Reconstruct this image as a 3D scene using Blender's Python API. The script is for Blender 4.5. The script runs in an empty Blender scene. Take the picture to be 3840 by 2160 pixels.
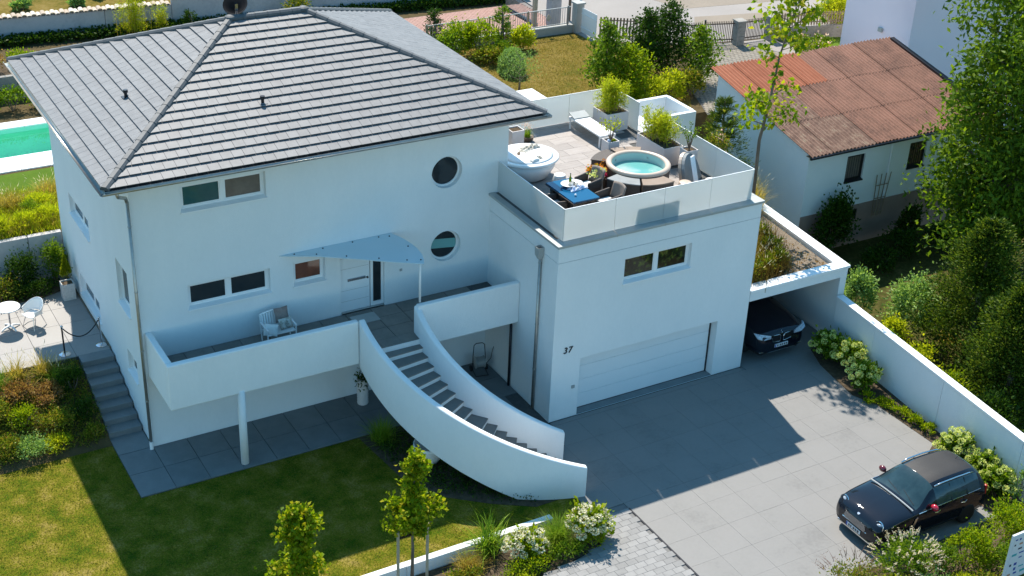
import bpy, bmesh, math, random
import numpy as np
from mathutils import Matrix, Vector

random.seed(7)
RNG = np.random.default_rng(11)
scene = bpy.context.scene
COL = scene.collection

# ------------------------------------------------------------------ camera
cam_data = bpy.data.cameras.new('camera')
cam = bpy.data.objects.new('camera', cam_data)
COL.objects.link(cam)
cam_data.sensor_width = 36.0
cam_data.lens = 5208.0631 / 3840.0 * 36.0
cam_data.clip_start = 0.5
cam_data.clip_end = 1500.0
rx, rz, roll = math.radians(61.69), math.radians(-31.094), math.radians(2.574)
cam.matrix_world = (Matrix.Translation((-8.072, -32.4104, 22.778)) @ Matrix.Rotation(rz, 4, 'Z')
                    @ Matrix.Rotation(rx, 4, 'X') @ Matrix.Rotation(roll, 4, 'Z'))
scene.camera = cam

# ------------------------------------------------------------------ light
SUN = Vector((0.155, 0.71, 1.0)).normalized()          # direction towards the sun
world = bpy.data.worlds.new('World')
scene.world = world
world.use_nodes = True
wn = world.node_tree
wn.nodes.clear()
sky = wn.nodes.new('ShaderNodeTexSky')
sky.sky_type = 'NISHITA'
sky.sun_disc = False
sky.sun_elevation = math.asin(SUN.z)
sky.sun_rotation = math.atan2(SUN.x, SUN.y)
sky.altitude = 500
sky.air_density = 1.0
sky.dust_density = 0.3
sky.ozone_density = 2.5
bg = wn.nodes.new('ShaderNodeBackground')
bg.inputs['Strength'].default_value = 0.15
wo = wn.nodes.new('ShaderNodeOutputWorld')
hs = wn.nodes.new('ShaderNodeHueSaturation')
hs.inputs['Hue'].default_value = 0.478
hs.inputs['Saturation'].default_value = 1.2
wn.links.new(sky.outputs[0], hs.inputs['Color'])
wn.links.new(hs.outputs[0], bg.inputs['Color'])
wn.links.new(bg.outputs[0], wo.inputs['Surface'])
sun_data = bpy.data.lights.new('sun', 'SUN')
sun_data.energy = 4.8
sun_data.angle = math.radians(0.53)
sun_data.color = (1.0, 0.93, 0.82)
sun = bpy.data.objects.new('sun', sun_data)
COL.objects.link(sun)
sun.rotation_euler = SUN.to_track_quat('Z', 'Y').to_euler()
scene.view_settings.view_transform = 'Standard'
scene.view_settings.look = 'None'
scene.view_settings.exposure = 0.74
scene.view_settings.gamma = 1.0
scene.view_settings.use_curve_mapping = False

# ------------------------------------------------------------------ materials
MATS = {}


def _nt(name):
    m = bpy.data.materials.new(name)
    m.use_nodes = True
    n = m.node_tree
    n.nodes.clear()
    out = n.nodes.new('ShaderNodeOutputMaterial')
    MATS[name] = m
    return m, n, out


def surf(name, stops, scale=4.0, rough=0.7, bump=0.0, bscale=40.0, metal=0.0, spec=0.4,
         detail=5.0, vec='pos', stretch=None, fine=0.0, coat=0.0, trans=0.0, lo=0.3, hi=0.7, rand=0.0, isl=0.0):
    """principled surface whose colour wanders between stops with noise in world space"""
    m, n, out = _nt(name)
    p = n.nodes.new('ShaderNodeBsdfPrincipled')
    p.inputs['Roughness'].default_value = rough
    p.inputs['Metallic'].default_value = metal
    p.inputs['Specular IOR Level'].default_value = spec
    p.inputs['Coat Weight'].default_value = coat
    if coat:
        p.inputs['Coat Roughness'].default_value = 0.03
    n.links.new(p.outputs[0], out.inputs[0])
    if vec == 'pos':
        g = n.nodes.new('ShaderNodeNewGeometry')
        src = g.outputs['Position']
    else:
        g = n.nodes.new('ShaderNodeTexCoord')
        src = g.outputs['Object']
    if stretch:
        mp = n.nodes.new('ShaderNodeMapping')
        mp.inputs['Scale'].default_value = stretch
        n.links.new(src, mp.inputs[0])
        src = mp.outputs[0]
    if len(stops) == 1:
        p.inputs['Base Color'].default_value = (*stops[0], 1)
    else:
        t = n.nodes.new('ShaderNodeTexNoise')
        t.inputs['Scale'].default_value = scale
        t.inputs['Detail'].default_value = detail
        t.inputs['Roughness'].default_value = 0.6
        n.links.new(src, t.inputs['Vector'])
        fac = t.outputs['Fac']
        if fine:
            t2 = n.nodes.new('ShaderNodeTexNoise')
            t2.inputs['Scale'].default_value = scale * 14
            t2.inputs['Detail'].default_value = 4
            n.links.new(src, t2.inputs['Vector'])
            mx = n.nodes.new('ShaderNodeMix')
            mx.inputs[0].default_value = fine
            n.links.new(fac, mx.inputs[2])
            n.links.new(t2.outputs['Fac'], mx.inputs[3])
            fac = mx.outputs[0]
        if rand or isl:
            oi = n.nodes.new('ShaderNodeObjectInfo' if rand else 'ShaderNodeNewGeometry')
            ma = n.nodes.new('ShaderNodeMath')
            ma.operation = 'MULTIPLY_ADD'
            ma.inputs[1].default_value = rand or isl
            ma.inputs[2].default_value = -(rand or isl) / 2
            n.links.new(oi.outputs['Random' if rand else 'Random Per Island'], ma.inputs[0])
            ad = n.nodes.new('ShaderNodeMath')
            n.links.new(fac, ad.inputs[0])
            n.links.new(ma.outputs[0], ad.inputs[1])
            fac = ad.outputs[0]
        r = n.nodes.new('ShaderNodeValToRGB')
        e = r.color_ramp.elements
        for i, c in enumerate(stops):
            pos = lo + (hi - lo) * i / (len(stops) - 1)
            if i < 2:
                e[i].position = pos
                e[i].color = (*c, 1)
            else:
                q = e.new(pos)
                q.color = (*c, 1)
        n.links.new(fac, r.inputs[0])
        n.links.new(r.outputs[0], p.inputs['Base Color'])
    if bump:
        b = n.nodes.new('ShaderNodeBump')
        b.inputs['Strength'].default_value = bump
        b.inputs['Distance'].default_value = 0.02
        t3 = n.nodes.new('ShaderNodeTexNoise')
        t3.inputs['Scale'].default_value = bscale
        t3.inputs['Detail'].default_value = 4
        n.links.new(src, t3.inputs['Vector'])
        n.links.new(t3.outputs['Fac'], b.inputs['Height'])
        n.links.new(b.outputs[0], p.inputs['Normal'])
    return m


def leafm(name, cols, trans=0.4, rough=0.5, tint=(1.0, 1.0, 0.6)):
    """leaf: every leaf (mesh island) its own shade, some light shining through"""
    m, n, out = _nt(name)
    g = n.nodes.new('ShaderNodeNewGeometry')
    r = n.nodes.new('ShaderNodeValToRGB')
    e = r.color_ramp.elements
    for i, c in enumerate(cols):
        pos = i / max(1, len(cols) - 1)
        if i < 2:
            e[i].position = pos
            e[i].color = (*c, 1)
        else:
            q = e.new(pos)
            q.color = (*c, 1)
    n.links.new(g.outputs['Random Per Island'], r.inputs[0])
    p = n.nodes.new('ShaderNodeBsdfPrincipled')
    p.inputs['Roughness'].default_value = rough
    p.inputs['Specular IOR Level'].default_value = 0.12
    n.links.new(r.outputs[0], p.inputs['Base Color'])
    t = n.nodes.new('ShaderNodeBsdfTranslucent')
    mm = n.nodes.new('ShaderNodeMix')
    mm.data_type = 'RGBA'
    mm.blend_type = 'MULTIPLY'
    mm.inputs[0].default_value = 1.0
    mm.inputs[7].default_value = (tint[0] * 1.6, tint[1] * 1.6, tint[2] * 1.2, 1)
    n.links.new(r.outputs[0], mm.inputs[6])
    n.links.new(mm.outputs[2], t.inputs[0])
    mx = n.nodes.new('ShaderNodeMixShader')
    mx.inputs[0].default_value = trans
    n.links.new(p.outputs[0], mx.inputs[1])
    n.links.new(t.outputs[0], mx.inputs[2])
    n.links.new(mx.outputs[0], out.inputs[0])
    return m


def frosted(name):
    m, n, out = _nt(name)
    d = n.nodes.new('ShaderNodeBsdfDiffuse')
    d.inputs[0].default_value = (0.80, 0.84, 0.84, 1)
    t = n.nodes.new('ShaderNodeBsdfTranslucent')
    t.inputs[0].default_value = (0.93, 0.95, 0.94, 1)
    mx = n.nodes.new('ShaderNodeMixShader')
    mx.inputs[0].default_value = 0.60
    g = n.nodes.new('ShaderNodeBsdfGlossy')
    g.inputs['Roughness'].default_value = 0.04
    fr = n.nodes.new('ShaderNodeFresnel')
    fr.inputs[0].default_value = 1.4
    m2 = n.nodes.new('ShaderNodeMixShader')
    n.links.new(d.outputs[0], mx.inputs[1])
    n.links.new(t.outputs[0], mx.inputs[2])
    n.links.new(fr.outputs[0], m2.inputs[0])
    n.links.new(mx.outputs[0], m2.inputs[1])
    n.links.new(g.outputs[0], m2.inputs[2])
    n.links.new(m2.outputs[0], out.inputs[0])
    return m


def water(name, col, bump=0.15, scale=6.0, cloud=None):
    m, n, out = _nt(name)
    t = n.nodes.new('ShaderNodeBsdfTransparent')
    t.inputs[0].default_value = (*col, 1)
    g = n.nodes.new('ShaderNodeBsdfGlossy')
    g.inputs['Roughness'].default_value = 0.03
    fr = n.nodes.new('ShaderNodeFresnel')
    fr.inputs[0].default_value = 1.33
    b = n.nodes.new('ShaderNodeBump')
    b.inputs['Strength'].default_value = bump
    b.inputs['Distance'].default_value = 0.03
    tx = n.nodes.new('ShaderNodeTexNoise')
    tx.inputs['Scale'].default_value = scale
    n.links.new(tx.outputs['Fac'], b.inputs['Height'])
    n.links.new(b.outputs[0], g.inputs['Normal'])
    n.links.new(b.outputs[0], fr.inputs['Normal'])
    body = t
    if cloud:                                   # bubbly water scatters light itself
        d = n.nodes.new('ShaderNodeBsdfDiffuse')
        cr = n.nodes.new('ShaderNodeValToRGB')
        e = cr.color_ramp.elements
        e[0].position, e[0].color = 0.42, (*cloud[0], 1)
        e[1].position, e[1].color = 0.72, (*cloud[1], 1)
        t4 = n.nodes.new('ShaderNodeTexNoise')
        t4.inputs['Scale'].default_value = 2.2
        t4.inputs['Detail'].default_value = 5
        n.links.new(t4.outputs['Fac'], cr.inputs[0])
        n.links.new(cr.outputs[0], d.inputs[0])
        body = n.nodes.new('ShaderNodeMixShader')
        body.inputs[0].default_value = 0.72
        n.links.new(t.outputs[0], body.inputs[1])
        n.links.new(d.outputs[0], body.inputs[2])
    mx = n.nodes.new('ShaderNodeMixShader')
    n.links.new(fr.outputs[0], mx.inputs[0])
    n.links.new(body.outputs[0], mx.inputs[1])
    n.links.new(g.outputs[0], mx.inputs[2])
    n.links.new(mx.outputs[0], out.inputs[0])
    return m


surf('plaster', [(0.73, 0.75, 0.755), (0.80, 0.81, 0.81)], 0.9, 0.85, 0.4, 70, spec=0.2, stretch=(1, 1, 0.45), fine=0.3)
surf('plaster_old', [(0.70, 0.73, 0.74), (0.78, 0.79, 0.79)], 0.6, 0.9, 0.3, 90, spec=0.2)
surf('plaster_pale', [(0.86, 0.72, 0.78), (0.90, 0.76, 0.81)], 0.3, 0.9, 0.15, 60, spec=0.2)  # white wall, pink light bounced off the red roof put into its colour
surf('plinth', [(0.24, 0.17, 0.14), (0.31, 0.22, 0.18)], 1.2, 0.9, 0.3, 60)
surf('concrete', [(0.33, 0.33, 0.31), (0.45, 0.44, 0.41)], 1.3, 0.85, 0.2, 50, fine=0.3)
surf('concrete_old', [(0.17, 0.155, 0.13), (0.30, 0.28, 0.25), (0.36, 0.34, 0.31)], 0.9, 0.9, 0.3, 30, fine=0.4)
surf('wall_grey', [(0.34, 0.33, 0.34), (0.46, 0.44, 0.44), (0.50, 0.48, 0.48)], 0.6, 0.9, 0.3, 30, fine=0.35)
surf('slab', [(0.165, 0.160, 0.154), (0.195, 0.189, 0.181), (0.205, 0.198, 0.190), (0.209, 0.202, 0.194)], 0.8, 0.62, 0.06, 60, fine=0.3, rand=0.10, spec=0.35)
surf('patio_slab', [(0.26, 0.245, 0.235), (0.31, 0.295, 0.28)], 1.2, 0.65, 0.08, 60, fine=0.3, rand=0.15)
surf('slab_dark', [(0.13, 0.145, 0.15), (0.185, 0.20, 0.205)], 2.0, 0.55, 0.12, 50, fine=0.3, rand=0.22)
surf('tile_floor', [(0.15, 0.14, 0.125), (0.23, 0.215, 0.195)], 3.0, 0.6, 0.1, 50, fine=0.35, rand=0.2)
surf('tread', [(0.15, 0.145, 0.135), (0.205, 0.195, 0.18)], 3.0, 0.7, 0.15, 60, fine=0.3)
surf('joint', [(0.07, 0.07, 0.068), (0.11, 0.105, 0.10)], 5, 0.95)
surf('joint_drive', [(0.16, 0.155, 0.15), (0.18, 0.175, 0.17)], 5, 0.95)
surf('cobble', [(0.20, 0.195, 0.19), (0.27, 0.262, 0.255)], 3, 0.75, 0.15, 60, fine=0.3, rand=0.35)
surf('deck', [(0.26, 0.232, 0.215), (0.36, 0.322, 0.30)], 2.5, 0.7, 0.1, 60, fine=0.3, rand=0.3, stretch=(1, 4, 4))
surf('roof_tile', [(0.135, 0.136, 0.142), (0.18, 0.181, 0.186)], 4.0, 0.58, 0.05, 80, spec=0.38, rand=0.16)
surf('roof_tile_far', [(0.135, 0.136, 0.142), (0.18, 0.181, 0.186)], 4.0, 0.58, 0.05, 80, spec=0.38, isl=0.16)
surf('roof_dark', [(0.025, 0.027, 0.032)], rough=0.8)
surf('ridge', [(0.075, 0.08, 0.085), (0.11, 0.115, 0.12)], 5.0, 0.62, spec=0.4)
surf('zinc', [(0.33, 0.32, 0.30), (0.46, 0.44, 0.41)], 8.0, 0.35, metal=0.7, fine=0.3)
surf('coping', [(0.36, 0.37, 0.36), (0.43, 0.44, 0.43)], 2.0, 0.45, metal=0.2)
surf('dark_metal', [(0.03, 0.03, 0.035)], rough=0.35, metal=0.5)
surf('black', [(0.012, 0.012, 0.014)], rough=0.4)
surf('steel', [(0.6, 0.6, 0.62)], rough=0.18, metal=1.0)
surf('white', [(0.80, 0.80, 0.80)], rough=0.4)
surf('white_gloss', [(0.82, 0.81, 0.79)], rough=0.25, spec=0.5)
surf('door_white', [(0.72, 0.75, 0.77), (0.76, 0.785, 0.80)], 0.7, 0.45, spec=0.4)
surf('pane', [(0.012, 0.018, 0.022), (0.03, 0.032, 0.034)], 1.5, 0.04, spec=0.6)
surf('pane_teal', [(0.02, 0.085, 0.10), (0.035, 0.11, 0.12)], 3.0, 0.05, spec=0.6)
surf('pane_tan', [(0.13, 0.11, 0.10), (0.18, 0.155, 0.14)], 3.0, 0.05, spec=0.6)  # tan reflection of the upper front window put into the pane colour
surf('pane_red', [(0.06, 0.03, 0.02), (0.22, 0.07, 0.04)], 1.2, 0.05, spec=0.6)
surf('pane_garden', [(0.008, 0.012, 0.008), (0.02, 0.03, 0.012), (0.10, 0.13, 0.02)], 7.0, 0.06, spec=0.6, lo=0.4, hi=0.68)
surf('blind', [(0.16, 0.37, 0.36)], rough=0.6)
surf('canopy_glass', [(0.50, 0.62, 0.66), (0.55, 0.66, 0.70)], 0.7, 0.12, spec=0.6)
surf('soil', [(0.06, 0.045, 0.03), (0.12, 0.09, 0.06)], 6, 0.95, 0.6, 30, spec=0.05)
surf('soil_dry', [(0.06, 0.045, 0.022), (0.12, 0.09, 0.045)], 4, 0.95, 0.6, 30, fine=0.4, spec=0.05)
surf('gravel', [(0.10, 0.075, 0.05), (0.20, 0.16, 0.12), (0.30, 0.25, 0.20)], 14, 0.95, 0.8, 60, fine=0.5, spec=0.05)
surf('lawn', [(0.036, 0.076, 0.004), (0.092, 0.108, 0.006), (0.165, 0.142, 0.015), (0.25, 0.19, 0.05)], 1.5, 0.95, 0.9, 60, fine=0.40, lo=0.38, hi=0.62, spec=0.05)
surf('lawn_dry', [(0.07, 0.075, 0.008), (0.15, 0.11, 0.022), (0.21, 0.15, 0.045)], 0.7, 0.95, 0.9, 40, fine=0.45, lo=0.34, hi=0.62, spec=0.05)
surf('lawn_green', [(0.06, 0.115, 0.012), (0.10, 0.16, 0.02)], 1.2, 0.95, 0.9, 60, fine=0.4, spec=0.05)
surf('ground', [(0.03, 0.035, 0.008), (0.055, 0.055, 0.014), (0.14, 0.105, 0.04)], 0.5, 0.95, 0.8, 20, fine=0.4, spec=0.05)
surf('street', [(0.25, 0.225, 0.205), (0.29, 0.262, 0.24)], 0.5, 0.9, 0.1, 40, fine=0.25)
surf('street_patch', [(0.20, 0.165, 0.125), (0.25, 0.205, 0.16)], 0.7, 0.9, 0.2, 40, fine=0.3)
surf('red_paver', [(0.27, 0.13, 0.10), (0.38, 0.23, 0.19)], 5, 0.85, 0.2, 50, fine=0.3, rand=0.4)
surf('yard_paver', [(0.19, 0.165, 0.13), (0.27, 0.24, 0.20)], 3, 0.85, 0.2, 50, fine=0.3, rand=0.3)
surf('corr_orange', [(0.30, 0.095, 0.045), (0.38, 0.135, 0.07)], 2.5, 0.85, 0.1, 60, fine=0.3, rand=0.3)
surf('corr_old', [(0.12, 0.062, 0.045), (0.25, 0.125, 0.085), (0.33, 0.165, 0.115)], 1.1, 0.9, 0.2, 60, fine=0.45, rand=0.10)
surf('corr_moss', [(0.07, 0.05, 0.038), (0.17, 0.095, 0.068), (0.24, 0.14, 0.10), (0.36, 0.31, 0.21)], 3.2, 0.9, 0.3, 60, fine=0.5, lo=0.34, hi=0.66)
surf('wicker', [(0.055, 0.042, 0.036), (0.10, 0.078, 0.066)], 60, 0.6, 0.5, 150)
surf('wicker_light', [(0.20, 0.16, 0.135), (0.27, 0.22, 0.19)], 60, 0.6, 0.4, 150)
surf('cushion_tan', [(0.25, 0.185, 0.14), (0.29, 0.22, 0.17)], 4, 0.8, 0.1, 120)
surf('cushion_grey', [(0.20, 0.21, 0.21), (0.26, 0.27, 0.27)], 4, 0.7, 0.1, 120)
surf('cushion_white', [(0.72, 0.71, 0.68), (0.78, 0.77, 0.75)], 4, 0.85, 0.3, 60)
surf('cushion_brown', [(0.20, 0.155, 0.14), (0.30, 0.24, 0.22)], 7, 0.95, 0.6, 60)
surf('cream', [(0.52, 0.40, 0.31), (0.56, 0.44, 0.35)], 2, 0.35, spec=0.5)
surf('liner', [(0.38, 0.66, 0.62), (0.44, 0.72, 0.68)], 2, 0.4)
surf('pool_liner', [(0.22, 0.70, 0.52), (0.30, 0.78, 0.62)], 0.5, 0.5)
surf('sky_reflect_glass', [(0.003, 0.075, 0.17)], rough=0.12, spec=0.6)  # dark glass with the sky's blue reflection put into its base colour
surf('cloth_grey', [(0.10, 0.10, 0.09), (0.45, 0.42, 0.36), (0.7, 0.7, 0.68)], 9, 0.9, 0.3, 60)
surf('cloth_blue', [(0.25, 0.33, 0.55), (0.70, 0.74, 0.80)], 7, 0.9, 0.2, 60)
surf('pot', [(0.62, 0.57, 0.55), (0.68, 0.63, 0.61)], 2, 0.6)
surf('pot_stone', [(0.45, 0.44, 0.42), (0.62, 0.60, 0.58)], 20, 0.9, 0.4, 80)
surf('wood', [(0.20, 0.14, 0.09), (0.32, 0.24, 0.16)], 6, 0.8, 0.2, 40, stretch=(1, 1, 0.15))
surf('wood_pale', [(0.36, 0.29, 0.20), (0.46, 0.38, 0.28)], 6, 0.8, 0.2, 40)
surf('bark', [(0.10, 0.075, 0.055), (0.22, 0.17, 0.13)], 9, 0.95, 0.6, 30, stretch=(1, 1, 0.25))
surf('car_black', [(0.006, 0.008, 0.014)], rough=0.7, coat=1.0, spec=0.0)
surf('car_roof', [(0.022, 0.020, 0.020), (0.032, 0.029, 0.028)], 30, rough=0.55, spec=0.35)
surf('car_glass', [(0.012, 0.028, 0.034), (0.03, 0.06, 0.068)], 2.5, rough=0.02, spec=0.7)
surf('chrome', [(0.75, 0.76, 0.78)], rough=0.1, metal=1.0)
surf('red_gloss', [(0.42, 0.012, 0.03)], rough=0.15, coat=1.0)
surf('red_dark', [(0.12, 0.012, 0.02)], rough=0.2, coat=1.0)
surf('tail_red', [(0.5, 0.02, 0.015)], rough=0.15)
surf('lamp_glass', [(0.55, 0.62, 0.68), (0.20, 0.24, 0.30)], 18, 0.06, spec=0.8)
surf('rubber', [(0.015, 0.015, 0.016)], rough=0.75)
surf('plate', [(0.72, 0.73, 0.74)], rough=0.4)
surf('plate_mark', [(0.03, 0.03, 0.035)], rough=0.5)
surf('plate_blue', [(0.02, 0.06, 0.35)], rough=0.4)
surf('bronze', [(0.10, 0.075, 0.06)], rough=0.5, metal=0.3)
surf('orange_paint', [(0.45, 0.10, 0.03)], rough=0.6)
surf('sign_white', [(0.66, 0.67, 0.68)], rough=0.35)
surf('sign_blue', [(0.03, 0.07, 0.30)], rough=0.5)
surf('sign_teal', [(0.05, 0.35, 0.36)], rough=0.5)
surf('sign_dark', [(0.04, 0.045, 0.06)], rough=0.5)
surf('sign_tan', [(0.45, 0.22, 0.12)], rough=0.5)
surf('clay', [(0.42, 0.33, 0.25), (0.60, 0.52, 0.43)], 6, 0.9, 0.2, 40, rand=0.7)
surf('stone_red', [(0.36, 0.14, 0.09), (0.46, 0.22, 0.15)], 6, 0.9, 0.2, 40)
surf('liner_top', [(0.42, 0.50, 0.47), (0.48, 0.56, 0.53)], 2, 0.4)
frosted('frosted')
water('hot_water', (0.80, 0.98, 0.97), 0.3, 6.0, ((0.16, 0.46, 0.43), (0.55, 0.68, 0.66)))
water('pool_water', (0.84, 0.99, 0.95), 0.12, 3.0)
leafm('leaf_tree', [(0.0862, 0.1526, 0.005), (0.1725, 0.2604, 0.0067), (0.276, 0.3322, 0.0084), (0.3795, 0.3233, 0.021)], 0.42)
leafm('leaf_walnut', [(0.049, 0.0988, 0.0084), (0.098, 0.1706, 0.0118), (0.1666, 0.2424, 0.0151)], 0.4)
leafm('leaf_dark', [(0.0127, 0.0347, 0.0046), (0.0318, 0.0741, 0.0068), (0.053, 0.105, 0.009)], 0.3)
leafm('leaf_mid', [(0.054, 0.1077, 0.0084), (0.1172, 0.1975, 0.0126), (0.1984, 0.2784, 0.0168)], 0.4)
leafm('leaf_bright', [(0.1054, 0.1845, 0.005), (0.1932, 0.2723, 0.0067), (0.3161, 0.3425, 0.0101)], 0.45)
leafm('leaf_yellow', [(0.2038, 0.2538, 0.0101), (0.345, 0.3904, 0.0151), (0.5331, 0.527, 0.0252)], 0.45)
leafm('leaf_blue', [(0.1098, 0.1952, 0.0462), (0.2038, 0.3318, 0.0924), (0.3763, 0.5075, 0.1596)], 0.3)
leafm('leaf_conifer', [(0.022, 0.05, 0.006), (0.06, 0.105, 0.010), (0.15, 0.19, 0.02)], 0.3)
leafm('leaf_gold', [(0.14, 0.17, 0.006), (0.24, 0.26, 0.008)], 0.35)
leafm('leaf_brown', [(0.192, 0.096, 0.036), (0.32, 0.176, 0.06), (0.448, 0.288, 0.096)], 0.3)
leafm('leaf_mix', [(0.0446, 0.083, 0.0091), (0.1191, 0.1825, 0.0113), (0.2384, 0.2489, 0.0227), (0.3277, 0.2157, 0.0378)], 0.35)
leafm('blade_green', [(0.0784, 0.1757, 0.0101), (0.1725, 0.2928, 0.0168), (0.3136, 0.3904, 0.042)], 0.35)
leafm('blade_gold', [(0.224, 0.192, 0.036), (0.416, 0.32, 0.06), (0.608, 0.448, 0.12)], 0.35)
leafm('blade_brown', [(0.0672, 0.0396, 0.0144), (0.144, 0.0836, 0.0216), (0.192, 0.1496, 0.0288)], 0.3)
leafm('blade_lawn', [(0.045, 0.09, 0.004), (0.11, 0.125, 0.007), (0.18, 0.15, 0.018), (0.24, 0.18, 0.045)], 0.1)
leafm('flower_white', [(0.68, 0.64, 0.42), (0.82, 0.77, 0.60)], 0.2, tint=(1, 1, 1))
leafm('flower_lime', [(0.58, 0.62, 0.14), (0.74, 0.76, 0.32)], 0.2, tint=(1, 1, 1))
leafm('flower_orange', [(0.65, 0.20, 0.01), (0.75, 0.36, 0.02), (0.5, 0.06, 0.02)], 0.3, tint=(1, 1, 1))
leafm('flower_pink', [(0.65, 0.04, 0.18), (0.75, 0.10, 0.28)], 0.3, tint=(1, 1, 1))
leafm('flower_rose', [(0.75, 0.45, 0.38), (0.78, 0.62, 0.55)], 0.3, tint=(1, 1, 1))
leafm('plume', [(0.48, 0.40, 0.28), (0.66, 0.58, 0.45)], 0.35, tint=(1, 1, 1))
leafm('spike', [(0.10, 0.055, 0.04), (0.18, 0.10, 0.07)], 0.2, tint=(1, 1, 1))

# ------------------------------------------------------------------ mesh helpers


class MB:
    def __init__(s):
        s.v = []
        s.f = []

    def add(s, vs, fs):
        o = len(s.v)
        s.v += [tuple(float(c) for c in v) for v in vs]
        s.f += [tuple(i + o for i in f) for f in fs]
        return s

    def box(s, x0, y0, z0, x1, y1, z1):
        return s.add([(x0, y0, z0), (x1, y0, z0), (x1, y1, z0), (x0, y1, z0),
                      (x0, y0, z1), (x1, y0, z1), (x1, y1, z1), (x0, y1, z1)],
                     [(0, 3, 2, 1), (4, 5, 6, 7), (0, 1, 5, 4), (1, 2, 6, 5), (2, 3, 7, 6), (3, 0, 4, 7)])

    def obox(s, p, a, b, c):
        p, a, b, c = (np.array(q, float) for q in (p, a, b, c))
        vs = [p, p + a, p + a + b, p + b, p + c, p + a + c, p + a + b + c, p + b + c]
        return s.add(vs, [(0, 3, 2, 1), (4, 5, 6, 7), (0, 1, 5, 4), (1, 2, 6, 5), (2, 3, 7, 6), (3, 0, 4, 7)])

    def prism(s, poly, z0, z1):
        n = len(poly)
        zz0 = z0 if hasattr(z0, '__len__') else [z0] * n
        zz1 = z1 if hasattr(z1, '__len__') else [z1] * n
        vs = [(p[0], p[1], zz0[i]) for i, p in enumerate(poly)] + [(p[0], p[1], zz1[i]) for i, p in enumerate(poly)]
        fs = [tuple(range(n))[::-1], tuple(range(n, 2 * n))]
        fs += [(i, (i + 1) % n, n + (i + 1) % n, n + i) for i in range(n)]
        return s.add(vs, fs)

    def tube(s, pts, r, n=8, caps=True):
        pts = [np.array(p, float) for p in pts]
        rs = r if hasattr(r, '__len__') else [r] * len(pts)
        vs, fs = [], []
        prev = None
        for i, p in enumerate(pts):
            d = pts[min(i + 1, len(pts) - 1)] - pts[max(i - 1, 0)]
            d = d / (np.linalg.norm(d) + 1e-9)
            if prev is None:
                a = np.array([1.0, 0, 0]) if abs(d[0]) < 0.8 else np.array([0, 1.0, 0])
            else:
                a = prev
            a = a - d * np.dot(a, d)
            a = a / (np.linalg.norm(a) + 1e-9)
            prev = a
            b = np.cross(d, a)
            for k in range(n):
                t = 2 * math.pi * k / n
                vs.append(p + rs[i] * (math.cos(t) * a + math.sin(t) * b))
        for i in range(len(pts) - 1):
            for k in range(n):
                fs.append((i * n + k, i * n + (k + 1) % n, (i + 1) * n + (k + 1) % n, (i + 1) * n + k))
        if caps:
            fs.append(tuple(range(n))[::-1])
            fs.append(tuple(range((len(pts) - 1) * n, len(pts) * n)))
        return s.add(vs, fs)

    def lathe(s, prof, c=(0, 0, 0), n=24, sx=1.0, sy=1.0):
        vs, fs = [], []
        for r, z in prof:
            for k in range(n):
                t = 2 * math.pi * k / n
                vs.append((c[0] + r * sx * math.cos(t), c[1] + r * sy * math.sin(t), c[2] + z))
        for i in range(len(prof) - 1):
            for k in range(n):
                fs.append((i * n + k, i * n + (k + 1) % n, (i + 1) * n + (k + 1) % n, (i + 1) * n + k))
        if prof[0][0] > 1e-4:
            fs.append(tuple(range(n))[::-1])
        if prof[-1][0] > 1e-4:
            fs.append(tuple(range((len(prof) - 1) * n, len(prof) * n)))
        return s.add(vs, fs)

    def ball(s, c, r, n=10, m=6, sz=1.0):
        return s.lathe([(max(1e-5, r * math.sin(math.pi * i / m)), -r * sz * math.cos(math.pi * i / m)) for i in range(m + 1)], c, n)

    def quad(s, a, b, c, d):
        return s.add([a, b, c, d], [(0, 1, 2, 3)])

    def grid(s, fn, nu, nv):
        vs = [fn(i / nu, j / nv) for j in range(nv + 1) for i in range(nu + 1)]
        fs = [(j * (nu + 1) + i, j * (nu + 1) + i + 1, (j + 1) * (nu + 1) + i + 1, (j + 1) * (nu + 1) + i)
              for j in range(nv) for i in range(nu)]
        return s.add(vs, fs)

    def mesh(s, name, mat=None, smooth=False):
        me = bpy.data.meshes.new(name)
        me.from_pydata(s.v, [], s.f)
        if mat:
            me.materials.append(MATS[mat])
        if smooth:
            me.polygons.foreach_set('use_smooth', [True] * len(me.polygons))
        me.update()
        return me

    def build(s, name, mat, parent=None, smooth=False, bevel=0.0, loc=None, rz=0.0, seg=2, solid=0.0, sub=0):
        o = bpy.data.objects.new(name, s.mesh(name, mat, smooth))
        COL.objects.link(o)
        if parent:
            o.parent = parent
        if loc is not None:
            o.location = loc
        o.rotation_euler.z = rz
        if solid:
            md = o.modifiers.new('solid', 'SOLIDIFY')
            md.thickness = solid
        if sub:
            md = o.modifiers.new('sub', 'SUBSURF')
            md.levels = md.render_levels = sub
        if bevel:
            md = o.modifiers.new('bevel', 'BEVEL')
            md.width = bevel
            md.segments = seg
            md.limit_method = 'ANGLE'
            md.angle_limit = math.radians(40)
        return o


def B(*a):
    return MB().box(*a)


def tag(o, label, cat, group=None):
    o['label'] = label
    o['category'] = cat
    if group:
        o['group'] = group
    return o


def struct(o, label=None):
    o['kind'] = 'structure'
    if label:
        o['label'] = label
    return o


def thing(name, label, cat, loc=(0, 0, 0), rz=0.0, group=None):
    o = bpy.data.objects.new(name, None)
    COL.objects.link(o)
    o.location = loc
    o.rotation_euler.z = rz
    o.empty_display_size = 0.2
    return tag(o, label, cat, group)


def inst(name, me, parent, loc, rz=0.0, scale=None):
    o = bpy.data.objects.new(name, me)
    COL.objects.link(o)
    o.parent = parent
    o.location = loc
    o.rotation_euler.z = rz
    if scale is not None:
        o.scale = (scale, scale, scale) if not hasattr(scale, '__len__') else scale
    return o


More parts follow.
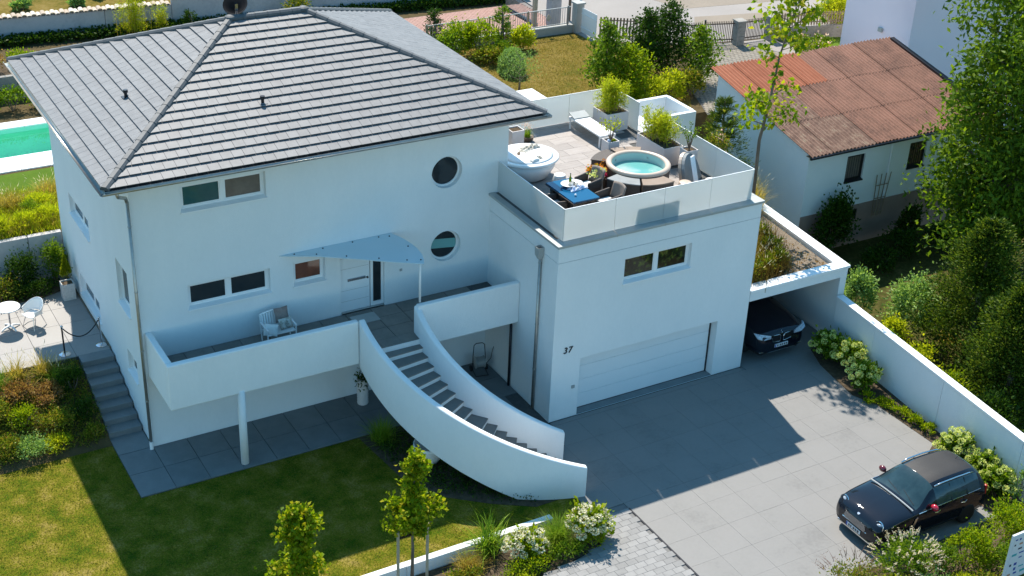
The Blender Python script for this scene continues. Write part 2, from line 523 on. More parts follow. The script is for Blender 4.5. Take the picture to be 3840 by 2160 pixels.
def npmesh(name, V, F, mat):
    """V (n,3), F (m,3) triangles"""
    me = bpy.data.meshes.new(name)
    n, m = len(V), len(F)
    me.vertices.add(n)
    me.vertices.foreach_set('co', np.ascontiguousarray(V, dtype=np.float32).ravel())
    me.loops.add(m * 3)
    me.loops.foreach_set('vertex_index', np.ascontiguousarray(F, dtype=np.int32).ravel())
    me.polygons.add(m)
    me.polygons.foreach_set('loop_start', np.arange(0, m * 3, 3, dtype=np.int32))
    me.polygons.foreach_set('loop_total', np.full(m, 3, dtype=np.int32))
    me.update()
    me.validate()
    me.materials.append(MATS[mat])
    return me


def npobj(name, V, F, mat, parent=None, loc=None):
    o = bpy.data.objects.new(name, npmesh(name, V, F, mat))
    COL.objects.link(o)
    if parent:
        o.parent = parent
    if loc is not None:
        o.location = loc
    return o


def unit(a):
    return a / (np.linalg.norm(a, axis=1, keepdims=True) + 1e-9)


def leaf_geo(P, U, L, W, fold=0.25):
    """folded diamond leaves at P pointing along U"""
    n = len(P)
    U = unit(U)
    R = unit(RNG.normal(size=(n, 3)))
    S = unit(np.cross(U, R))
    N = np.cross(S, U)
    L = np.broadcast_to(L, (n,))[:, None]
    W = np.broadcast_to(W, (n,))[:, None]
    mid = P + U * L * 0.45
    a, b, c, d = P, mid + S * W * 0.5 + N * W * fold, P + U * L, mid - S * W * 0.5 + N * W * fold
    V = np.stack([a, b, c, d], 1).reshape(-1, 3)
    k = np.arange(n)[:, None] * 4
    F = np.concatenate([k + np.array([[0, 1, 2]]), k + np.array([[0, 2, 3]])], 1).reshape(-1, 3)
    return V, F


def blade_geo(P, D, L, W, droop=0.6, segs=3):
    """bending grass blades rooted at P growing along D"""
    n = len(P)
    D = unit(D)
    H = D.copy()
    H[:, 2] = 0
    H = unit(H + 1e-4 * RNG.normal(size=(n, 3)))
    H[:, 2] = 0
    S = np.stack([-H[:, 1], H[:, 0], np.zeros(n)], 1)
    L = np.broadcast_to(L, (n,))[:, None]
    W = np.broadcast_to(W, (n,))[:, None]
    rows = []
    for i in range(segs + 1):
        t = i / segs
        c = P + D * L * t + H * L * droop * 0.5 * t * t - np.array([[0, 0, 1.0]]) * L * droop * 0.45 * t * t * t
        w = W * (1 - t) if i else W * 0.8
        rows.append((c - S * w * 0.5, c + S * w * 0.5))
    V = np.stack([x for r in rows for x in r], 1).reshape(-1, 3)
    k = np.arange(n)[:, None] * (2 * (segs + 1))
    fs = []
    for i in range(segs):
        j = 2 * i
        fs += [[j, j + 1, j + 3], [j, j + 3, j + 2]]
    F = np.concatenate([k + np.array([f]) for f in fs], 1).reshape(-1, 3)
    return V, F


def merge(parts):
    V, F, o = [], [], 0
    for v, f in parts:
        V.append(v)
        F.append(f + o)
        o += len(v)
    return np.concatenate(V), np.concatenate(F)


def clump_points(n, rad, c, nclump=14, spread=0.3, shell=0.75, seed=None):
    """points gathered in uneven clumps through an ellipsoid; also the outward direction"""
    d = unit(RNG.normal(size=(nclump, 3)))
    d[:, 2] = np.where(d[:, 2] < -0.55, -d[:, 2], d[:, 2])
    rr = shell * (0.45 + 0.55 * RNG.random((nclump, 1)) ** 0.5)
    cc = d * rr
    idx = RNG.integers(0, nclump, n)
    w = 0.6 + 0.8 * RNG.random(nclump)
    g = RNG.normal(size=(n, 3)) * spread * w[idx][:, None] * 0.62
    q = cc[idx] + g
    q[:, 2] = np.maximum(q[:, 2], -0.98)
    P = q * np.array(rad) + np.array(c)
    return P, unit(q + 0.25 * RNG.normal(size=(n, 3)))

# ------------------------------------------------------------------ the setting
struct(MB().quad((-400, -400, -0.9), (400, -400, -0.9), (400, 400, -0.9), (-400, 400, -0.9)).build('ground', 'ground'))
struct(MB().prism([(-30, -7.63), (8.2, -7.78), (9.7, -8.3), (9.7, 0.6), (-30, 0.6)], -0.88, 0.0).build('lawn', 'lawn'))
struct(MB().prism([(5.3, -2.12), (9.6, -2.12), (9.6, -7.2), (8.2, -7.2), (7.2, -6.55), (6.25, -5.75), (5.55, -4.4)], -0.02, 0.012).build('stair_bed', 'soil'))
# sloping planted bank left of the house steps, from the lawn up to the patio
struct(MB().prism([(-14, 0.59), (-0.99, 0.59), (-0.99, 3.76), (-2.3, 3.76), (-14, 4.1)], -0.88,
                  [0.004, 0.004, 1.08, 1.08, 1.08]).build('planted_bank', 'soil_dry'))


def slabs(root, x0, y0, nx, ny, sx, sy, zt, th, mat, gap=0.012, skip=None, stagger=0.0, name='slab'):
    me = B(0, 0, 0, sx - gap, sy - gap, th).mesh(name, mat)
    for j in range(ny):
        for i in range(nx):
            x = x0 + i * sx + (stagger * sx if j % 2 else 0)
            y = y0 + j * sy
            if skip and skip(x + sx / 2, y + sy / 2):
                continue
            inst(name, me, root, (x + gap / 2, y + gap / 2, zt - th + random.uniform(-0.0012, 0.0012)))


ft = struct(B(-0.99, -2.12, -0.5, 10.56, 0.0, 0.0).build('front_terrace', 'joint', loc=(0, 0, 0.004)))
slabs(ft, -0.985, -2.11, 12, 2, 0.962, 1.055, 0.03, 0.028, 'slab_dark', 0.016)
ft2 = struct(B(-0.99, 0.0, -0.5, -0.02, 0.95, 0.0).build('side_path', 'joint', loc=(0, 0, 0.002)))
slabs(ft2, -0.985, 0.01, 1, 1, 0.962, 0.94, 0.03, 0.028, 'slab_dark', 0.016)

drive = struct(MB().prism([(9.72, -3.95), (10.42, -3.95), (17.7, -3.95), (17.7, 2.2), (21.45, 2.2), (21.45, -3.95), (21.2, -4.0),
                           (20.2, -17.5), (10.42, -17.5), (10.42, -8.36), (9.72, -8.36)], -0.7, -0.004).build('driveway', 'joint_drive'))
slabs(drive, 9.38, -17.15, 11, 13, 1.0, 1.0, 0.022, 0.025, 'slab', 0.004,
      skip=lambda x, y: (x < 10.4 and y < -8.5) or (x < 10.4 and y > -5.0))
court_ = struct(MB().prism([(10.76 + 3.42 * math.cos(a), -2.224 + 3.42 * math.sin(a)) for a in np.linspace(math.radians(178), math.radians(262), 14)] + [(10.56, -5.6), (10.56, -2.13)], -0.5, 0.004).build('stair_court', 'joint'))
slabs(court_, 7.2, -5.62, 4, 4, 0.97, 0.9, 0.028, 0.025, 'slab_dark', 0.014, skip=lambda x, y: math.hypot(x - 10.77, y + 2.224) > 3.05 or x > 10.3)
slabs(drive, 17.72, -4.15, 4, 6, 0.93, 1.0, 0.022, 0.025, 'slab', 0.004)
slabs(drive, 10.6, -4.145, 7, 1, 1.0, 0.19, 0.022, 0.025, 'slab', 0.004, name='threshold_slab')
inst('channel_drain', B(0, 0, 0, 0.045, 4.0, 0.012).mesh('channel_drain', 'dark_metal'), drive, (10.36, -12.4, 0.016))

# block paving beside the front bed
bp_poly = [(7.0, -9.6), (7.5, -9.66), (8.9, -9.35), (9.35, -8.9), (9.45, -8.38), (10.4, -8.37), (10.4, -12.2), (4.6, -12.2)]
blocks = struct(MB().prism(bp_poly, -0.6, -0.002).build('block_paving', 'joint_drive'))


def inpoly(p, poly):
    x, y = p
    c = False
    for i in range(len(poly)):
        a, b = poly[i], poly[i - 1]
        if (a[1] > y) != (b[1] > y) and x < (b[0] - a[0]) * (y - a[1]) / (b[1] - a[1]) + a[0]:
            c = not c
    return c


bm_ = B(0, 0, 0, 0.292, 0.192, 0.02).mesh('paver', 'cobble')
for j in range(19):
    for i in range(20):
        x, y = 10.39 - (i + 1) * 0.3 - (0.15 if j % 2 else 0), -8.38 - (j + 1) * 0.2
        if all(inpoly(q, bp_poly) for q in ((x + .05, y + .05), (x + 0.25, y + 0.15))) and y > -12.0:
            inst('paver', bm_, blocks, (x, y, random.uniform(-0.0, 0.004)))

struct(MB().prism([(-6, -7.9), (7.0, -7.93), (8.4, -7.98), (9.3, -8.4), (9.2, -8.9), (8.75, -9.35), (7.45, -9.62), (6.6, -9.8), (4.5, -12.1), (-6, -12)],
                  -0.88, [-0.45, -0.25, 0.03, 0.03, 0.03, 0.03, -0.02, -0.15, -0.4, -0.45]).build('front_bed', 'soil'))
struct(MB().prism([(21.3, -4.0), (20.45, -4.02), (20.05, -5.0), (19.75, -6.8), (20.05, -7.6), (20.1, -9.9), (19.15, -10.45), (19.1, -13.25),
                   (13.2, -13.35), (12.0, -14.2), (11.5, -17.4), (22.5, -17.4), (20.45, -12.6)][::-1], -0.5, 0.035).build('drive_bed', 'soil'))

# rear garden plateau with the pool cut out
RG = 2.7
xs = [-120, -14, 4.0, 200]
ys = [9.14, 15.7, 18.45, 200]
g = MB()
for i in range(3):
    for j in range(3):
        if not (i == 1 and j == 1):
            g.quad((xs[i], ys[j], RG), (xs[i + 1], ys[j], RG), (xs[i + 1], ys[j + 1], RG), (xs[i], ys[j + 1], RG))
g.quad((-120, 9.14, -0.9), (200, 9.14, -0.9), (200, 9.14, RG), (-120, 9.14, RG))
struct(g.build('rear_garden', 'soil_dry'))
struct(MB().prism([(-9, 12.6), (10, 12.6), (10, 14.3), (-9, 14.3)], RG, RG + 0.01).build('rear_lawn', 'lawn_green'))
struct(MB().prism([(14, 9.3), (25.2, 9.3), (27, 12), (26.6, 18), (26.1, 19.85), (14, 20.1)], RG, RG + 0.008).build('dry_lawn', 'lawn_dry'))
struct(MB().prism([(26.3, 18.6), (30.4, 16.25), (34.2, 15.75), (37.4, 14.6), (90, 9), (150, 150), (26.3, 150), (26.25, 21.6)], RG, RG + 0.012).build('street', 'street'))
st = struct(MB().prism([(32.2, 18.6), (33.0, 19.7), (41, 18.0), (40.2, 16.9)], RG, RG + 0.018).build('street_patch', 'street_patch'))
struct(MB().prism([(32.4, 24), (33.3, 21.0), (60, 17.2), (60, 40), (32.4, 40)], RG, RG + 0.018).build('street_patch', 'street_patch'))
struct(MB().prism([(18.6, 21.2), (26.2, 21.2), (26.2, 24.9), (18.6, 24.9)], RG, RG + 0.010).build('brick_court', 'joint'))
struct(MB().prism([(25.6, 8.8), (36.2, 8.8), (36.0, 12.6), (34.2, 15.6), (30.6, 16.1), (27.2, 12.6)], RG, RG + 0.006).build('neighbour_yard', 'joint'))
struct(MB().prism([(34.3, 15.5), (35.9, 12.7), (45, 11.5), (45, 13.4)], RG, RG + 0.010).build('rose_bed', 'lawn_green'))
court = bpy.data.objects['brick_court']
me = B(0, 0, 0, 0.235, 0.115, 0.012).mesh('paver', 'red_paver')
stf = MB()
for j in range(30):
    for i in range(30):
        stf.box(18.7 + i * 0.25 + (0.12 if j % 2 else 0), 21.25 + j * 0.12, RG + 0.008, 18.7 + i * 0.25 + 0.235 + (0.12 if j % 2 else 0), 21.25 + j * 0.12 + 0.11, RG + 0.02)
o = stf.build('pavers', 'red_paver', court)
o['kind'] = 'stuff'
yard = bpy.data.objects['neighbour_yard']
stf = MB()
yp = [(25.7, 8.9), (36.0, 8.9), (35.9, 12.5), (34.1, 15.5), (30.7, 16.0), (27.3, 12.6)]
for j in range(36):
    for i in range(48):
        x, y = 25.7 + i * 0.22 + (0.11 if j % 2 else 0), 8.95 + j * 0.2
        if inpoly((x + 0.1, y + 0.1), yp):
            stf.box(x, y, RG + 0.002, x + 0.20, y + 0.18, RG + 0.02)
o = stf.build('pavers', 'yard_paver', yard)
o['kind'] = 'stuff'
struct(MB().prism([(32.7, 15.7), (33.9, 15.6), (36.0, 11.9), (34.3, 11.4)], RG, RG + 0.03).build('concrete_path', 'street'))
# higher garden behind the long wall
struct(MB().prism([(-60, 34.2), (9.7, 28.0), (26.1, 26.1), (26.1, 80), (-60, 80)], RG, 3.62).build('upper_garden', 'lawn_dry'))

# patio left of the house, on its own level
PZ = 1.2
patio = struct(MB().prism([(-14, 4.05), (-2.3, 3.78), (-0.03, 3.78), (-0.03, 8.92), (-14, 8.92)][::1], -0.88, PZ - 0.026).build('patio', 'joint'))
slabs(patio, -7.99, 3.79, 8, 5, 0.995, 1.02, PZ, 0.025, 'patio_slab', 0.012)
struct(MB().prism([(-14, 8.9), (-0.3, 8.9), (-0.3, 8.0), (-1.0, 7.75), (-3.2, 7.6), (-14, 7.6)][::-1], PZ - 0.02, PZ + 0.03).build('patio_bed', 'soil'))
st = thing('garden_steps', 'flight of grey stone steps climbing along the left side of the white house', 'steps', (-0.5, 0.95, 0.03))
rise = (PZ - 0.03) / 7
for i in range(7):
    y0 = 0.95 + i * 0.405
    MB().box(-0.48, y0 - 0.95 - 0.02, -0.8 + 0.0, 0.46, y0 - 0.95 + 0.42, rise * (i + 1)).build('step', 'slab_dark', st, bevel=0.012)

# ------------------------------------------------------------------ pool
pool = thing('swimming_pool', 'turquoise swimming pool with white stone edge behind the house', 'pool', (-5, 17, RG))
b = MB()
x0, x1, y0, y1, zb = -9, 9, -1.3, 1.45, -1.35
b.quad((x0, y0, zb), (x1, y0, zb), (x1, y1, zb), (x0, y1, zb))
b.quad((x0, y1, zb), (x1, y1, zb), (x1, y1, 0), (x0, y1, 0))
b.quad((x0, y0, 0), (x1, y0, 0), (x1, y0, zb), (x0, y0, zb))
b.quad((x0, y0, zb), (x0, y1, zb), (x0, y1, 0), (x0, y0, 0))
b.quad((x1, y1, zb), (x1, y0, zb), (x1, y0, 0), (x1, y1, 0))
b.build('basin', 'pool_liner', pool)
B(x0, y0 + 0.003, -0.75, x1, y0 + 0.5, -0.72).build('ledge', 'liner', pool)
MB().quad((x0, y0, -0.16), (x1, y0, -0.16), (x1, y1, -0.16), (x0, y1, -0.16)).build('water', 'pool_water', pool)
mc = B(0, 0, 0, 0.985, 0.62, 0.05).mesh('coping_slab', 'white')
for i in range(18):
    inst('coping_slab', mc, pool, (x0 + i, y0 - 0.62, 0.002))
    inst('coping_slab', mc, pool, (x0 + i, y0 - 1.26, 0.002))
    inst('coping_slab', mc, pool, (x0 + i, y1, 0.002))

# ------------------------------------------------------------------ walls with openings


def facade(mb, O, U, V, N, w, h, holes, depth, nseg=48):
    O, U, V, N = (np.array(q, float) for q in (O, U, V, N))

    def P(u, v, d=0.0):
        return O + U * u + V * v - N * d
    us, vs = {0.0, w}, {0.0, h}
    boxes = []
    for hh in holes:
        if hh[0] == 'r':
            bb = hh[1:5]
        else:
            _, cu, cv, r = hh
            bb = (cu - r * 1.15, cv - r * 1.15, cu + r * 1.15, cv + r * 1.15)
        boxes.append((hh, bb))
        us |= {bb[0], bb[2]}
        vs |= {bb[1], bb[3]}
    us, vs = sorted(us), sorted(vs)
    for i in range(len(us) - 1):
        for j in range(len(vs) - 1):
            cu, cv = (us[i] + us[i + 1]) / 2, (vs[j] + vs[j + 1]) / 2
            if any(bb[0] < cu < bb[2] and bb[1] < cv < bb[3] for _, bb in boxes):
                continue
            mb.quad(P(us[i], vs[j]), P(us[i + 1], vs[j]), P(us[i + 1], vs[j + 1]), P(us[i], vs[j + 1]))
    for hh, bb in boxes:
        if hh[0] == 'r':
            a, b_, c, d = bb
            dd = hh[5] if len(hh) > 5 else depth
            mb.quad(P(a, b_), P(a, b_, dd), P(c, b_, dd), P(c, b_))
            mb.quad(P(a, d, dd), P(a, d), P(c, d), P(c, d, dd))
            mb.quad(P(a, b_, dd), P(a, b_), P(a, d), P(a, d, dd))
            mb.quad(P(c, b_), P(c, b_, dd), P(c, d, dd), P(c, d))
        else:
            _, cu, cv, r = hh
            R = r * 1.15
            for k in range(nseg):
                q = []
                for t in (k, k + 1):
                    an = 2 * math.pi * t / nseg
                    c, s = math.cos(an), math.sin(an)
                    m = R / max(abs(c), abs(s))
                    q.append(((cu + r * c, cv + r * s), (cu + m * c, cv + m * s)))
                mb.quad(P(*q[0][0]), P(*q[0][1]), P(*q[1][1]), P(*q[1][0]))
                mb.quad(P(*q[0][0]), P(*q[1][0]), P(*q[1][0], depth), P(*q[0][0], depth))


def window(root, O, U, V, N, u0, v0, u1, v1, panes, depth=0.15, fw=0.075, sill='white', frame='white', name='window'):
    O, U, V, N = (np.array(q, float) for q in (O, U, V, N))

    def ob(mb, a, b, c, d, d0, d1):
        mb.obox(O + U * a + V * b - N * d1, U * (c - a), N * (d1 - d0) * 1.0, V * (d - b))
    f = MB()
    d0, d1 = depth - 0.03, depth + 0.05
    e = 0.001
    ob(f, u0 + e, v0 + e, u1 - e, v0 + fw, d0, d1)
    ob(f, u0 + e, v1 - fw, u1 - e, v1 - e, d0, d1)
    n = len(panes)
    wbar = fw * 1.5
    wp = (u1 - u0 - 2 * fw - (n - 1) * wbar) / n
    ob(f, u0 + e, v0 + fw, u0 + fw, v1 - fw, d0, d1)
    ob(f, u1 - fw, v0 + fw, u1 - e, v1 - fw, d0, d1)
    for k in range(n - 1):
        a = u0 + fw + wp * (k + 1) + wbar * k
        ob(f, a, v0 + fw, a + wbar, v1 - fw, d0, d1)
    fo = f.build(name, frame, root, bevel=0.006)
    for k, pm in enumerate(panes):
        a = u0 + fw + (wp + wbar) * k
        p = MB()
        ob(p, a - 0.01, v0 + fw - 0.01, a + wp + 0.01, v1 - fw + 0.01, d0 + 0.03, d0 + 0.045)
        p.build('pane', pm, fo)
        sash = MB()
        s = 0.035
        ob(sash, a, v0 + fw, a + wp, v0 + fw + s, d0 + 0.012, d0 + 0.028)
        ob(sash, a, v1 - fw - s, a + wp, v1 - fw, d0 + 0.012, d0 + 0.028)
        ob(sash, a, v0 + fw + s, a + s, v1 - fw - s, d0 + 0.012, d0 + 0.028)
        ob(sash, a + wp - s, v0 + fw + s, a + wp, v1 - fw - s, d0 + 0.012, d0 + 0.028)
        sash.build('sash', frame, fo)
    if sill:
        s = MB()
        c0 = O + U * (u0 - 0.02) + V * (v0 + 0.035) - N * (depth - 0.03)
        a = U * (u1 - u0 + 0.04)
        s.add([c0, c0 + a, c0 + a + N * (depth + 0.02) - V * 0.05, c0 + N * (depth + 0.02) - V * 0.05,
               c0 - V * 0.028, c0 + a - V * 0.028, c0 + a + N * (depth + 0.02) - V * 0.085, c0 + N * (depth + 0.02) - V * 0.085],
              [(0, 3, 2, 1), (4, 5, 6, 7), (0, 1, 5, 4), (1, 2, 6, 5), (2, 3, 7, 6), (3, 0, 4, 7)])
        s.build('sill', sill, fo)
    return fo


# ------------------------------------------------------------------ white house
W, D, OV, HE, HR = 11.13, 8.91, 0.79, 8.35, 10.505
EX0, EX1, EY0, EY1 = -OV, W + OV, -OV, D + OV
RUN = (EY1 - EY0) / 2
RY = (EY0 + EY1) / 2
A1x, A2x = EX0 + RUN, EX1 - RUN
house = thing('white_house', 'large white plastered house with a grey tiled hip roof', 'house')
WT = 8.22
w = MB()
fo, fu, fv, fn = (0, 0, 0), (1, 0, 0), (0, 0, 1), (0, -1, 0)
front_holes = [('r', 1.32, 4.12, 3.66, 4.84), ('r', 1.32, 7.02, 3.66, 7.76), ('r', 4.34, 4.13, 5.30, 4.84), ('r', 5.76, 2.86, 7.13, 4.98),
               ('c', 9.12, 6.72, 0.49), ('c', 9.12, 4.355, 0.49)]
facade(w, fo, fu, fv, fn, W, WT, front_holes, 0.16)
# left wall, seen from the garden side: u runs from the back to the front
lo_, lu, lv, ln = (0, D, 0), (0, -1, 0), (0, 0, 1), (-1, 0, 0)
left_holes = [('r', D - 7.2, 4.21, D - 5.0, 4.86), ('r', D - 2.15, 3.64, D - 1.05, 5.0), ('r', D - 7.0, 1.54, D - 4.75, 2.25), ('r', D - 1.86, 1.57, D - 0.95, 2.25)]
facade(w, lo_, lu, lv, ln, D, WT, left_holes, 0.16)
w.quad((W, 0, 0), (W, D, 0), (W, D, WT), (W, 0, WT))
w.quad((W, D, 0), (0, D, 0), (0, D, WT), (W, D, WT))
w.quad((0, 0, WT), (W, 0, WT), (W, D, WT), (0, D, WT))
w.build('wall', 'plaster', house)
window(house, fo, fu, fv, fn, 1.32, 4.12, 3.66, 4.84, ['pane', 'pane'])
window(house, fo, fu, fv, fn, 1.32, 7.02, 3.66, 7.76, ['pane_teal', 'pane_tan'])
window(house, fo, fu, fv, fn, 4.34, 4.13, 5.30, 4.84, ['pane_red'])
window(house, lo_, lu, lv, ln, *left_holes[0][1:5], ['pane', 'pane'])
window(house, lo_, lu, lv, ln, *left_holes[1][1:5], ['pane'])
window(house, lo_, lu, lv, ln, *left_holes[2][1:5], ['pane', 'pane'])
window(house, lo_, lu, lv, ln, *left_holes[3][1:5], ['pane'])
for cz, blind in ((6.72, False), (4.355, True)):
    ring = MB()
    n = 40
    for k in range(n):
        q = [(math.cos(2 * math.pi * t / n), math.sin(2 * math.pi * t / n)) for t in (k, k + 1)]
        ring.add([(9.12 + 0.486 * c, y, cz + 0.486 * s) for (c, s) in q for y in (0.13, 0.19)] +
                 [(9.12 + 0.425 * c, y, cz + 0.425 * s) for (c, s) in q for y in (0.13, 0.19)],
                 [(0, 2, 6, 4), (4, 6, 7, 5), (0, 1, 3, 2)])
    ro = ring.build('round_window', 'white', house)
    MB().add([(9.12 + 0.44 * math.cos(2 * math.pi * k / n), 0.16, cz + 0.44 * math.sin(2 * math.pi * k / n)) for k in range(n)], [tuple(range(n))]).build('pane', 'pane', ro)
    if blind:
        pts = []
        hs = [-0.13, 0.17]
        lft = [(-math.sqrt(0.43 ** 2 - h * h) + 0.002, h) for h in np.linspace(hs[0], hs[1], 7)]
        rgt = [(-x, h) for x, h in lft][::-1]
        MB().add([(9.12 + x, 0.157, cz + h + 0.25 * x * -0.5) for x, h in lft + rgt], [tuple(range(14))]).build('blind', 'blind', ro)
    MB().tube([(9.12 + 0.5 * math.cos(a), -0.004, cz + 0.5 * math.sin(a)) for a in np.linspace(0, 2 * math.pi, 33)], 0.012, 6, False).build('trim', 'plaster', ro)

# front door with side light
door = B(5.765, 0.08, 2.875, 6.70, 0.13, 4.97).build('door', 'door_white', house, bevel=0.008)
B(6.0, 0.055, 3.84, 6.56, 0.075, 3.93).build('letter_slot', 'steel', door, bevel=0.005)
MB().lathe([(0.03, 0), (0.03, 0.045)], (0, 0, 0), 14).build('knob', 'dark_metal', door, loc=(6.62, 0.08, 3.86)).rotation_euler.x = math.radians(90)
for zz in (3.2, 3.55, 4.25, 4.6):
    B(5.80, 0.076, zz, 6.66, 0.081, zz + 0.008).build('groove', 'coping', door)
sl = MB()
sl.box(6.72, 0.07, 2.88, 6.80, 0.14, 4.97).box(7.06, 0.07, 2.88, 7.128, 0.14, 4.97).box(6.80, 0.07, 2.88, 7.06, 0.14, 3.0).box(6.80, 0.07, 4.88, 7.06, 0.14, 4.97)
so = sl.build('side_light', 'white', house)
B(6.795, 0.10, 2.99, 7.065, 0.115, 4.89).build('pane', 'pane', so)
B(5.76, 0.0, 2.80, 7.13, 0.16, 2.872).build('threshold', 'coping', house)
B(7.62, -0.012, 3.85, 7.70, -0.001, 3.93).build('door_bell', 'coping', house)

# roof: dark deck, tiles, ridge tiles, soffit, gutters, vents
deck = MB()
zd = -0.06
C4 = [(EX0 + 0.05, EY0 + 0.05, HE + zd), (EX1 - 0.05, EY0 + 0.05, HE + zd), (EX1 - 0.05, EY1 - 0.05, HE + zd), (EX0 + 0.05, EY1 - 0.05, HE + zd)]
R1, R2 = (A1x, RY, HR + zd), (A2x, RY, HR + zd)
deck.add(C4 + [R1, R2], [(0, 1, 5, 4), (1, 2, 5), (2, 3, 4, 5), (3, 0, 4)])
roof = deck.build('roof', 'roof_dark', house)
B(EX0 + 0.06, EY0 + 0.06, HE - 0.16, EX1 - 0.06, EY1 - 0.06, HE - 0.13).build('soffit', 'plaster', roof)
fas = MB()
fas.box(EX0 + 0.04, EY0 + 0.04, HE - 0.18, EX1 - 0.04, EY0 + 0.06, HE - 0.06).box(EX0 + 0.04, EY0 + 0.06, HE - 0.18, EX0 + 0.06, EY1 - 0.06, HE - 0.06)
fas.box(EX1 - 0.06, EY0 + 0.06, HE - 0.18, EX1 - 0.04, EY1 - 0.06, HE - 0.06).box(EX0 + 0.04, EY1 - 0.06, HE - 0.18, EX1 - 0.04, EY1 - 0.04, HE - 0.06)
fas.build('fascia', 'white', roof)
SL = math.hypot(RUN, HR - HE)
NC = 17
CL = SL / NC
TW = 0.30


def tile_faces(mapf, length, keep, mat, nmax):
    """courses of tiles on a roof plane; mapf(u, s, n) -> point, u along eave, s up the slope, n off the plane"""
    joined = MB()
    count = 0
    for r in range(NC):
        s0, s1 = r * CL, (r + 1) * CL + 0.03
        off = 0.15 if r % 2 else 0.0
        k0 = int(length / TW) + 2
        for k in range(-1, k0):
            a, b_ = k * TW + off + 0.004, (k + 1) * TW + off - 0.004
            lo0, hi0 = s0 / SL * RUN * hipf[0] + 0.05 * hipf[0], length - s0 / SL * RUN * hipf[1] - 0.05 * hipf[1]
            s1c = min(s1, SL)
            lo1, hi1 = s1c / SL * RUN * hipf[0], length - s1c / SL * RUN * hipf[1]
            if b_ <= lo0 + 0.02 or a >= hi0 - 0.02:
                continue
            a0, b0 = max(a, lo0), min(b_, hi0)
            a1, b1 = min(max(a, lo1), hi1), max(min(b_, hi1), lo1)
            if b1 < a1:
                b1 = a1
            n0, n1, th = 0.057, 0.008, 0.020
            jt = random.uniform(-0.002, 0.003)
            vs = [mapf(a0, s0, n0 - th + jt), mapf(b0, s0, n0 - th + jt), mapf(b1, s1c, n1 - th), mapf(a1, s1c, n1 - th),
                  mapf(a0, s0, n0 + jt), mapf(b0, s0, n0 + jt), mapf(b1, s1c, n1), mapf(a1, s1c, n1)]
            fs = [(4, 5, 6, 7), (0, 1, 5, 4), (1, 2, 6, 5), (3, 0, 4, 7), (0, 3, 2, 1)]
            if keep and count < nmax and a0 == a and b0 == b_ and a1 == a and b1 == b_:
                count += 1
                if 'm' not in shared:
                    o_ = np.array(vs[0])
                    shared['m'] = MB().add([np.array(v) - np.array(mapf(a, s0, n0 - th + jt)) for v in vs], fs).mesh('tile', mat)
                inst('tile', shared['m'], roof, vs[0])
            else:
                joined.add(vs, fs)
    return joined


cs, sn = RUN / SL, (HR - HE) / SL
shared = {}
hipf = (1, 1)
jf = tile_faces(lambda u, s, n: (EX0 + u, EY0 + s * cs - n * sn, HE + s * sn + n * cs), EX1 - EX0, True, 'roof_tile', 296)
o = jf.build('tiles', 'roof_tile_far', roof)
o['kind'] = 'stuff'
for mp, ln_ in ((lambda u, s, n: (EX0 + s * cs - n * sn, EY1 - u, HE + s * sn + n * cs), EY1 - EY0),
                (lambda u, s, n: (EX1 - s * cs + n * sn, EY0 + u, HE + s * sn + n * cs), EY1 - EY0),
                (lambda u, s, n: (EX1 - u, EY1 - s * cs + n * sn, HE + s * sn + n * cs), EX1 - EX0)):
    o = tile_faces(mp, ln_, False, None, 0).build('tiles', 'roof_tile_far', roof)
    o['kind'] = 'stuff'


def ridge_line(p, q, n):
    p, q = np.array(p, float), np.array(q, float)
    d = (q - p) / n
    L = np.linalg.norm(d)
    u = d / L
    s = np.cross(u, (0, 0, 1))
    s /= np.linalg.norm(s)
    up_ = np.cross(s, u)
    prof = [(-0.125, -0.045), (-0.115, 0.02), (-0.06, 0.075), (0.06, 0.075), (0.115, 0.02), (0.125, -0.045)]
    vs = []
    for t, k in ((-0.02 * L, 1.0), (1.0 * L, 0.88)):
        vs += [u * t + s * a * k + up_ * b_ * k for a, b_ in prof]
    m = MB().add(vs, [(i, i + 1, 7 + i, 6 + i) for i in range(5)] + [tuple(range(6))[::-1]]).mesh('ridge_tile', 'ridge')
    for i in range(n):
        inst('ridge_tile', m, roof, tuple(p + d * i))


dz = 0.03
corn = [(EX0, EY0), (EX1, EY0), (EX1, EY1), (EX0, EY1)]
for (x, y), ax in zip(corn, (A1x, A2x, A2x, A1x)):
    ridge_line((x + 0.03 * (1 if x < 5 else -1), y + 0.03 * (1 if y < 4 else -1), HE + dz), (ax, RY, HR + dz), 20)
ridge_line((A1x, RY, HR + dz + 0.012), (A2x, RY, HR + dz + 0.012), 6)
for ax in (A1x, A2x):
    MB().ball((ax, RY, HR + 0.05), 0.17, 10, 6, 0.55).build('ridge_cap', 'ridge', roof)


def gutter(pts, name='gutter', r=0.075):
    m = MB()
    P = [np.array(p, float) for p in pts]
    for a, b_ in zip(P[:-1], P[1:]):
        u = (b_ - a) / np.linalg.norm(b_ - a)
        s = np.cross(u, (0, 0, 1))
        vs = []
        for q in (a, b_):
            for k in range(9):
                t = math.pi * k / 8
                vs.append(q + s * r * math.cos(t) - np.array((0, 0, 1)) * r * math.sin(t))
        m.add(vs, [(k, k + 1, 10 + k, 9 + k) for k in range(8)])
    return m.build(name, 'zinc', roof, smooth=True, solid=0.008)


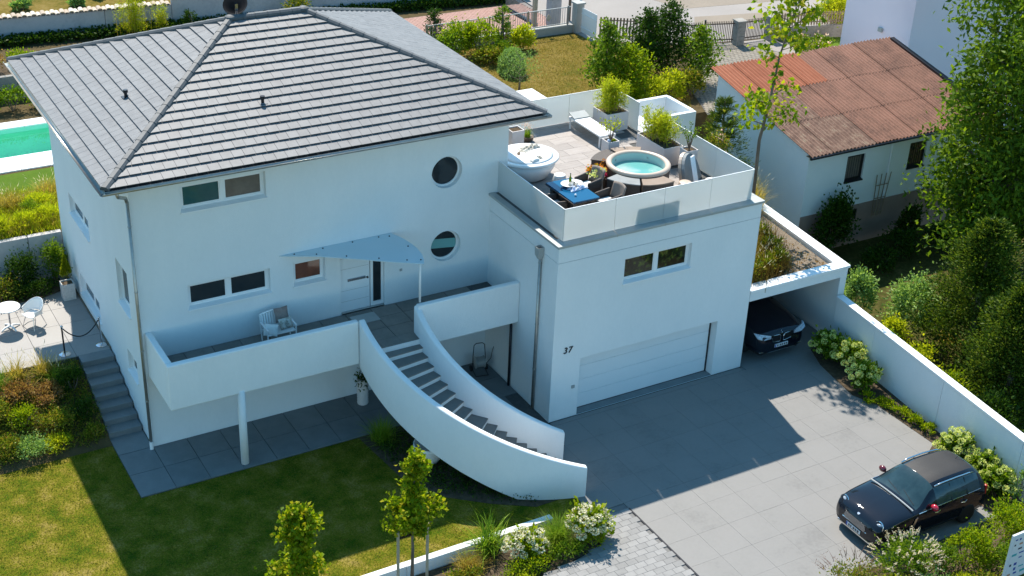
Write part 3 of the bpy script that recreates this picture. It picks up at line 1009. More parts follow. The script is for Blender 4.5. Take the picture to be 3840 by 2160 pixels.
gz = HE - 0.05
gutter([(EX0 - 0.06, EY0 - 0.055, gz), (EX1 + 0.08, EY0 - 0.055, gz)])
gutter([(EX0 - 0.055, EY1 + 0.08, gz), (EX0 - 0.055, EY0 - 0.06, gz)])
gutter([(EX1 + 0.055, EY0 - 0.06, gz), (EX1 + 0.055, EY1 + 0.08, gz)])
for vx, vy, ax in ((1.02, 3.3, 'x'), (4.12, 1.2, 'y')):
    t = (vx - EX0) / RUN if ax == 'x' else (vy - EY0) / RUN
    zz = HE + t * (HR - HE)
    v = MB().tube([(vx, vy, zz - 0.02), (vx, vy, zz + 0.17)], 0.045, 10)
    v.tube([(vx, vy, zz + 0.15), (vx, vy, zz + 0.22)], [0.07, 0.065], 10)
    v.box(vx - 0.11, vy - 0.11, zz - 0.06, vx + 0.11, vy + 0.11, zz + 0.015)
    v.build('roof_vent', 'dark_metal', roof)

# downpipe at the front left corner
dp = MB()
dp.tube([(-0.50, EY0 - 0.05, gz - 0.06), (-0.45, EY0 + 0.02, gz - 0.2), (-0.12, -0.12, 7.75), (-0.075, -0.085, 7.6)], 0.045, 10)
dp.tube([(-0.075, -0.085, 7.6), (-0.075, -0.085, 0.28)], 0.045, 12)
for z in (6.9, 5.0, 3.2, 1.6):
    dp.tube([(-0.075, -0.085, z), (-0.075, -0.085, z + 0.03)], 0.054, 12)
dpo = dp.build('downpipe', 'zinc', house, smooth=True)
MB().tube([(-0.075, -0.085, 0.28), (-0.075, -0.085, 0.02)], 0.055, 12).build('pipe_foot', 'white', dpo)
# dark base strip along the left wall
B(-0.045, 3.8, PZ - 0.1, -0.002, D, PZ + 0.05).build('base_strip', 'gravel', house)

# balcony
BF = 2.85
bal = MB()
bal.box(0.06, -1.95, 2.34, 5.44, -1.76, 3.70)
bal.box(0.06, -1.759, 2.34, 0.24, -0.002, 3.70)
bo = bal.build('balcony', 'plaster', house, bevel=0.035, seg=3)
B(7.27, -1.95, 2.40, 10.574, -1.77, 3.74).build('balcony_parapet', 'plaster', house, bevel=0.035, seg=3)
B(0.241, -1.759, 2.42, 7.27, -0.003, BF - 0.022).build('floor_slab', 'joint', bo)
B(7.271, -1.769, 2.44, 10.572, -0.003, BF - 0.022).build('floor_slab', 'joint', bo)
B(5.45, -2.22, 2.42, 7.26, -1.76, BF - 0.024).build('floor_slab', 'plaster', bo)
mt = B(0, 0, 0, 0.780, 0.568, 0.02).mesh('floor_tile', 'tile_floor')
for i in range(13):
    for j in range(3):
        x, y = 0.25 + i * 0.8, -0.02 - (j + 1) * 0.585
        if x + 0.78 < 10.57:
            inst('floor_tile', mt, bo, (x, y, BF - 0.02))
mt2 = B(0, 0, 0, 0.588, 0.42, 0.02).mesh('floor_tile', 'tile_floor')
for i in range(3):
    inst('floor_tile', mt2, bo, (5.47 + i * 0.595, -2.20, BF - 0.02))
for i in range(5):
    MB().lathe([(0.11, 0.0), (0.11, 2.40)], (0, 0, 0), 20).build('column', 'plaster', house, smooth=True, loc=(2.0, -1.87, 0.02)) if i == 0 else None

# glass canopy over the door
can = MB()
pts = [(3.94, -0.01), (7.33, -0.01), (7.48, -0.4), (7.56, -0.8), (7.585, -1.2), (7.54, -1.6), (7.44, -1.92), (7.33, -2.14), (6.72, -1.75), (5.82, -1.11), (4.9, -0.49)]
can.prism(pts[::-1], 5.14, 5.165)
co = can.build('canopy', 'canopy_glass', house, bevel=0.004)
for x, y in ((4.35, -0.1), (5.2, -0.1), (6.1, -0.1), (6.9, -0.12), (4.9, -0.36), (5.6, -0.82), (6.35, -1.32), (7.0, -1.75), (7.35, -1.9), (7.4, -1.0), (7.2, -0.2)):
    MB().lathe([(0.022, 0), (0.022, 0.016), (0.012, 0.024)], (x, y, 5.165), 10).build('bolt', 'dark_metal', co)
MB().tube([(7.42, -1.72, 3.73), (7.42, -1.72, 5.14)], 0.035, 12).build('canopy_post', 'white', house, smooth=True)
MB().obox((3.96, -0.025, 5.125), (3.36, 0, 0), (0, 0.02, 0), (0, 0, 0.035)).build('canopy_rail', 'white', co)

# ------------------------------------------------------------------ curved staircase
stair = thing('curved_staircase', 'curved outdoor staircase between rounded white walls down to the driveway', 'staircase', (10.773, -2.224, 0.0))
RO, RI = 5.323, 3.507
aO = (math.radians(176.3), math.radians(257.4))
aI = (math.radians(173.3), math.radians(256.7))


def curved_wall(r0, r1, a0, a1, zt0, zt1, zb0, zb1, n=60):
    m = MB()
    rings = []
    for i in range(n + 1):
        t = i / n
        a = a0 + (a1 - a0) * t
        zt, zb_ = zt0 + (zt1 - zt0) * t, max(0.02, zb0 + (zb1 - zb0) * t)
        if t > 0.80:
            zb_ = 0.02 if zb_ < 0.04 else zb_
        c = 0.045
        prof = [(r0, zb_), (r1, zb_), (r1, zt - c), (r1 - c * 0.3, zt - c * 0.3), (r1 - c, zt), (r0 + c, zt), (r0 + c * 0.3, zt - c * 0.3), (r0, zt - c)]
        rings.append([(r * math.cos(a), r * math.sin(a), z) for r, z in prof])
    vs = [p for rg in rings for p in rg]
    fs = [(i * 8 + k, i * 8 + (k + 1) % 8, (i + 1) * 8 + (k + 1) % 8, (i + 1) * 8 + k) for i in range(n) for k in range(8)]
    fs += [tuple(range(8)), tuple(range(n * 8, n * 8 + 8))[::-1]]
    return m.add(vs, fs)


curved_wall(RO - 0.19, RO, *aO, 3.705, 0.952, 2.25, -0.716).build('outer_wall', 'plaster', stair, smooth=False)
curved_wall(RI - 0.10, RI + 0.09, *aI, 3.705, 0.952, 2.3, -0.70).build('inner_wall', 'plaster', stair, smooth=False)
for nm in ('outer_wall', 'inner_wall'):
    for o in stair.children:
        if o.name.startswith(nm):
            o.data.polygons.foreach_set('use_smooth', [True] * len(o.data.polygons))
            md = o.modifiers.new('es', 'EDGE_SPLIT')
            md.split_angle = math.radians(50)
weights = [1.0] * 16
weights[8] = 1.7
tot = sum(weights)
ang = math.radians(178.0)
span = math.radians(74.5)
for i in range(16):
    da = span * weights[i] / tot
    zt = BF - (i + 1) * BF / 17
    a0, a1 = ang, ang + da + 0.006
    poly = [(r * math.cos(a), r * math.sin(a)) for r, a in
            [(RO - 0.192, a0), (RO - 0.192, (a0 + a1) / 2), (RO - 0.192, a1), (RI + 0.092, a1), (RI + 0.092, a0)]]
    MB().prism(poly, max(0.01, zt - 0.42), zt - 0.035).build('step', 'plaster', stair)
    poly = [(r * math.cos(a), r * math.sin(a)) for r, a in
            [(RO - 0.194, a0 - 0.004), (RO - 0.194, (a0 + a1) / 2), (RO - 0.194, a1 + 0.008), (RI + 0.094, a1 + 0.008), (RI + 0.094, a0 - 0.004)]]
    MB().prism(poly, zt - 0.035, zt).build('tread', 'tread', stair, bevel=0.006)
    ang += da

# ------------------------------------------------------------------ garage block with roof terrace
GX0, GX1, GY0, GY1, GT = 10.577, 17.68, -3.90, 4.15, 5.80
garage = thing('garage_block', 'white garage wing with roof terrace and wide sectional door', 'garage')
go, gu = (GX0, GY0, 0), (1, 0, 0)
gw = MB()
facade(gw, go, gu, fv, fn, GX1 - GX0, 5.235, [('r', 0.965, 0.0, 5.96, 1.96, 0.42), ('r', 2.25, 4.13, 4.62, 4.92, 0.15)], 0.15)
gw.quad((GX0, GY1, 0), (GX0, GY0, 0), (GX0, GY0, 5.235), (GX0, GY1, 5.235))
gw.quad((GX1, GY0, 0), (GX1, GY1, 0), (GX1, GY1, 5.235), (GX1, GY0, 5.235))
gw.quad((GX1, GY1, 0), (GX0, GY1, 0), (GX0, GY1, 5.235), (GX1, GY1, 5.235))
gw.quad((GX0, GY0, 5.235), (GX1, GY0, 5.235), (GX1, GY1, 5.235), (GX0, GY1, 5.235))
gw.build('wall', 'plaster', garage)
B(GX0 + 0.02, GY0 + 0.02, 5.235, GX1 - 0.02, GY1 - 0.02, 5.25).build('joint', 'coping', garage)
B(GX0, GY0, 5.25, GX1, GY1, 5.72).build('parapet_band', 'plaster', garage)
cp = MB()
e = 0.055
cw = 0.40
cp.box(GX0 - e, GY0 - e, 5.722, GX1 + e, GY0 + cw, 5.80)
cp.box(GX0 - e, GY0 + cw, 5.722, GX0 + cw - 0.25, -0.004, 5.80)
cp.box(GX1 - cw + 0.16, GY0 + cw, 5.722, GX1 + e, GY1 + e, 5.80)
cp.build('coping', 'coping', garage, bevel=0.008)
for x in (12.45, 14.1, 15.75):
    B(x, GY0 - e - 0.002, 5.72, x + 0.02, GY0 + 0.19, 5.803).build('coping_joint', 'zinc', garage)
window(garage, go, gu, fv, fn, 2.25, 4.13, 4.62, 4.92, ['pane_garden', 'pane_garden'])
# sectional door
for k in range(4):
    B(GX0 + 0.99, GY0 + 0.30, 0.03 + k * 0.482, GX0 + 5.90, GY0 + 0.34, 0.03 + k * 0.482 + 0.475).build('door_panel', 'door_white', garage, bevel=0.006)
B(GX0 + 0.97, GY0 + 0.345, 0.0, GX0 + 5.955, GY0 + 0.36, 1.96).build('door_frame', 'dark_metal', garage)
B(GX0 + 5.90, GY0 + 0.29, 0.02, GX0 + 5.955, GY0 + 0.345, 1.955).build('door_seal', 'black', garage)
B(GX0 + 0.97, GY0 + 0.28, 0.0, GX0 + 5.955, GY0 + 0.345, 0.028).build('door_sill', 'black', garage)
B(GX0 + 0.72, GY0 - 0.03, 1.0, GX0 + 0.82, GY0 - 0.001, 1.1).build('socket_plate', 'coping', garage)
B(GX0 + 0.966, GY0 + 0.02, 0.004, GX0 + 5.958, GY0 + 0.28, 0.022).build('door_apron', 'slab_dark', garage)
# house number
cu = bpy.data.curves.new('number', 'FONT')
cu.body = '37'
cu.size = 0.28
cu.extrude = 0.012
cu.shear = 0.18
cu.offset = 0.0
cu.space_character = 1.15
tmp = bpy.data.objects.new('tmp', cu)
COL.objects.link(tmp)
tm = bpy.data.meshes.new_from_object(tmp.evaluated_get(bpy.context.evaluated_depsgraph_get()))
bpy.data.objects.remove(tmp)
tm.materials.clear()
tm.materials.append(MATS['dark_metal'])
no = inst('house_number', tm, garage, (10.92, GY0 - 0.016, 2.27))
no.rotation_euler = (math.radians(90), 0, 0)
no['label'] = 'dark metal house number 37'
# downpipes on the garage side wall
gp = MB()
gp.tube([(GX0 - 0.06, -3.05, 5.05), (GX0 - 0.06, -3.05, 0.05)], 0.045, 12)
for z in (4.9, 2.9, 1.4):
    gp.tube([(GX0 - 0.06, -3.05, z), (GX0 - 0.06, -3.05, z + 0.03)], 0.054, 12)
gpo = gp.build('downpipe', 'zinc', garage, smooth=True)
h = MB()
h.add([(-0.11, -0.1, 0.25), (0.08, -0.1, 0.25), (0.08, 0.1, 0.25), (-0.11, 0.1, 0.25), (-0.10, -0.09, 0.0), (0.07, -0.09, 0), (0.07, 0.09, 0), (-0.10, 0.09, 0),
       (-0.05, -0.05, -0.12), (0.04, -0.05, -0.12), (0.04, 0.05, -0.12), (-0.05, 0.05, -0.12)],
      [(0, 1, 5, 4), (1, 2, 6, 5), (2, 3, 7, 6), (3, 0, 4, 7), (4, 5, 9, 8), (5, 6, 10, 9), (6, 7, 11, 10), (7, 4, 8, 11)])
h.build('hopper', 'coping', gpo, loc=(GX0 - 0.085, -3.05, 5.17), solid=0.006)
MB().tube([(GX0 - 0.055, -1.62, 2.4), (GX0 - 0.055, -1.62, 0.03)], 0.04, 10).build('dark_downpipe', 'dark_metal', garage, smooth=True)

# terrace floor
tfl = B(GX0 + 0.16, GY0 + 0.4, 5.722, GX1 - 0.31, GY1, 5.765).build('terrace_floor', 'joint', garage)
md_ = B(0, 0, 0, 0.892, 0.442, 0.022).mesh('deck_tile', 'deck')
for j in range(17):
    for i in range(9):
        x, y = 10.2 + i * 0.9 + (0.45 if j % 2 else 0), -3.5 + j * 0.45
        if x < GX0 + 0.15 or x + 0.89 > GX1 - 0.30 or (x < W and y > -0.45):
            continue
        inst('deck_tile', md_, tfl, (x, y, 5.768))

rail = thing('glass_railing', 'frosted glass railing around the roof terrace', 'railing', (14, -3.7, 5.8))


def panel(p, q, z0=5.805, z1=6.765):
    p, q = np.array((*p, z0), float) - np.array((14, -3.7, 5.8)), np.array((*q, z0), float) - np.array((14, -3.7, 5.8))
    u = q - p
    L = np.linalg.norm(u)
    u = u / L
    s = np.array((-u[1], u[0], 0)) * 0.016
    MB().obox(p + u * 0.006, u * (L - 0.012), s, (0, 0, z1 - z0)).build('panel', 'frosted', rail)
    MB().obox(p + u * 0.006 - s * 0.3 + np.array((0, 0, z1 - z0 + 0.001)), u * (L - 0.012), s * 1.6, (0, 0, 0.012)).build('edge_strip', 'white', rail)


for a, b_ in zip((10.81, 12.5, 14.18, 15.83), (12.5, 14.18, 15.83, 17.39)):
    panel((a, -3.70), (b_, -3.70))
panel((10.81, -1.9), (10.81, -3.68))
panel((10.81, -0.02), (10.81, -1.9))
panel((17.39, -3.68), (17.39, -1.9))
panel((17.39, -1.9), (17.39, -0.1))
panel((17.39, -0.1), (17.39, 0.6))
panel((17.39, 2.25), (17.39, 3.86))
for a, b_ in zip((11.15, 12.9, 14.2, 15.69), (12.9, 14.2, 15.69, 17.37)):
    panel((b_, 3.87), (a, 3.87))

# white roof structure beyond the terrace
rb = thing('roof_well', 'white open topped plaster box standing behind the hot tub terrace', 'roof box', (18.4, 3.2, 4.2))
m = MB()
m.box(-0.70, 0.72, -2, 1.42, 0.86, 1.86).box(1.28, -0.72, -2, 1.42, 0.72, 1.88).box(-0.1, -0.86, -2, 1.42, -0.72, 1.86)
m.build('wall', 'plaster', rb)
B(-0.68, -0.85, -2, 1.28, 0.72, 0.9).build('floor', 'plaster', rb)
B(-0.69, -0.86, 1.56, -0.2, 0.1, 1.62).build('white_slab', 'white', rb)

# ------------------------------------------------------------------ carport with planted roof
cport = thing('carport', 'white open carport with planted gravel roof beside the garage', 'carport')


def cpx(y):
    return 21.66 + 0.1 * (y + 3.9)


CY0, CY1 = -3.92, 6.5
c = MB()
c.prism([(17.69, CY0), (cpx(CY0), CY0), (cpx(CY0) - 0.05, CY0 + 0.42), (17.69, CY0 + 0.42)], 2.36, 2.66)
c.build('front_beam', 'plaster', cport)
MB().prism([(cpx(CY0) - 0.27, CY0 + 0.005), (cpx(CY0) - 0.004, CY0 + 0.005), (cpx(CY1) - 0.004, CY1), (cpx(CY1) - 0.27, CY1)], -0.5, 2.655).build('side_wall', 'plaster', cport)
B(17.7, 2.2, 0, 21.9, 2.4, 2.36).build('rear_wall', 'plaster', cport)
MB().prism([(17.69, CY0 + 0.42), (cpx(CY0) - 0.27, CY0 + 0.42), (cpx(CY1) - 0.27, CY1), (17.69, CY1)], 2.36, 2.45).build('roof_slab', 'plaster', cport)
MB().prism([(17.69, CY0 + 0.38), (cpx(CY0) - 0.36, CY0 + 0.38), (cpx(CY1) - 0.36, CY1), (17.69, CY1)], 2.451, 2.60).build('gravel_bed', 'gravel', cport)
k = MB()
k.prism([(17.69, CY0 - 0.04), (cpx(CY0) + 0.05, CY0 - 0.04), (cpx(CY0) - 0.32, CY0 + 0.36), (17.69, CY0 + 0.36)], 2.662, 2.75)
k.prism([(cpx(CY0) + 0.051, CY0 - 0.035), (cpx(CY1) + 0.05, CY1), (cpx(CY1) - 0.32, CY1), (cpx(CY0) - 0.315, CY0 + 0.36)], 2.662, 2.752)
k.build('coping', 'white', cport, bevel=0.006)

# ------------------------------------------------------------------ satellite dish
dish = thing('satellite_dish', 'black satellite dish on a mast behind the roof ridge', 'satellite dish', (4.75, 4.75, 10.25))
MB().tube([(0, 0, 0), (0, 0, 0.55)], 0.025, 10).build('mast', 'steel', dish)
prof = [(0.001, 0.0)] + [(0.38 * i / 6, 0.09 * (i / 6) ** 2) for i in range(1, 7)]
o = MB().lathe(prof[:-1] + [(0.38, 0.09), (0.385, 0.082), (0.3, 0.05), (0.001, -0.012)], (0, 0, 0), 28, 0.92, 1.0).build('reflector', 'dark_metal', dish, smooth=True, loc=(0, 0.03, 0.52))
o.rotation_euler = (math.radians(-68), 0, math.radians(-10))
MB().tube([(0, 0.05, 0.2), (0.02, 0.35, 0.42)], 0.012, 6).build('feed_arm', 'steel', dish)
B(-0.04, -0.05, 0.40, 0.04, 0.06, 0.60).build('bracket', 'steel', dish)

# ------------------------------------------------------------------ cars


def pchip(x, y, xs):
    x, y = np.array(x, float), np.array(y, float)
    h = np.diff(x)
    dl = np.diff(y) / h
    m = np.zeros(len(x))
    for i in range(1, len(x) - 1):
        if dl[i - 1] * dl[i] > 0:
            w1, w2 = 2 * h[i] + h[i - 1], h[i] + 2 * h[i - 1]
            m[i] = (w1 + w2) / (w1 / dl[i - 1] + w2 / dl[i])
    m[0], m[-1] = dl[0], dl[-1]
    i = np.clip(np.searchsorted(x, xs, 'right') - 1, 0, len(x) - 2)
    t = (xs - x[i]) / h[i]
    return ((1 + 2 * t) * (1 - t) ** 2 * y[i] + t * (1 - t) ** 2 * h[i] * m[i] + t * t * (3 - 2 * t) * y[i + 1] + t * t * (t - 1) * h[i] * m[i + 1])


def car_shell(root, stations, parts, sub=5):
    """loft the body through cross sections; parts(i, j) -> (part name, material) for key cell i (station), j (row)"""
    X = [s[0] for s in stations]
    nr = len(stations[0][1])
    xs = np.unique(np.concatenate([np.linspace(X[i], X[i + 1], sub + 1) for i in range(len(X) - 1)]))
    rows = []
    for j in range(nr):
        rows.append((pchip(X, [s[1][j][0] for s in stations], xs), pchip(X, [s[1][j][1] for s in stations], xs)))
    jj = np.arange(nr, dtype=float)
    js = np.unique(np.concatenate([np.linspace(j, j + 1, sub + 1) for j in range(nr - 1)]))
    G = np.zeros((len(xs), len(js), 3))
    for a in range(len(xs)):
        G[a, :, 0] = xs[a]
        G[a, :, 1] = pchip(jj, [rows[j][0][a] for j in range(nr)], js)
        G[a, :, 2] = pchip(jj, [rows[j][1][a] for j in range(nr)], js)
    cells = {}
    for a in range(len(xs) - 1):
        for b_ in range(len(js) - 1):
            i, j = a // sub, b_ // sub
            for side in (1, -1):
                nm_, mt_ = parts(i, j, side)
                cells.setdefault((nm_, mt_, side if 'side' in nm_ or 'quarter' in nm_ or nm_ == 'sill' else 0), []).append((a, b_, side))
    S = np.array((1, -1, 1.0))
    for (nm, mt, _s), lst in cells.items():
        m = MB()
        vid = {}

        def gv(a, b_, side):
            k = (a, b_, side if b_ < len(js) - 1 else 1)
            if k not in vid:
                p = G[a, b_] * (S if side < 0 else 1.0)
                vid[k] = len(m.v)
                m.v.append(tuple(p))
            return vid[k]
        for a, b_, side in lst:
            q = (gv(a, b_, side), gv(a + 1, b_, side), gv(a + 1, b_ + 1, side), gv(a, b_ + 1, side))
            m.f.append(q if side > 0 else q[::-1])
        if nm == 'body':
            for a, flip in ((0, False), (len(xs) - 1, True)):
                loop = [gv(a, b_, 1) for b_ in range(len(js))] + [gv(a, b_, -1) for b_ in range(len(js) - 2, -1, -1)]
                m.f.append(tuple(loop[::-1] if flip else loop))
        # outward normals: (dx) x (d row) for side +1 points inwards or outwards depending on order
        m.f = [f[::-1] for f in m.f]
        m.build(nm, mt, root, smooth=True)
    return xs, G


def wheel(root, x, y, r, side, w=0.22):
    t = MB().lathe([(r - 0.10, -w / 2), (r - 0.03, -w / 2), (r, -w / 2 + 0.04), (r, w / 2 - 0.04), (r - 0.03, w / 2), (r - 0.10, w / 2)], (0, 0, 0), 28)
    o = t.build('wheel', 'rubber', root, smooth=True, loc=(x, y, r + 0.022))
    o.rotation_euler.x = math.radians(90)
    rm = MB().lathe([(0.02, w / 2 * side + 0.0), (r - 0.1, w / 2 * side - 0.01 * side)], (0, 0, 0), 20)
    for k in range(5):
        a = 2 * math.pi * k / 5
        rm.obox((math.cos(a + 1.57) * 0.02, math.sin(a + 1.57) * 0.02, (w / 2 + 0.002) * side), (math.cos(a) * (r - 0.1), math.sin(a) * (r - 0.1), 0), (-math.sin(a) * 0.04, math.cos(a) * 0.04, 0), (0, 0, 0.012 * side))
    rm.build('rim', 'steel', o)
    m = MB().tube([(x + (r + 0.06) * math.cos(a), y + side * 0.02, r + 0.03 + (r + 0.06) * math.sin(a)) for a in np.linspace(-0.1, math.pi + 0.1, 15)], 0.035, 6, False)
    m.build('wheel_arch', 'black', root, smooth=True)


MINI = [
    (0.00, [(.42, .30), (.55, .38), (.60, .50), (.60, .60), (.50, .66), (.35, .68), (.18, .69), (0, .69)]),
    (0.07, [(.62, .22), (.73, .34), (.77, .52), (.74, .70), (.60, .77), (.42, .79), (.2, .80), (0, .80)]),
    (0.30, [(.74, .20), (.85, .34), (.88, .55), (.84, .79), (.69, .875), (.46, .90), (.22, .915), (0, .92)]),
    (0.75, [(.78, .20), (.885, .34), (.90, .58), (.865, .87), (.74, .955), (.5, .99), (.25, 1.0), (0, 1.005)]),
    (1.38, [(.78, .20), (.885, .34), (.895, .60), (.865, .945), (.75, 1.00), (.52, 1.04), (.26, 1.06), (0, 1.065)]),
    (2.06, [(.78, .20), (.885, .34), (.895, .62), (.86, .97), (.605, 1.39), (.47, 1.455), (.25, 1.49), (0, 1.50)]),
    (2.65, [(.78, .20), (.885, .34), (.895, .62), (.86, .985), (.62, 1.42), (.48, 1.50), (.26, 1.53), (0, 1.535)]),
    (3.22, [(.78, .20), (.885, .34), (.895, .62), (.855, 1.00), (.605, 1.415), (.475, 1.49), (.26, 1.52), (0, 1.525)]),
    (3.72, [(.76, .22), (.865, .36), (.875, .62), (.835, 1.0), (.575, 1.35), (.44, 1.42), (.24, 1.45), (0, 1.455)]),
    (4.00, [(.72, .26), (.82, .38), (.83, .62), (.78, .95), (.57, 1.13), (.44, 1.18), (.24, 1.20), (0, 1.21)]),
    (4.10, [(.60, .32), (.70, .40), (.72, .60), (.66, .85), (.5, .92), (.38, .94), (.2, .95), (0, .95)])]


def mini_parts(i, j, side):
    if i == 4 and j >= 4:
        return ('windscreen', 'car_glass')
    if i == 8 and j >= 4:
        return ('rear_window', 'car_glass')
    if j == 3 and i in (5, 6, 7):
        return ('front_side_window' if i == 5 else 'rear_side_window' if i == 6 else 'quarter_window', 'car_glass')
    if i in (5, 6, 7) and j >= 5:
        return ('roof_panel', 'car_roof')
    if j == 0:
        return ('sill', 'rubber')
    return ('body', 'car_black')


mini = thing('black_compact_car', 'small black car with red mirror caps parked on the grey driveway', 'car', (14.90, -12.15, 0.0))
mini.scale = (0.968, 1, 1)
car_shell(mini, MINI, mini_parts)
for y in (0.80, -0.80):
    s = 1 if y > 0 else -1
    wheel(mini, 0.72, y, 0.31, s)
    wheel(mini, 3.32, y, 0.31, s)
    MB().tube([(2.10, s * 0.60, 1.435), (2.35, s * 0.615, 1.475), (2.9, s * 0.615, 1.485), (3.4, s * 0.595, 1.455), (3.58, s * 0.58, 1.41)], 0.02, 8).build('roof_rail', 'chrome', mini, smooth=True)
    mr = MB().ball((0, 0, 0), 0.115, 14, 9, 0.78)
    mr.v = [(v[0] * 0.75 - 0.02, v[1] * 1.05, v[2]) for v in mr.v]
    o = mr.build('mirror', 'red_gloss' if s < 0 else 'red_dark', mini, smooth=True, loc=(1.86, s * 0.97, 1.07))
    MB().tube([(1.88, s * 0.83, 1.0), (1.87, s * 0.93, 1.05)], 0.02, 6).build('mirror_arm', 'black', mini)
    hl = MB().ball((0, 0, 0), 0.15, 16, 8, 0.8)
    hl.v = [(v[0] * 0.42, v[1] * 0.8, v[2]) for v in hl.v]
    o = hl.build('headlight', 'lamp_glass', mini, smooth=True, loc=(0.245, s * 0.65, 0.765))
    o.rotation_euler = (0, math.radians(-25), s * math.radians(-28))
    MB().tube([(0.195 + 0.1 * math.cos(a) * 0.4, s * 0.655 + 0.145 * math.sin(a), 0.79 + 0.135 * math.cos(a)) for a in np.linspace(0, 2 * math.pi, 21)], 0.012, 6, False).build('headlight_ring', 'chrome', mini)
    # silver scuttle behind the front wheel
    MB().add([(1.26, s * 0.903, 0.86), (1.34, s * 0.903, 0.88), (1.26, s * 0.912, 0.64), (1.16, s * 0.912, 0.60)], [(0, 1, 2, 3)]).build('side_scuttle', 'chrome', mini, solid=0.01)
    for hx in (1.98, 2.98):
        MB().tube([(hx, s * 0.895, 0.82), (hx + 0.09, s * 0.93, 0.835), (hx + 0.2, s * 0.895, 0.845)], 0.014, 6).build('door_handle', 'chrome', mini)
    tl = MB().box(3.96, min(s * 0.66, s * 0.83), 0.70, 4.04, max(s * 0.66, s * 0.83), 1.0)
    tl.build('tail_light', 'tail_red', mini, bevel=0.03)
    # bright line under the side windows
    MB().tube([(1.4, s * 0.872, 0.955), (2.05, s * 0.866, 0.978), (2.65, s * 0.866, 0.993), (3.22, s * 0.861, 1.006), (3.72, s * 0.842, 1.005)], 0.009, 6).build('window_trim', 'chrome', mini)
    MB().tube([(2.62, s * 0.87, 0.99), (2.62, s * 0.635, 1.40)], 0.018, 6).build('door_pillar', 'black', mini)
    MB().tube([(3.2, s * 0.866, 1.0), (3.18, s * 0.625, 1.395)], 0.022, 6).build('door_pillar', 'black', mini)
gr = MB()
for k in range(6):
    gr.box(-0.012, -0.40 + 0.015 * abs(k - 2), 0.50 + k * 0.036, 0.02 + k * 0.008, 0.40 - 0.015 * abs(k - 2), 0.512 + k * 0.036)
gr.build('grille', 'chrome', mini)
MB().tube([(0.01, -0.44, 0.50), (0.0, 0.44, 0.50), (0.045, 0.46, 0.66), (0.05, 0.36, 0.715), (0.05, -0.36, 0.715), (0.045, -0.46, 0.66), (0.01, -0.44, 0.50)], 0.015, 6).build('grille_surround', 'chrome', mini)
B(-0.005, -0.40, 0.49, 0.03, 0.40, 0.70).build('grille_mesh', 'black', mini)
MB().lathe([(0.045, 0.0), (0.04, 0.012)], (0, 0, 0), 14).build('badge', 'chrome', mini, loc=(0.10, 0, 0.815)).rotation_euler.y = math.radians(-25)
pl = B(-0.022, -0.26, 0.335, -0.008, 0.26, 0.445).build('number_plate', 'plate', mini)
B(-0.026, 0.215, 0.338, -0.0225, 0.258, 0.442).build('plate_band', 'plate_blue', pl)
for k, (a, ww) in enumerate(((0.15, .05), (0.08, .05), (-0.02, .06), (-0.10, .05), (-0.18, .06))):
    B(-0.0255, a - ww / 2, 0.355, -0.0225, a + ww / 2, 0.425).build('plate_mark', 'plate_mark', pl)
B(0.0, -0.62, 0.24, 0.06, 0.62, 0.31).build('bumper_trim', 'chrome', mini, bevel=0.02)
# cowl, wipers, aerial, bonnet line
MB().tube([(1.24, y, 1.04 + 0.03 * (1 - (y / 0.75) ** 2)) for y in np.linspace(-0.78, 0.78, 15)], 0.022, 6).build('cowl', 'coping', mini)
MB().tube([(1.42, -0.1, 1.085), (1.55, 0.48, 1.13)], 0.007, 5).build('wiper', 'rubber', mini)
MB().tube([(1.42, -0.62, 1.06), (1.57, -0.08, 1.16)], 0.007, 5).build('wiper', 'rubber', mini)
MB().tube([(3.5, 0, 1.49), (3.78, 0, 1.68)], 0.007, 5).build('aerial', 'black', mini)

# dark SUV under the carport, its nose towards the driveway
SUV = [(x * 1.19, [(y * 1.10, z * 1.09 + (0.14 if z > 0.45 else 0.06)) for y, z in r]) for x, r in MINI]
SUV[0] = (0.0, [(.55, .36), (.72, .44), (.80, .60), (.82, .78), (.72, .90), (.45, .94), (.2, .95), (0, .955)])
SUV[1] = (0.06, [(.72, .28), (.86, .42), (.90, .62), (.88, .86), (.74, .98), (.46, 1.01), (.22, 1.025), (0, 1.03)])
suv = thing('black_suv', 'black car with twin chrome grilles parked under the carport', 'car', (19.12, -4.06, 0.0), math.radians(90))


def suv_parts(i, j, side):
    n, m = mini_parts(i, j, side)
    return (n, 'car_black') if n == 'roof_panel' else (n, m)


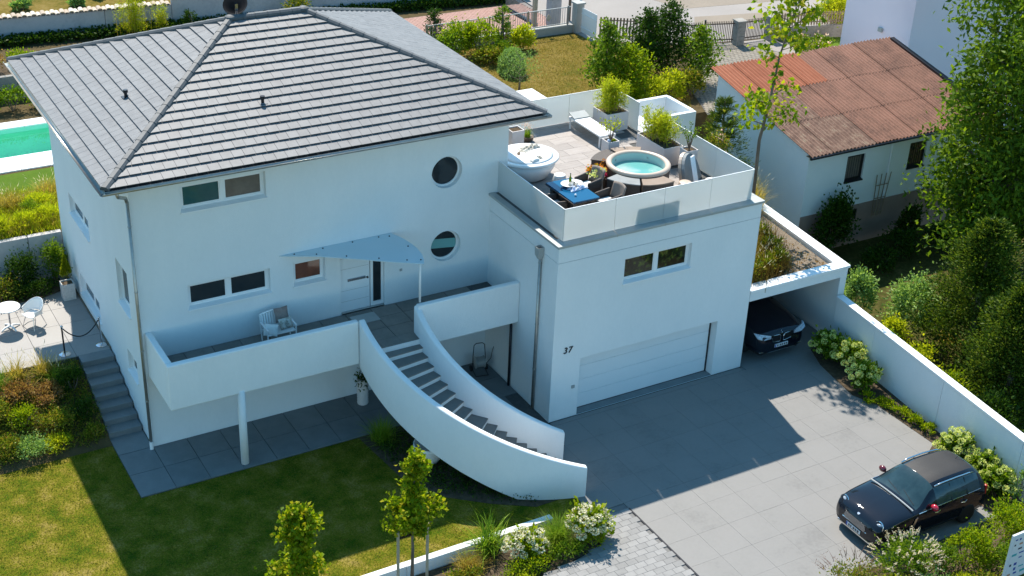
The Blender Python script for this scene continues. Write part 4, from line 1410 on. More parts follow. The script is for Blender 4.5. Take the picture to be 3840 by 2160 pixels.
car_shell(suv, SUV, suv_parts)
for s in (1, -1):
    wheel(suv, 0.92, s * 0.86, 0.37, s, 0.27)
    wheel(suv, 3.85, s * 0.86, 0.37, s, 0.27)
    # kidney
    k0, k1 = s * 0.06, s * 0.40
    MB().tube([(-0.012, k0, 0.70), (-0.012, k0, 0.885), (0.0, s * 0.12, 0.93), (0.012, s * 0.36, 0.935), (0.015, k1, 0.89), (-0.005, s * 0.36, 0.72), (-0.012, s * 0.12, 0.685), (-0.012, k0, 0.70)], 0.013, 8).build('grille_frame', 'chrome', suv, smooth=True)
    B(-0.011, min(k0, k1) + 0.015, 0.70, 0.02, max(k0, k1) - 0.015, 0.915).build('grille', 'black', suv)
    hb = MB().add([(-0.02, s * 0.46, 0.86), (-0.01, s * 0.46, 0.96), (0.10, s * 0.84, 1.05), (0.25, s * 0.97, 1.06), (0.06, s * 0.94, 0.93), (-0.01, s * 0.72, 0.855)],
                  [(0, 1, 2, 3, 4, 5)])
    hb.build('headlight', 'lamp_glass', suv, solid=0.05)
    MB().ball((0.06, s * 0.76, 0.55), 0.05, 12, 6).build('fog_light', 'lamp_glass', suv, smooth=True)
    B(0.0, min(s * 0.50, s * 0.84), 0.40, 0.06, max(s * 0.50, s * 0.84), 0.425).build('bumper_trim', 'chrome', suv, bevel=0.008)
    mr = MB().ball((0, 0, 0), 0.13, 14, 9, 0.75)
    mr.build('mirror', 'car_black', suv, smooth=True, loc=(1.9, s * 1.1, 1.28))
MB().lathe([(0.045, 0), (0.04, 0.015)], (0, 0, 0), 16).build('badge', 'plate', suv, loc=(0.05, 0, 0.995)).rotation_euler.y = math.radians(-50)
pl = B(-0.03, -0.26, 0.50, -0.005, 0.26, 0.61).build('number_plate', 'plate', suv)
B(-0.033, 0.215, 0.503, -0.0305, 0.258, 0.607).build('plate_band', 'plate_blue', pl)
for a in (0.15, 0.05, -0.03, -0.12, -0.2):
    B(-0.033, a - 0.025, 0.52, -0.0305, a + 0.025, 0.59).build('plate_mark', 'plate_mark', pl)
B(-0.004, -0.5, 0.34, 0.05, 0.5, 0.36).build('front_lip', 'chrome', suv)

# ------------------------------------------------------------------ patio furniture
TZ = PZ + 0.001
pt = thing('bistro_table', 'round white bistro table on the sunny patio', 'table', (-2.36, 6.25, TZ))
MB().lathe([(0.001, 0.71), (0.35, 0.71), (0.36, 0.72), (0.36, 0.735), (0.35, 0.745), (0.001, 0.745)], (0, 0, 0), 32).build('table_top', 'white', pt)
MB().tube([(0, 0, 0.06), (0, 0, 0.71)], 0.03, 12).build('pedestal', 'steel', pt)
for k in range(4):
    a = math.radians(20 + 90 * k)
    MB().tube([(0, 0, 0.10), (0.16 * math.cos(a), 0.16 * math.sin(a), 0.085), (0.31 * math.cos(a), 0.31 * math.sin(a), 0.02)], [0.03, 0.03, 0.022], 8).build('foot', 'white', pt)


def shell_chair(label, loc, rz):
    t = thing('shell_armchair', label, 'chair', loc, rz, 'white shell chairs on the patio')
    m = MB()
    NA, NV = 24, 8

    def fn(u, v):
        a = math.radians(-125 + 250 * u)
        back = max(0.0, math.cos(a)) ** 1.2
        h = 0.20 + 0.20 * back - 0.05 * max(0, -math.cos(a))
        rad = 0.235 + 0.085 * v ** 0.7
        z = 0.44 + h * v ** 1.25
        return (rad * math.sin(a) * 1.02, rad * math.cos(a) * 0.95, z)
    m.grid(fn, NA, NV)
    m.build('shell', 'white_gloss', t, smooth=True, solid=0.012)
    s = MB()
    s.grid(lambda u, v: ((u - .5) * 0.46, -0.26 + v * 0.47, 0.435 - 0.02 * math.cos((u - .5) * 3) + 0.03 * (1 - v) ** 3 * 0), 8, 8)
    s.build('seat', 'white_gloss', t, smooth=True, solid=0.012)
    for sx in (-1, 1):
        for sy in (-1, 1):
            MB().tube([(sx * 0.15, sy * 0.13, 0.43), (sx * 0.25, sy * 0.24, 0.0)], [0.014, 0.009], 8).build('leg', 'steel', t)
        MB().tube([(sx * 0.25, -0.24, 0.012), (sx * 0.30, 0, 0.012), (sx * 0.25, 0.24, 0.012)], 0.007, 6).build('runner', 'steel', t)
    return t


shell_chair('white shell armchair right of the round patio table', (-1.68, 6.12, TZ), math.radians(-62))
shell_chair('white shell armchair half cut off left of the round patio table', (-3.05, 6.0, TZ), math.radians(100))
posts = []
for i, (x, y, base, lab) in enumerate(((-1.30, 4.05, 'steel', 'rope post with a shiny base at the patio edge'), (-0.20, 4.12, 'steel', 'rope post standing close against the house wall'))):
    t = thing('rope_post', lab, 'stanchion', (x, y, TZ), 0, 'stanchions closing off the steps')
    MB().lathe([(0.17, 0), (0.17, 0.012), (0.12, 0.028), (0.03, 0.04), (0.001, 0.042)], (0, 0, 0), 28).build('base', base, t, smooth=False)
    MB().tube([(0, 0, 0.03), (0, 0, 0.9)], 0.025, 12).build('pole', 'dark_metal' if i == 0 else 'steel', t)
    MB().ball((0, 0, 0.93), 0.042, 12, 8).build('finial', 'steel', t, smooth=True)
    MB().lathe([(0.035, 0), (0.035, 0.03)], (0, 0, 0.84), 12).build('ring', 'steel', t)
rp = MB().tube([(-1.27 + 1.04 * t, 4.05 + 0.07 * t, TZ + 0.85 - 1.55 * t * (1 - t)) for t in np.linspace(0, 1, 21)], 0.018, 8)
rp.v = [(v[0] + 0.75, v[1] - 4.08, v[2] - TZ) for v in rp.v]
tag(rp.build('rope', 'black', smooth=True, loc=(-0.75, 4.08, TZ)), 'black rope sagging between the two posts by the house', 'rope')

# ------------------------------------------------------------------ balcony bench and plant, hose cart, pots below
bn = thing('slatted_bench', 'white slatted garden bench on the balcony under the window', 'bench', (3.62, -0.62, BF))
bn.scale = (0.88, 0.88, 0.86)
for k in range(7):
    B(-0.46, -0.26 + k * 0.075, 0.42, 0.46, -0.26 + k * 0.075 + 0.06, 0.44).build('seat_slat', 'white', bn)
for k in range(11):
    x = -0.44 + k * 0.083
    MB().obox((x, 0.27, 0.46), (0.05, 0, 0), (0, 0.015, 0), (0, 0.13, 0.40 + 0.05 * math.cos((k - 5) * 0.3))).build('back_slat', 'white', bn)
MB().tube([(x, 0.41 - 0.0 * x, 0.88 + 0.08 * math.cos(x * 3.2)) for x in np.linspace(-0.48, 0.48, 9)], 0.028, 8).build('back_rail', 'white', bn)
for sx in (-0.47, 0.47):
    for y, z in ((-0.26, 0.62), (0.28, 0.88)):
        MB().tube([(sx, y, 0), (sx, y + (0.13 if y > 0 else 0), z)], 0.025, 8).build('leg', 'white', bn)
    B(sx - 0.03, -0.3, 0.62, sx + 0.03, 0.34, 0.65).build('armrest', 'white', bn)


def cushion(name, label, mat, loc, size, rot, cat='cushion', group=None):
    m = MB()
    sx, sy, sz = size

    def f(u, v, s):
        a, b_ = 2 * u - 1, 2 * v - 1
        e = max(0.0, (1 - a ** 4) * (1 - b_ ** 4)) ** 0.5
        pin = 1 - 0.07 * (1 - abs(a)) - 0.07 * (1 - abs(b_))
        return (a * sx * pin, b_ * sy * pin, s * sz * e)
    m.grid(lambda u, v: f(u, v, 1), 10, 10)
    m.grid(lambda u, v: f(1 - u, v, -1), 10, 10)
    o = m.build(name, mat, smooth=True, loc=loc)
    o.rotation_euler = rot
    return tag(o, label, cat, group)


R_ = math.radians
cushion('cushion', 'white cushion leaning at the left end of the balcony bench', 'cushion_white', (3.34, -0.72, BF + 0.48), (0.2, 0.17, 0.06), (R_(60), 0, R_(-35)))
cushion('cushion', 'brown fur cushion on the backrest of the balcony bench', 'cushion_brown', (3.78, -0.42, BF + 0.72), (0.21, 0.21, 0.07), (R_(72), 0, R_(4)))
cushion('cushion', 'striped grey cushion propped on the seat of the balcony bench', 'cloth_grey', (3.82, -0.62, BF + 0.53), (0.2, 0.16, 0.06), (R_(62), 0, R_(6)))
tag(B(-0.38, -0.25, 0, 0.38, 0.25, 0.012).build('door_mat', 'coping', loc=(6.28, -0.5, BF + 0.002)), 'pale grey door mat in front of the front door', 'mat')

hc = thing('hose_cart', 'garden hose reel cart with wheels in the niche below the balcony', 'hose reel', (10.12, -0.48, 0.03), R_(-12))
MB().tube([(-0.2, 0, 0.05), (-0.2, 0.02, 0.5), (-0.17, 0.04, 0.9), (-0.1, 0.05, 0.96), (0.1, 0.05, 0.96), (0.17, 0.04, 0.9), (0.2, 0.02, 0.5), (0.2, 0, 0.05)], 0.014, 8).build('frame', 'dark_metal', hc)
MB().tube([(-0.2, 0, 0.05), (-0.2, -0.35, 0.02), (0.2, -0.35, 0.02), (0.2, 0, 0.05)], 0.012, 8).build('stand', 'dark_metal', hc)
o = MB().lathe([(0.06, -0.15), (0.19, -0.15), (0.19, -0.135), (0.15, -0.13)] + [(0.15 + 0.02 * (k % 2), -0.12 + 0.022 * k) for k in range(11)] + [(0.15, 0.13), (0.19, 0.135), (0.19, 0.15), (0.06, 0.15)], (0, 0, 0), 20).build('reel', 'blade_green' if False else 'coping', hc, loc=(0, -0.05, 0.34))
o.rotation_euler.y = R_(90)
for s in (-1, 1):
    o = MB().lathe([(0.03, -0.02), (0.09, -0.025), (0.1, 0), (0.09, 0.025), (0.03, 0.02)], (0, 0, 0), 16).build('wheel', 'rubber', hc, loc=(s * 0.25, 0.03, 0.1))
    o.rotation_euler.y = R_(90)
MB().tube([(0.2, -0.1, 0.3), (0.35, -0.08, 0.45), (0.42, 0, 0.7), (0.5, 0.05, 0.85)], 0.012, 6).build('hose_end', 'dark_metal', hc)

rp_ = thing('ribbed_planter', 'tall white ribbed cylinder planter with trailing stems under the balcony', 'planter', (6.15, -0.55, 0.03))
MB().lathe([(0.16 + 0.012 * (k % 2), 0.045 * k) for k in range(20)], (0, 0, 0), 24).build('pot', 'pot', rp_, smooth=False)
P = np.stack([RNG.normal(0, 0.12, 220), RNG.normal(-0.05, 0.12, 220), 0.86 + RNG.normal(0, 0.12, 220)], 1)
V, F = leaf_geo(P, RNG.normal(size=(220, 3)), 0.09, 0.05)
npobj('foliage', V, F, 'leaf_dark', rp_)
for lx, ly, r, h_, lab in ((6.55, -4.05, 0.42, 0.62, 'large white round bowl planter under the curved stairs'), (7.2, -4.9, 0.16, 0.42, 'small white planter half hidden under the curved stairs')):
    t = thing('bowl_planter', lab, 'planter', (lx, ly, 0.012))
    MB().lathe([(r * 0.62, 0), (r * 0.9, h_ * 0.35), (r, h_ * 0.8), (r, h_), (r * 0.9, h_), (r * 0.88, h_ * 0.85), (0.001, h_ * 0.84)], (0, 0, 0), 28).build('bowl', 'white_gloss', t, smooth=True)

# ------------------------------------------------------------------ things on the roof terrace
FZ = 5.792
ht = thing('hot_tub', 'round hot tub with cream padded rim and turquoise water on the terrace', 'hot tub', (14.80, -1.46, FZ))
sh_ = MB().lathe([(0.92, 0), (0.95, 0.4), (0.95, 0.70)], (0, 0, 0), 48)
sh_.f = [f for f in sh_.f if len(f) == 4]
sh_.build('shell', 'wicker', ht, smooth=True)
rimp = [(0.80 + 0.0, 0.60)] + [(0.885 + 0.088 * math.cos(a), 0.74 + 0.075 * math.sin(a)) for a in np.linspace(math.pi * 1.05, -math.pi * 0.45, 14)] + [(0.93, 0.62)]
rm_ = MB().lathe(rimp, (0, 0, 0), 56)
rm_.f = [f for f in rm_.f if len(f) == 4]
rm_.build('rim', 'cream', ht, smooth=True)
li_ = MB().lathe([(0.001, 0.20), (0.50, 0.20), (0.55, 0.24), (0.58, 0.33), (0.74, 0.35), (0.785, 0.42), (0.79, 0.47)], (0, 0, 0), 48)
li_.f = [f for f in li_.f if len(f) == 4]
li_.build('liner', 'liner', ht, smooth=True)
wl_ = MB().lathe([(0.79, 0.47), (0.797, 0.75)], (0, 0, 0), 48)
wl_.f = [f for f in wl_.f if len(f) == 4]
wl_.build('upper_liner', 'liner_top', ht, smooth=True)
MB().add([(0.788 * math.cos(2 * math.pi * i / 48), 0.788 * math.sin(2 * math.pi * i / 48), 0.52) for i in range(48)], [tuple(range(48))]).build('water', 'hot_water', ht)
for a in (0.6, 2.0, 3.4, 5.0):
    o = MB().lathe([(0.035, 0), (0.03, 0.012), (0.012, 0.014)], (0, 0, 0), 12).build('jet', 'coping', ht, loc=(0.785 * math.cos(a), 0.785 * math.sin(a), 0.64))
    o.rotation_euler = (0, R_(-90), a)
# surround units: wedge-shaped benches
for k, (a0, a1, top, lab) in enumerate(((R_(196), R_(238), 'cushion_grey', 'dark wicker surround unit with grey top left of the hot tub'),
                                        (R_(241), R_(283), 'cushion_tan', 'dark wicker surround unit with tan cushion in front of the hot tub'),
                                        (R_(52), R_(92), 'cushion_tan', 'surround unit with tan cushion behind the hot tub'),
                                        (R_(96), R_(138), 'wicker', 'dark surround unit with a plant tray behind the hot tub'))):
    t = thing('tub_bench', lab, 'bench', (14.80, -1.46, FZ), 0, 'curved units around the hot tub')
    n = 8

    def arc(r, z):
        return [(r * math.cos(a0 + (a1 - a0) * i / n), r * math.sin(a0 + (a1 - a0) * i / n), z) for i in range(n + 1)]
    ri, ro = 0.99, 1.42
    poly = [(p[0], p[1]) for p in arc(ri, 0)] + [(p[0], p[1]) for p in arc(ro, 0)][::-1]
    MB().prism(poly[::-1], 0, 0.66).build('cabinet', 'wicker', t)
    pol2 = [(p[0], p[1]) for p in arc(ri - 0.01, 0)] + [(p[0], p[1]) for p in arc(ro + 0.03, 0)][::-1]
    MB().prism(pol2[::-1], 0.662, 0.70).build('cushion', top, t, bevel=0.012)
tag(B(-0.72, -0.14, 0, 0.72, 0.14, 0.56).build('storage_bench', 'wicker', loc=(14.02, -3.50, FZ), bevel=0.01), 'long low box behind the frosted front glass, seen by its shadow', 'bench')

bt = thing('whirlpool_tub', 'big white oval whirlpool tub covered with towels beside the house wall', 'bathtub', (12.17, 0.62, FZ))
MB().lathe([(0.52, 0), (0.66, 0.08), (0.82, 0.36), (0.89, 0.60)], (0, 0, 0), 48, 1.04, 0.96).build('shell', 'white_gloss', bt, smooth=True)
MB().lathe([(0.885, 0.60)] + [(0.90 + 0.055 * math.cos(a), 0.655 + 0.05 * math.sin(a)) for a in np.linspace(-1.3, 1.9, 10)] + [(0.80, 0.70)], (0, 0, 0), 48, 1.04, 0.96).build('rim', 'white_gloss', bt, smooth=True)
MB().lathe([(0.001, 0.72), (0.6, 0.715), (0.84, 0.695)], (0, 0, 0), 48, 1.04, 0.96).build('cover', 'white', bt, smooth=True)


def crumple(name, label, mat, loc, sx, sy, h_, cat, rz=0, seed=1, n=18):
    rg = np.random.default_rng(seed)
    ph = rg.random((6, 3)) * 6
    fr_ = 3 + rg.random((6, 2)) * 7

    def f(u, v):
        a, b_ = 2 * u - 1, 2 * v - 1
        z = sum(math.sin(fr_[i, 0] * a + ph[i, 0]) * math.sin(fr_[i, 1] * b_ + ph[i, 1]) for i in range(6)) / 6
        e = max(0, 1 - max(abs(a), abs(b_)) ** 4)
        k = 1 + 0.12 * math.sin(3 * a + ph[0, 2]) - 0.1 * math.cos(4 * b_ + ph[1, 2])
        return (a * sx * k, b_ * sy * k, max(0.004, h_ * (0.45 + z) * e))
    o = MB().grid(f, n, n).build(name, mat, smooth=True, loc=loc, rz=rz)
    return tag(o, label, cat)


crumple('driftwood', 'tangled grey driftwood lying on the white tub cover', 'cloth_grey', (12.45, 0.98, FZ + 0.722), 0.34, 0.16, 0.13, 'driftwood', 0.3, 3)
crumple('towel', 'rolled grey towel on the front of the white tub cover', 'cloth_grey', (12.30, 0.20, FZ + 0.72), 0.16, 0.09, 0.09, 'towel', 0.1, 5)
cushion('bath_pillow', 'pale pillow beside the grey towel on the white tub', 'cushion_white', (12.12, 0.10, FZ + 0.75), (0.15, 0.09, 0.05), (0, 0, 0.2), 'pillow')
crumple('towel', 'thin brown twig bundle at the left of the white tub cover', 'bark', (11.95, 0.75, FZ + 0.722), 0.12, 0.05, 0.06, 'twigs', 1.0, 8)


def drum_stool(label, loc, mat, r=0.2, h_=0.46):
    t = thing('drum_stool', label, 'stool', loc, 0, 'ceramic drum stools')
    MB().lathe([(r * 0.8, 0), (r * 0.86, 0.03), (r * 1.04, h_ * 0.35), (r * 1.05, h_ * 0.65), (r * 0.9, h_ - 0.04), (r * 0.86, h_), (r * 0.8, h_ + 0.012), (0.001, h_ + 0.016)], (0, 0, 0), 28).build('body', mat, t, smooth=True)
    for k in range(8):
        a = k * math.pi / 4
        o = MB().lathe([(0.022, 0), (0.022, 0.006)], (0, 0, 0), 10).build('hole', 'black', t, loc=(r * 1.03 * math.cos(a), r * 1.03 * math.sin(a), h_ * 0.55))
        o.rotation_euler = (0, R_(90), a)
    return t


drum_stool('white pierced drum stool between the white tub and the glass table', (12.58, -0.62, FZ), 'white_gloss')
drum_stool('cream drum stool right of the hot tub by the wooden crate', (15.72, -2.62, FZ), 'cream', 0.22, 0.44)

tb = thing('dining_table', 'dark table with sky reflection coloured into its glass top in the terrace corner', 'table', (12.0, -2.2, FZ), R_(0))
B(-0.44, -0.78, 0.70, 0.44, 0.72, 0.745).build('table_top', 'sky_reflect_glass', tb, bevel=0.006)
B(-0.46, -0.80, 0.68, 0.46, 0.74, 0.70).build('top_frame', 'wicker', tb)
for sx in (-0.36, 0.22):
    for sy in (-0.66, 0.46):
        B(sx, sy, 0, sx + 0.14, sy + 0.14, 0.68).build('leg', 'wicker', tb)
B(-0.22, -0.52, 0.05, 0.22, 0.46, 0.68).build('base', 'wicker', tb)


def wicker_chair(label, loc, rz):
    t = thing('wicker_armchair', label, 'chair', loc, rz, 'wicker chairs at the blue table')
    B(-0.28, -0.27, 0.0, 0.28, 0.27, 0.40).build('seat_box', 'wicker', t, bevel=0.02)
    m = MB()
    m.grid(lambda u, v: (-0.27 + 0.54 * u, 0.25 + 0.13 * v + 0.05 * math.sin(u * math.pi), 0.40 + 0.48 * v + 0.03 * math.sin(u * math.pi) * v), 10, 6)
    m.build('backrest', 'wicker_light', t, smooth=True, solid=0.03)
    for s in (-1, 1):
        m = MB().grid(lambda u, v: (s * 0.285, -0.25 + 0.52 * u, 0.36 + (0.27 + 0.05 * u) * v), 6, 4)
        m.build('armrest', 'wicker', t, smooth=True, solid=0.05)
    cs_ = MB().box(-0.23, -0.25, 0.40, 0.23, 0.20, 0.46)
    cs_.build('seat_cushion', 'cushion_white', t, bevel=0.02)
    return t


wicker_chair('wicker armchair at the far right side of the glass table', (12.98, -1.55, FZ), R_(-80))
wicker_chair('wicker armchair with white cushion at the near right side of the glass table', (12.90, -2.75, FZ), R_(-85))
wicker_chair('wicker chair tucked in left of the glass table behind the side glass', (11.36, -2.3, FZ), R_(90))
# tray with bottle and cloth on the table
TT = FZ + 0.746
tr = thing('serving_bowl', 'wide white rimmed bowl with shells on the glass table', 'bowl', (12.12, -1.98, TT))
MB().lathe([(0.14, 0.0), (0.22, 0.03), (0.29, 0.085), (0.30, 0.09), (0.28, 0.08), (0.2, 0.035), (0.001, 0.02)], (0, 0, 0), 28, 1.15, 0.9).build('bowl', 'white_gloss', tr, smooth=True)
m = MB()
for k in range(14):
    a, r = random.random() * 6.28, random.random() * 0.19
    m.ball((r * math.cos(a), r * math.sin(a), 0.06), 0.03 + 0.02 * random.random(), 7, 4)
m.build('shells', 'cloth_grey', tr, smooth=True)
bo_ = thing('glass_bottle', 'green glass bottle with dark cap standing behind the bowl', 'bottle', (12.18, -1.80, TT))
MB().lathe([(0.035, 0), (0.038, 0.02), (0.038, 0.16), (0.014, 0.22), (0.013, 0.28)], (0, 0, 0), 14).build('glass', 'leaf_mid', bo_, smooth=True)
MB().lathe([(0.016, 0.28), (0.016, 0.31), (0.001, 0.311)], (0, 0, 0), 10).build('cap', 'black', bo_)
crumple('table_cloth', 'crumpled blue and white cloth in front of the bowl on the table', 'cloth_blue', (12.18, -2.22, TT), 0.27, 0.12, 0.14, 'cloth', 0.15, 11)
tag(MB().ball((0, 0, 0.03), 0.035, 10, 6).build('tea_light', 'white', loc=(11.85, -2.62, TT), smooth=True), 'tiny white candle on the glass table', 'candle')

# leaning tub lid and crate
ld = thing('spa_cover', 'padded round tub lid folded and leaning in the right terrace corner', 'lid', (16.55, -1.95, FZ), R_(28))
for k, (dy, mt) in enumerate(((0.0, 'cushion_grey'), (0.11, 'cream'))):
    pr = [(0.0, 0.0)]
    m = MB()
    n = 16
    outl = [(0.42 * math.cos(math.pi * i / n) * 1.0, 0.02 + 0.86 * math.sin(math.pi * i / n) ** 0.8) for i in range(n + 1)]
    vs = [(x * 1.25, dy + 0.35 * z - 0.05, z) for x, z in outl] + [(x * 1.25, dy + 0.35 * z + 0.045, z - 0.015) for x, z in outl]
    m.add(vs, [tuple(range(n + 1))[::-1], tuple(range(n + 1, 2 * n + 2))] + [(i, i + 1, n + 2 + i, n + 1 + i) for i in range(n)] + [(n, 0, n + 1, 2 * n + 1)])
    m.build('half', mt, ld)
m = MB()
for k in range(3):
    m.obox((-0.62 + 0.075 * k, -0.42, 0.02), (0.055, 0, 0), (0, 0.05, 0), (0.30, 0.42, 0.92))
m.build('folding_board', 'white', ld)
cr = thing('wooden_crate', 'small pale wooden crate between the cream stool and the lid', 'crate', (16.12, -2.70, FZ), R_(20))
for k in range(4):
    B(-0.16, -0.14, 0.02 + k * 0.09, 0.16, -0.125, 0.09 + k * 0.09).build('slat', 'wood_pale', cr)
    B(-0.16, 0.125, 0.02 + k * 0.09, 0.16, 0.14, 0.09 + k * 0.09).build('slat', 'wood_pale', cr)
    B(-0.16, -0.125, 0.02 + k * 0.09, -0.145, 0.125, 0.09 + k * 0.09).build('slat', 'wood_pale', cr)
    B(0.145, -0.125, 0.02 + k * 0.09, 0.16, 0.125, 0.09 + k * 0.09).build('slat', 'wood_pale', cr)
sr = thing('swim_ring', 'white and coral swim ring lying in the right terrace corner', 'swim ring', (16.85, -2.55, FZ))
for a0, a1, mt in ((0, 2.1, 'white'), (2.1, 3.1, 'flower_rose'), (3.1, 5.2, 'white'), (5.2, 6.28, 'flower_rose')):
    MB().tube([(0.24 * math.cos(a), 0.24 * math.sin(a), 0.08 + 0.1 * math.sin(a)) for a in np.linspace(a0, a1, 10)], 0.075, 10).build('segment', mt, sr, smooth=True)

# white daybed / sun bench
db = thing('white_sun_lounger', 'long white sun lounger in the middle of the terrace', 'sun lounger', (15.70, 2.45, FZ))
B(-0.30, -0.95, 0.36, 0.30, 0.95, 0.42).build('mattress', 'white', db, bevel=0.015)
for sy in (-0.9, 0.86):
    for sx in (-0.29, 0.25):
        B(sx, sy, 0, sx + 0.04, sy + 0.04, 0.36).build('leg', 'white', db)
B(-0.29, -0.93, 0.31, 0.29, -0.90, 0.36).build('rail', 'white', db)
B(-0.29, 0.90, 0.31, 0.29, 0.93, 0.36).build('rail', 'white', db)
MB().obox((-0.3, 0.62, 0.424), (0.6, 0, 0), (0, 0.33, 0.10), (0, -0.01, 0.03)).build('headrest', 'coping', db)


def square_pot(name, label, loc, sx, sy, h_, mat='pot', rz=0, cat='planter'):
    t = thing(name, label, cat, loc, rz)
    w_ = 0.025
    m = MB()
    m.box(-sx, -sy, 0, sx, -sy + w_, h_).box(-sx, sy - w_, 0, sx, sy, h_).box(-sx, -sy + w_, 0, -sx + w_, sy - w_, h_).box(sx - w_, -sy + w_, 0, sx, sy - w_, h_)
    m.build('pot', mat, t)
    B(-sx + w_, -sy + w_, 0.02, sx - w_, sy - w_, h_ - 0.04).build('potting_soil', 'soil', t)
    return t


def tuft(parent, c, n, L, spread, W_, mat, tilt=0.35, droop=0.5, name='blades'):
    P = np.stack([RNG.normal(0, spread, n) + c[0], RNG.normal(0, spread, n) + c[1], np.full(n, c[2])], 1)
    a = RNG.random(n) * 2 * math.pi
    tl = np.abs(RNG.normal(0, tilt, n))
    Dv = np.stack([np.cos(a) * np.sin(tl), np.sin(a) * np.sin(tl), np.cos(tl)], 1)
    V, F = blade_geo(P, Dv, L * (0.55 + 0.55 * RNG.random(n)), W_, droop)
    return npobj(name, V, F, mat, parent)


pa = square_pot('grass_planter', 'long pale planter with golden bamboo at the back of the terrace', (16.75, 2.95, FZ), 0.42, 0.42, 0.62)


def bamboo(parent, c, h_, rx_, ry_, n, mat='leaf_yellow', culms=40):
    m = MB()
    pts = []
    for k in range(culms):
        x, y = c[0] + RNG.normal(0, rx_ * 0.45), c[1] + RNG.normal(0, ry_ * 0.45)
        dx, dy = RNG.normal(0, 0.28) * rx_, RNG.normal(0, 0.28) * ry_
        hh = h_ * (0.7 + 0.4 * RNG.random())
        m.tube([(x, y, c[2]), (x + dx * 0.4, y + dy * 0.4, c[2] + hh * 0.5), (x + dx, y + dy, c[2] + hh)], [0.007, 0.006, 0.003], 4, False)
        for t in RNG.random(n // culms):
            t = 0.15 + 0.85 * t
            pts.append((x + dx * t + RNG.normal(0, 0.06), y + dy * t + RNG.normal(0, 0.06), c[2] + hh * t))
    m.build('culms', 'blade_gold', parent)
    P = np.array(pts)
    U = RNG.normal(size=P.shape) + np.array((0, 0, 0.5))
    V, F = leaf_geo(P, U, 0.11 + 0.07 * RNG.random(len(P)), 0.022)
    npobj('foliage', V, F, mat, parent)


bamboo(pa, (0, 0, 0.58), 1.05, 0.42, 0.42, 3400)
pb = square_pot('grass_planter', 'long pale planter with golden bamboo right behind the hot tub', (16.72, 0.12, FZ), 0.36, 0.74, 0.62)
bamboo(pb, (0, 0.1, 0.58), 0.95, 0.36, 0.62, 3400)


def potted_shrub(label, loc, h_pot, s, hshrub, mats):
    t = square_pot('potted_shrub', label, loc, s, s, h_pot, cat='potted plant')
    m = MB()
    tips = []
    for k in range(9):
        a = k * 0.7 + RNG.random()
        r = 0.2 + 0.25 * RNG.random()
        p = [(0, 0, h_pot - 0.05), (r * 0.4 * math.cos(a), r * 0.4 * math.sin(a), h_pot + hshrub * 0.5), (r * math.cos(a), r * math.sin(a), h_pot + hshrub * (0.75 + 0.3 * RNG.random()))]
        m.tube(p, [0.012, 0.008, 0.004], 5, False)
        for q in range(16):
            tt = 0.45 + 0.55 * RNG.random()
            tips.append([p[1][i] + (p[2][i] - p[1][i]) * (tt * 2 - 0.9) + RNG.normal(0, 0.045) for i in range(3)])
    m.build('stems', 'bark', t)
    P = np.array(tips)
    V, F = leaf_geo(P, RNG.normal(size=P.shape), 0.075, 0.045)
    npobj('foliage', V, F, mats, t)
    return t


ps = potted_shrub('tall square pot with a bare stemmed shrub beside the lounger', (15.12, 0.52, FZ), 0.72, 0.2, 0.72, 'leaf_yellow')
MB().ball((0.08, -0.06, 0.70), 0.07, 10, 6).build('glass_ball', 'leaf_gold', ps, smooth=True)
MB().ball((-0.08, -0.02, 0.70), 0.06, 10, 6).build('glass_ball', 'cloth_blue', ps, smooth=True)
potted_shrub('square pot with a twiggy shrub behind the leaning tub lid', (16.98, -1.05, FZ), 0.70, 0.2, 0.75, 'leaf_mid')
sp = square_pot('square_planter', 'empty square pale planter against the house corner', (12.98, 2.75, FZ), 0.22, 0.22, 0.62)
lp = thing('lavender_pot', 'small round pot of lavender beside the square planter', 'potted plant', (13.62, 3.02, FZ))
MB().lathe([(0.12, 0), (0.19, 0.06), (0.21, 0.16), (0.18, 0.16), (0.001, 0.13)], (0, 0, 0), 20).build('pot', 'bronze', lp)
tuft(lp, (0, 0, 0.13), 160, 0.42, 0.06, 0.012, 'blade_green', 0.35, 0.3)
P = np.stack([RNG.normal(0, 0.11, 60), RNG.normal(0, 0.11, 60), 0.50 + RNG.normal(0, 0.05, 60)], 1)
V, F = leaf_geo(P, RNG.normal(size=P.shape) * 0.3 + np.array((0, 0, 1)), 0.08, 0.02)
npobj('flowers', V, F, 'flower_rose', lp)

# flower pots between the table and the hot tub
fp = thing('flower_pot', 'dark pot of orange and yellow flowers behind the wicker chair', 'potted plant', (13.62, -0.98, FZ))
MB().lathe([(0.12, 0), (0.17, 0.3), (0.18, 0.34), (0.15, 0.34), (0.001, 0.31)], (0, 0, 0), 20).build('pot', 'bronze', fp)
P, N_ = clump_points(260, (0.26, 0.24, 0.16), (0, 0, 0.50), 9, 0.35)
V, F = leaf_geo(P, N_, 0.09, 0.05)
npobj('foliage', V, F, 'leaf_mid', fp)
P, N_ = clump_points(240, (0.28, 0.25, 0.16), (0, 0, 0.56), 12, 0.3, 0.9)
V, F = leaf_geo(P, N_, 0.06, 0.055)
npobj('flowers', V, F, 'flower_orange', fp)
fp = thing('flower_pot', 'small pot of pink flowers in front of the orange ones', 'potted plant', (13.78, -1.18, FZ))
MB().lathe([(0.09, 0), (0.12, 0.34), (0.13, 0.36), (0.001, 0.33)], (0, 0, 0), 16).build('pot', 'bronze', fp)
P, N_ = clump_points(120, (0.16, 0.1, 0.09), (0, 0, 0.45), 5, 0.35)
V, F = leaf_geo(P, N_, 0.06, 0.055)
npobj('flowers', V, F, 'flower_pink', fp)
fp = thing('flower_pot', 'single tall orange chrysanthemum ball beside the tall square pot', 'potted plant', (14.12, -0.72, FZ))
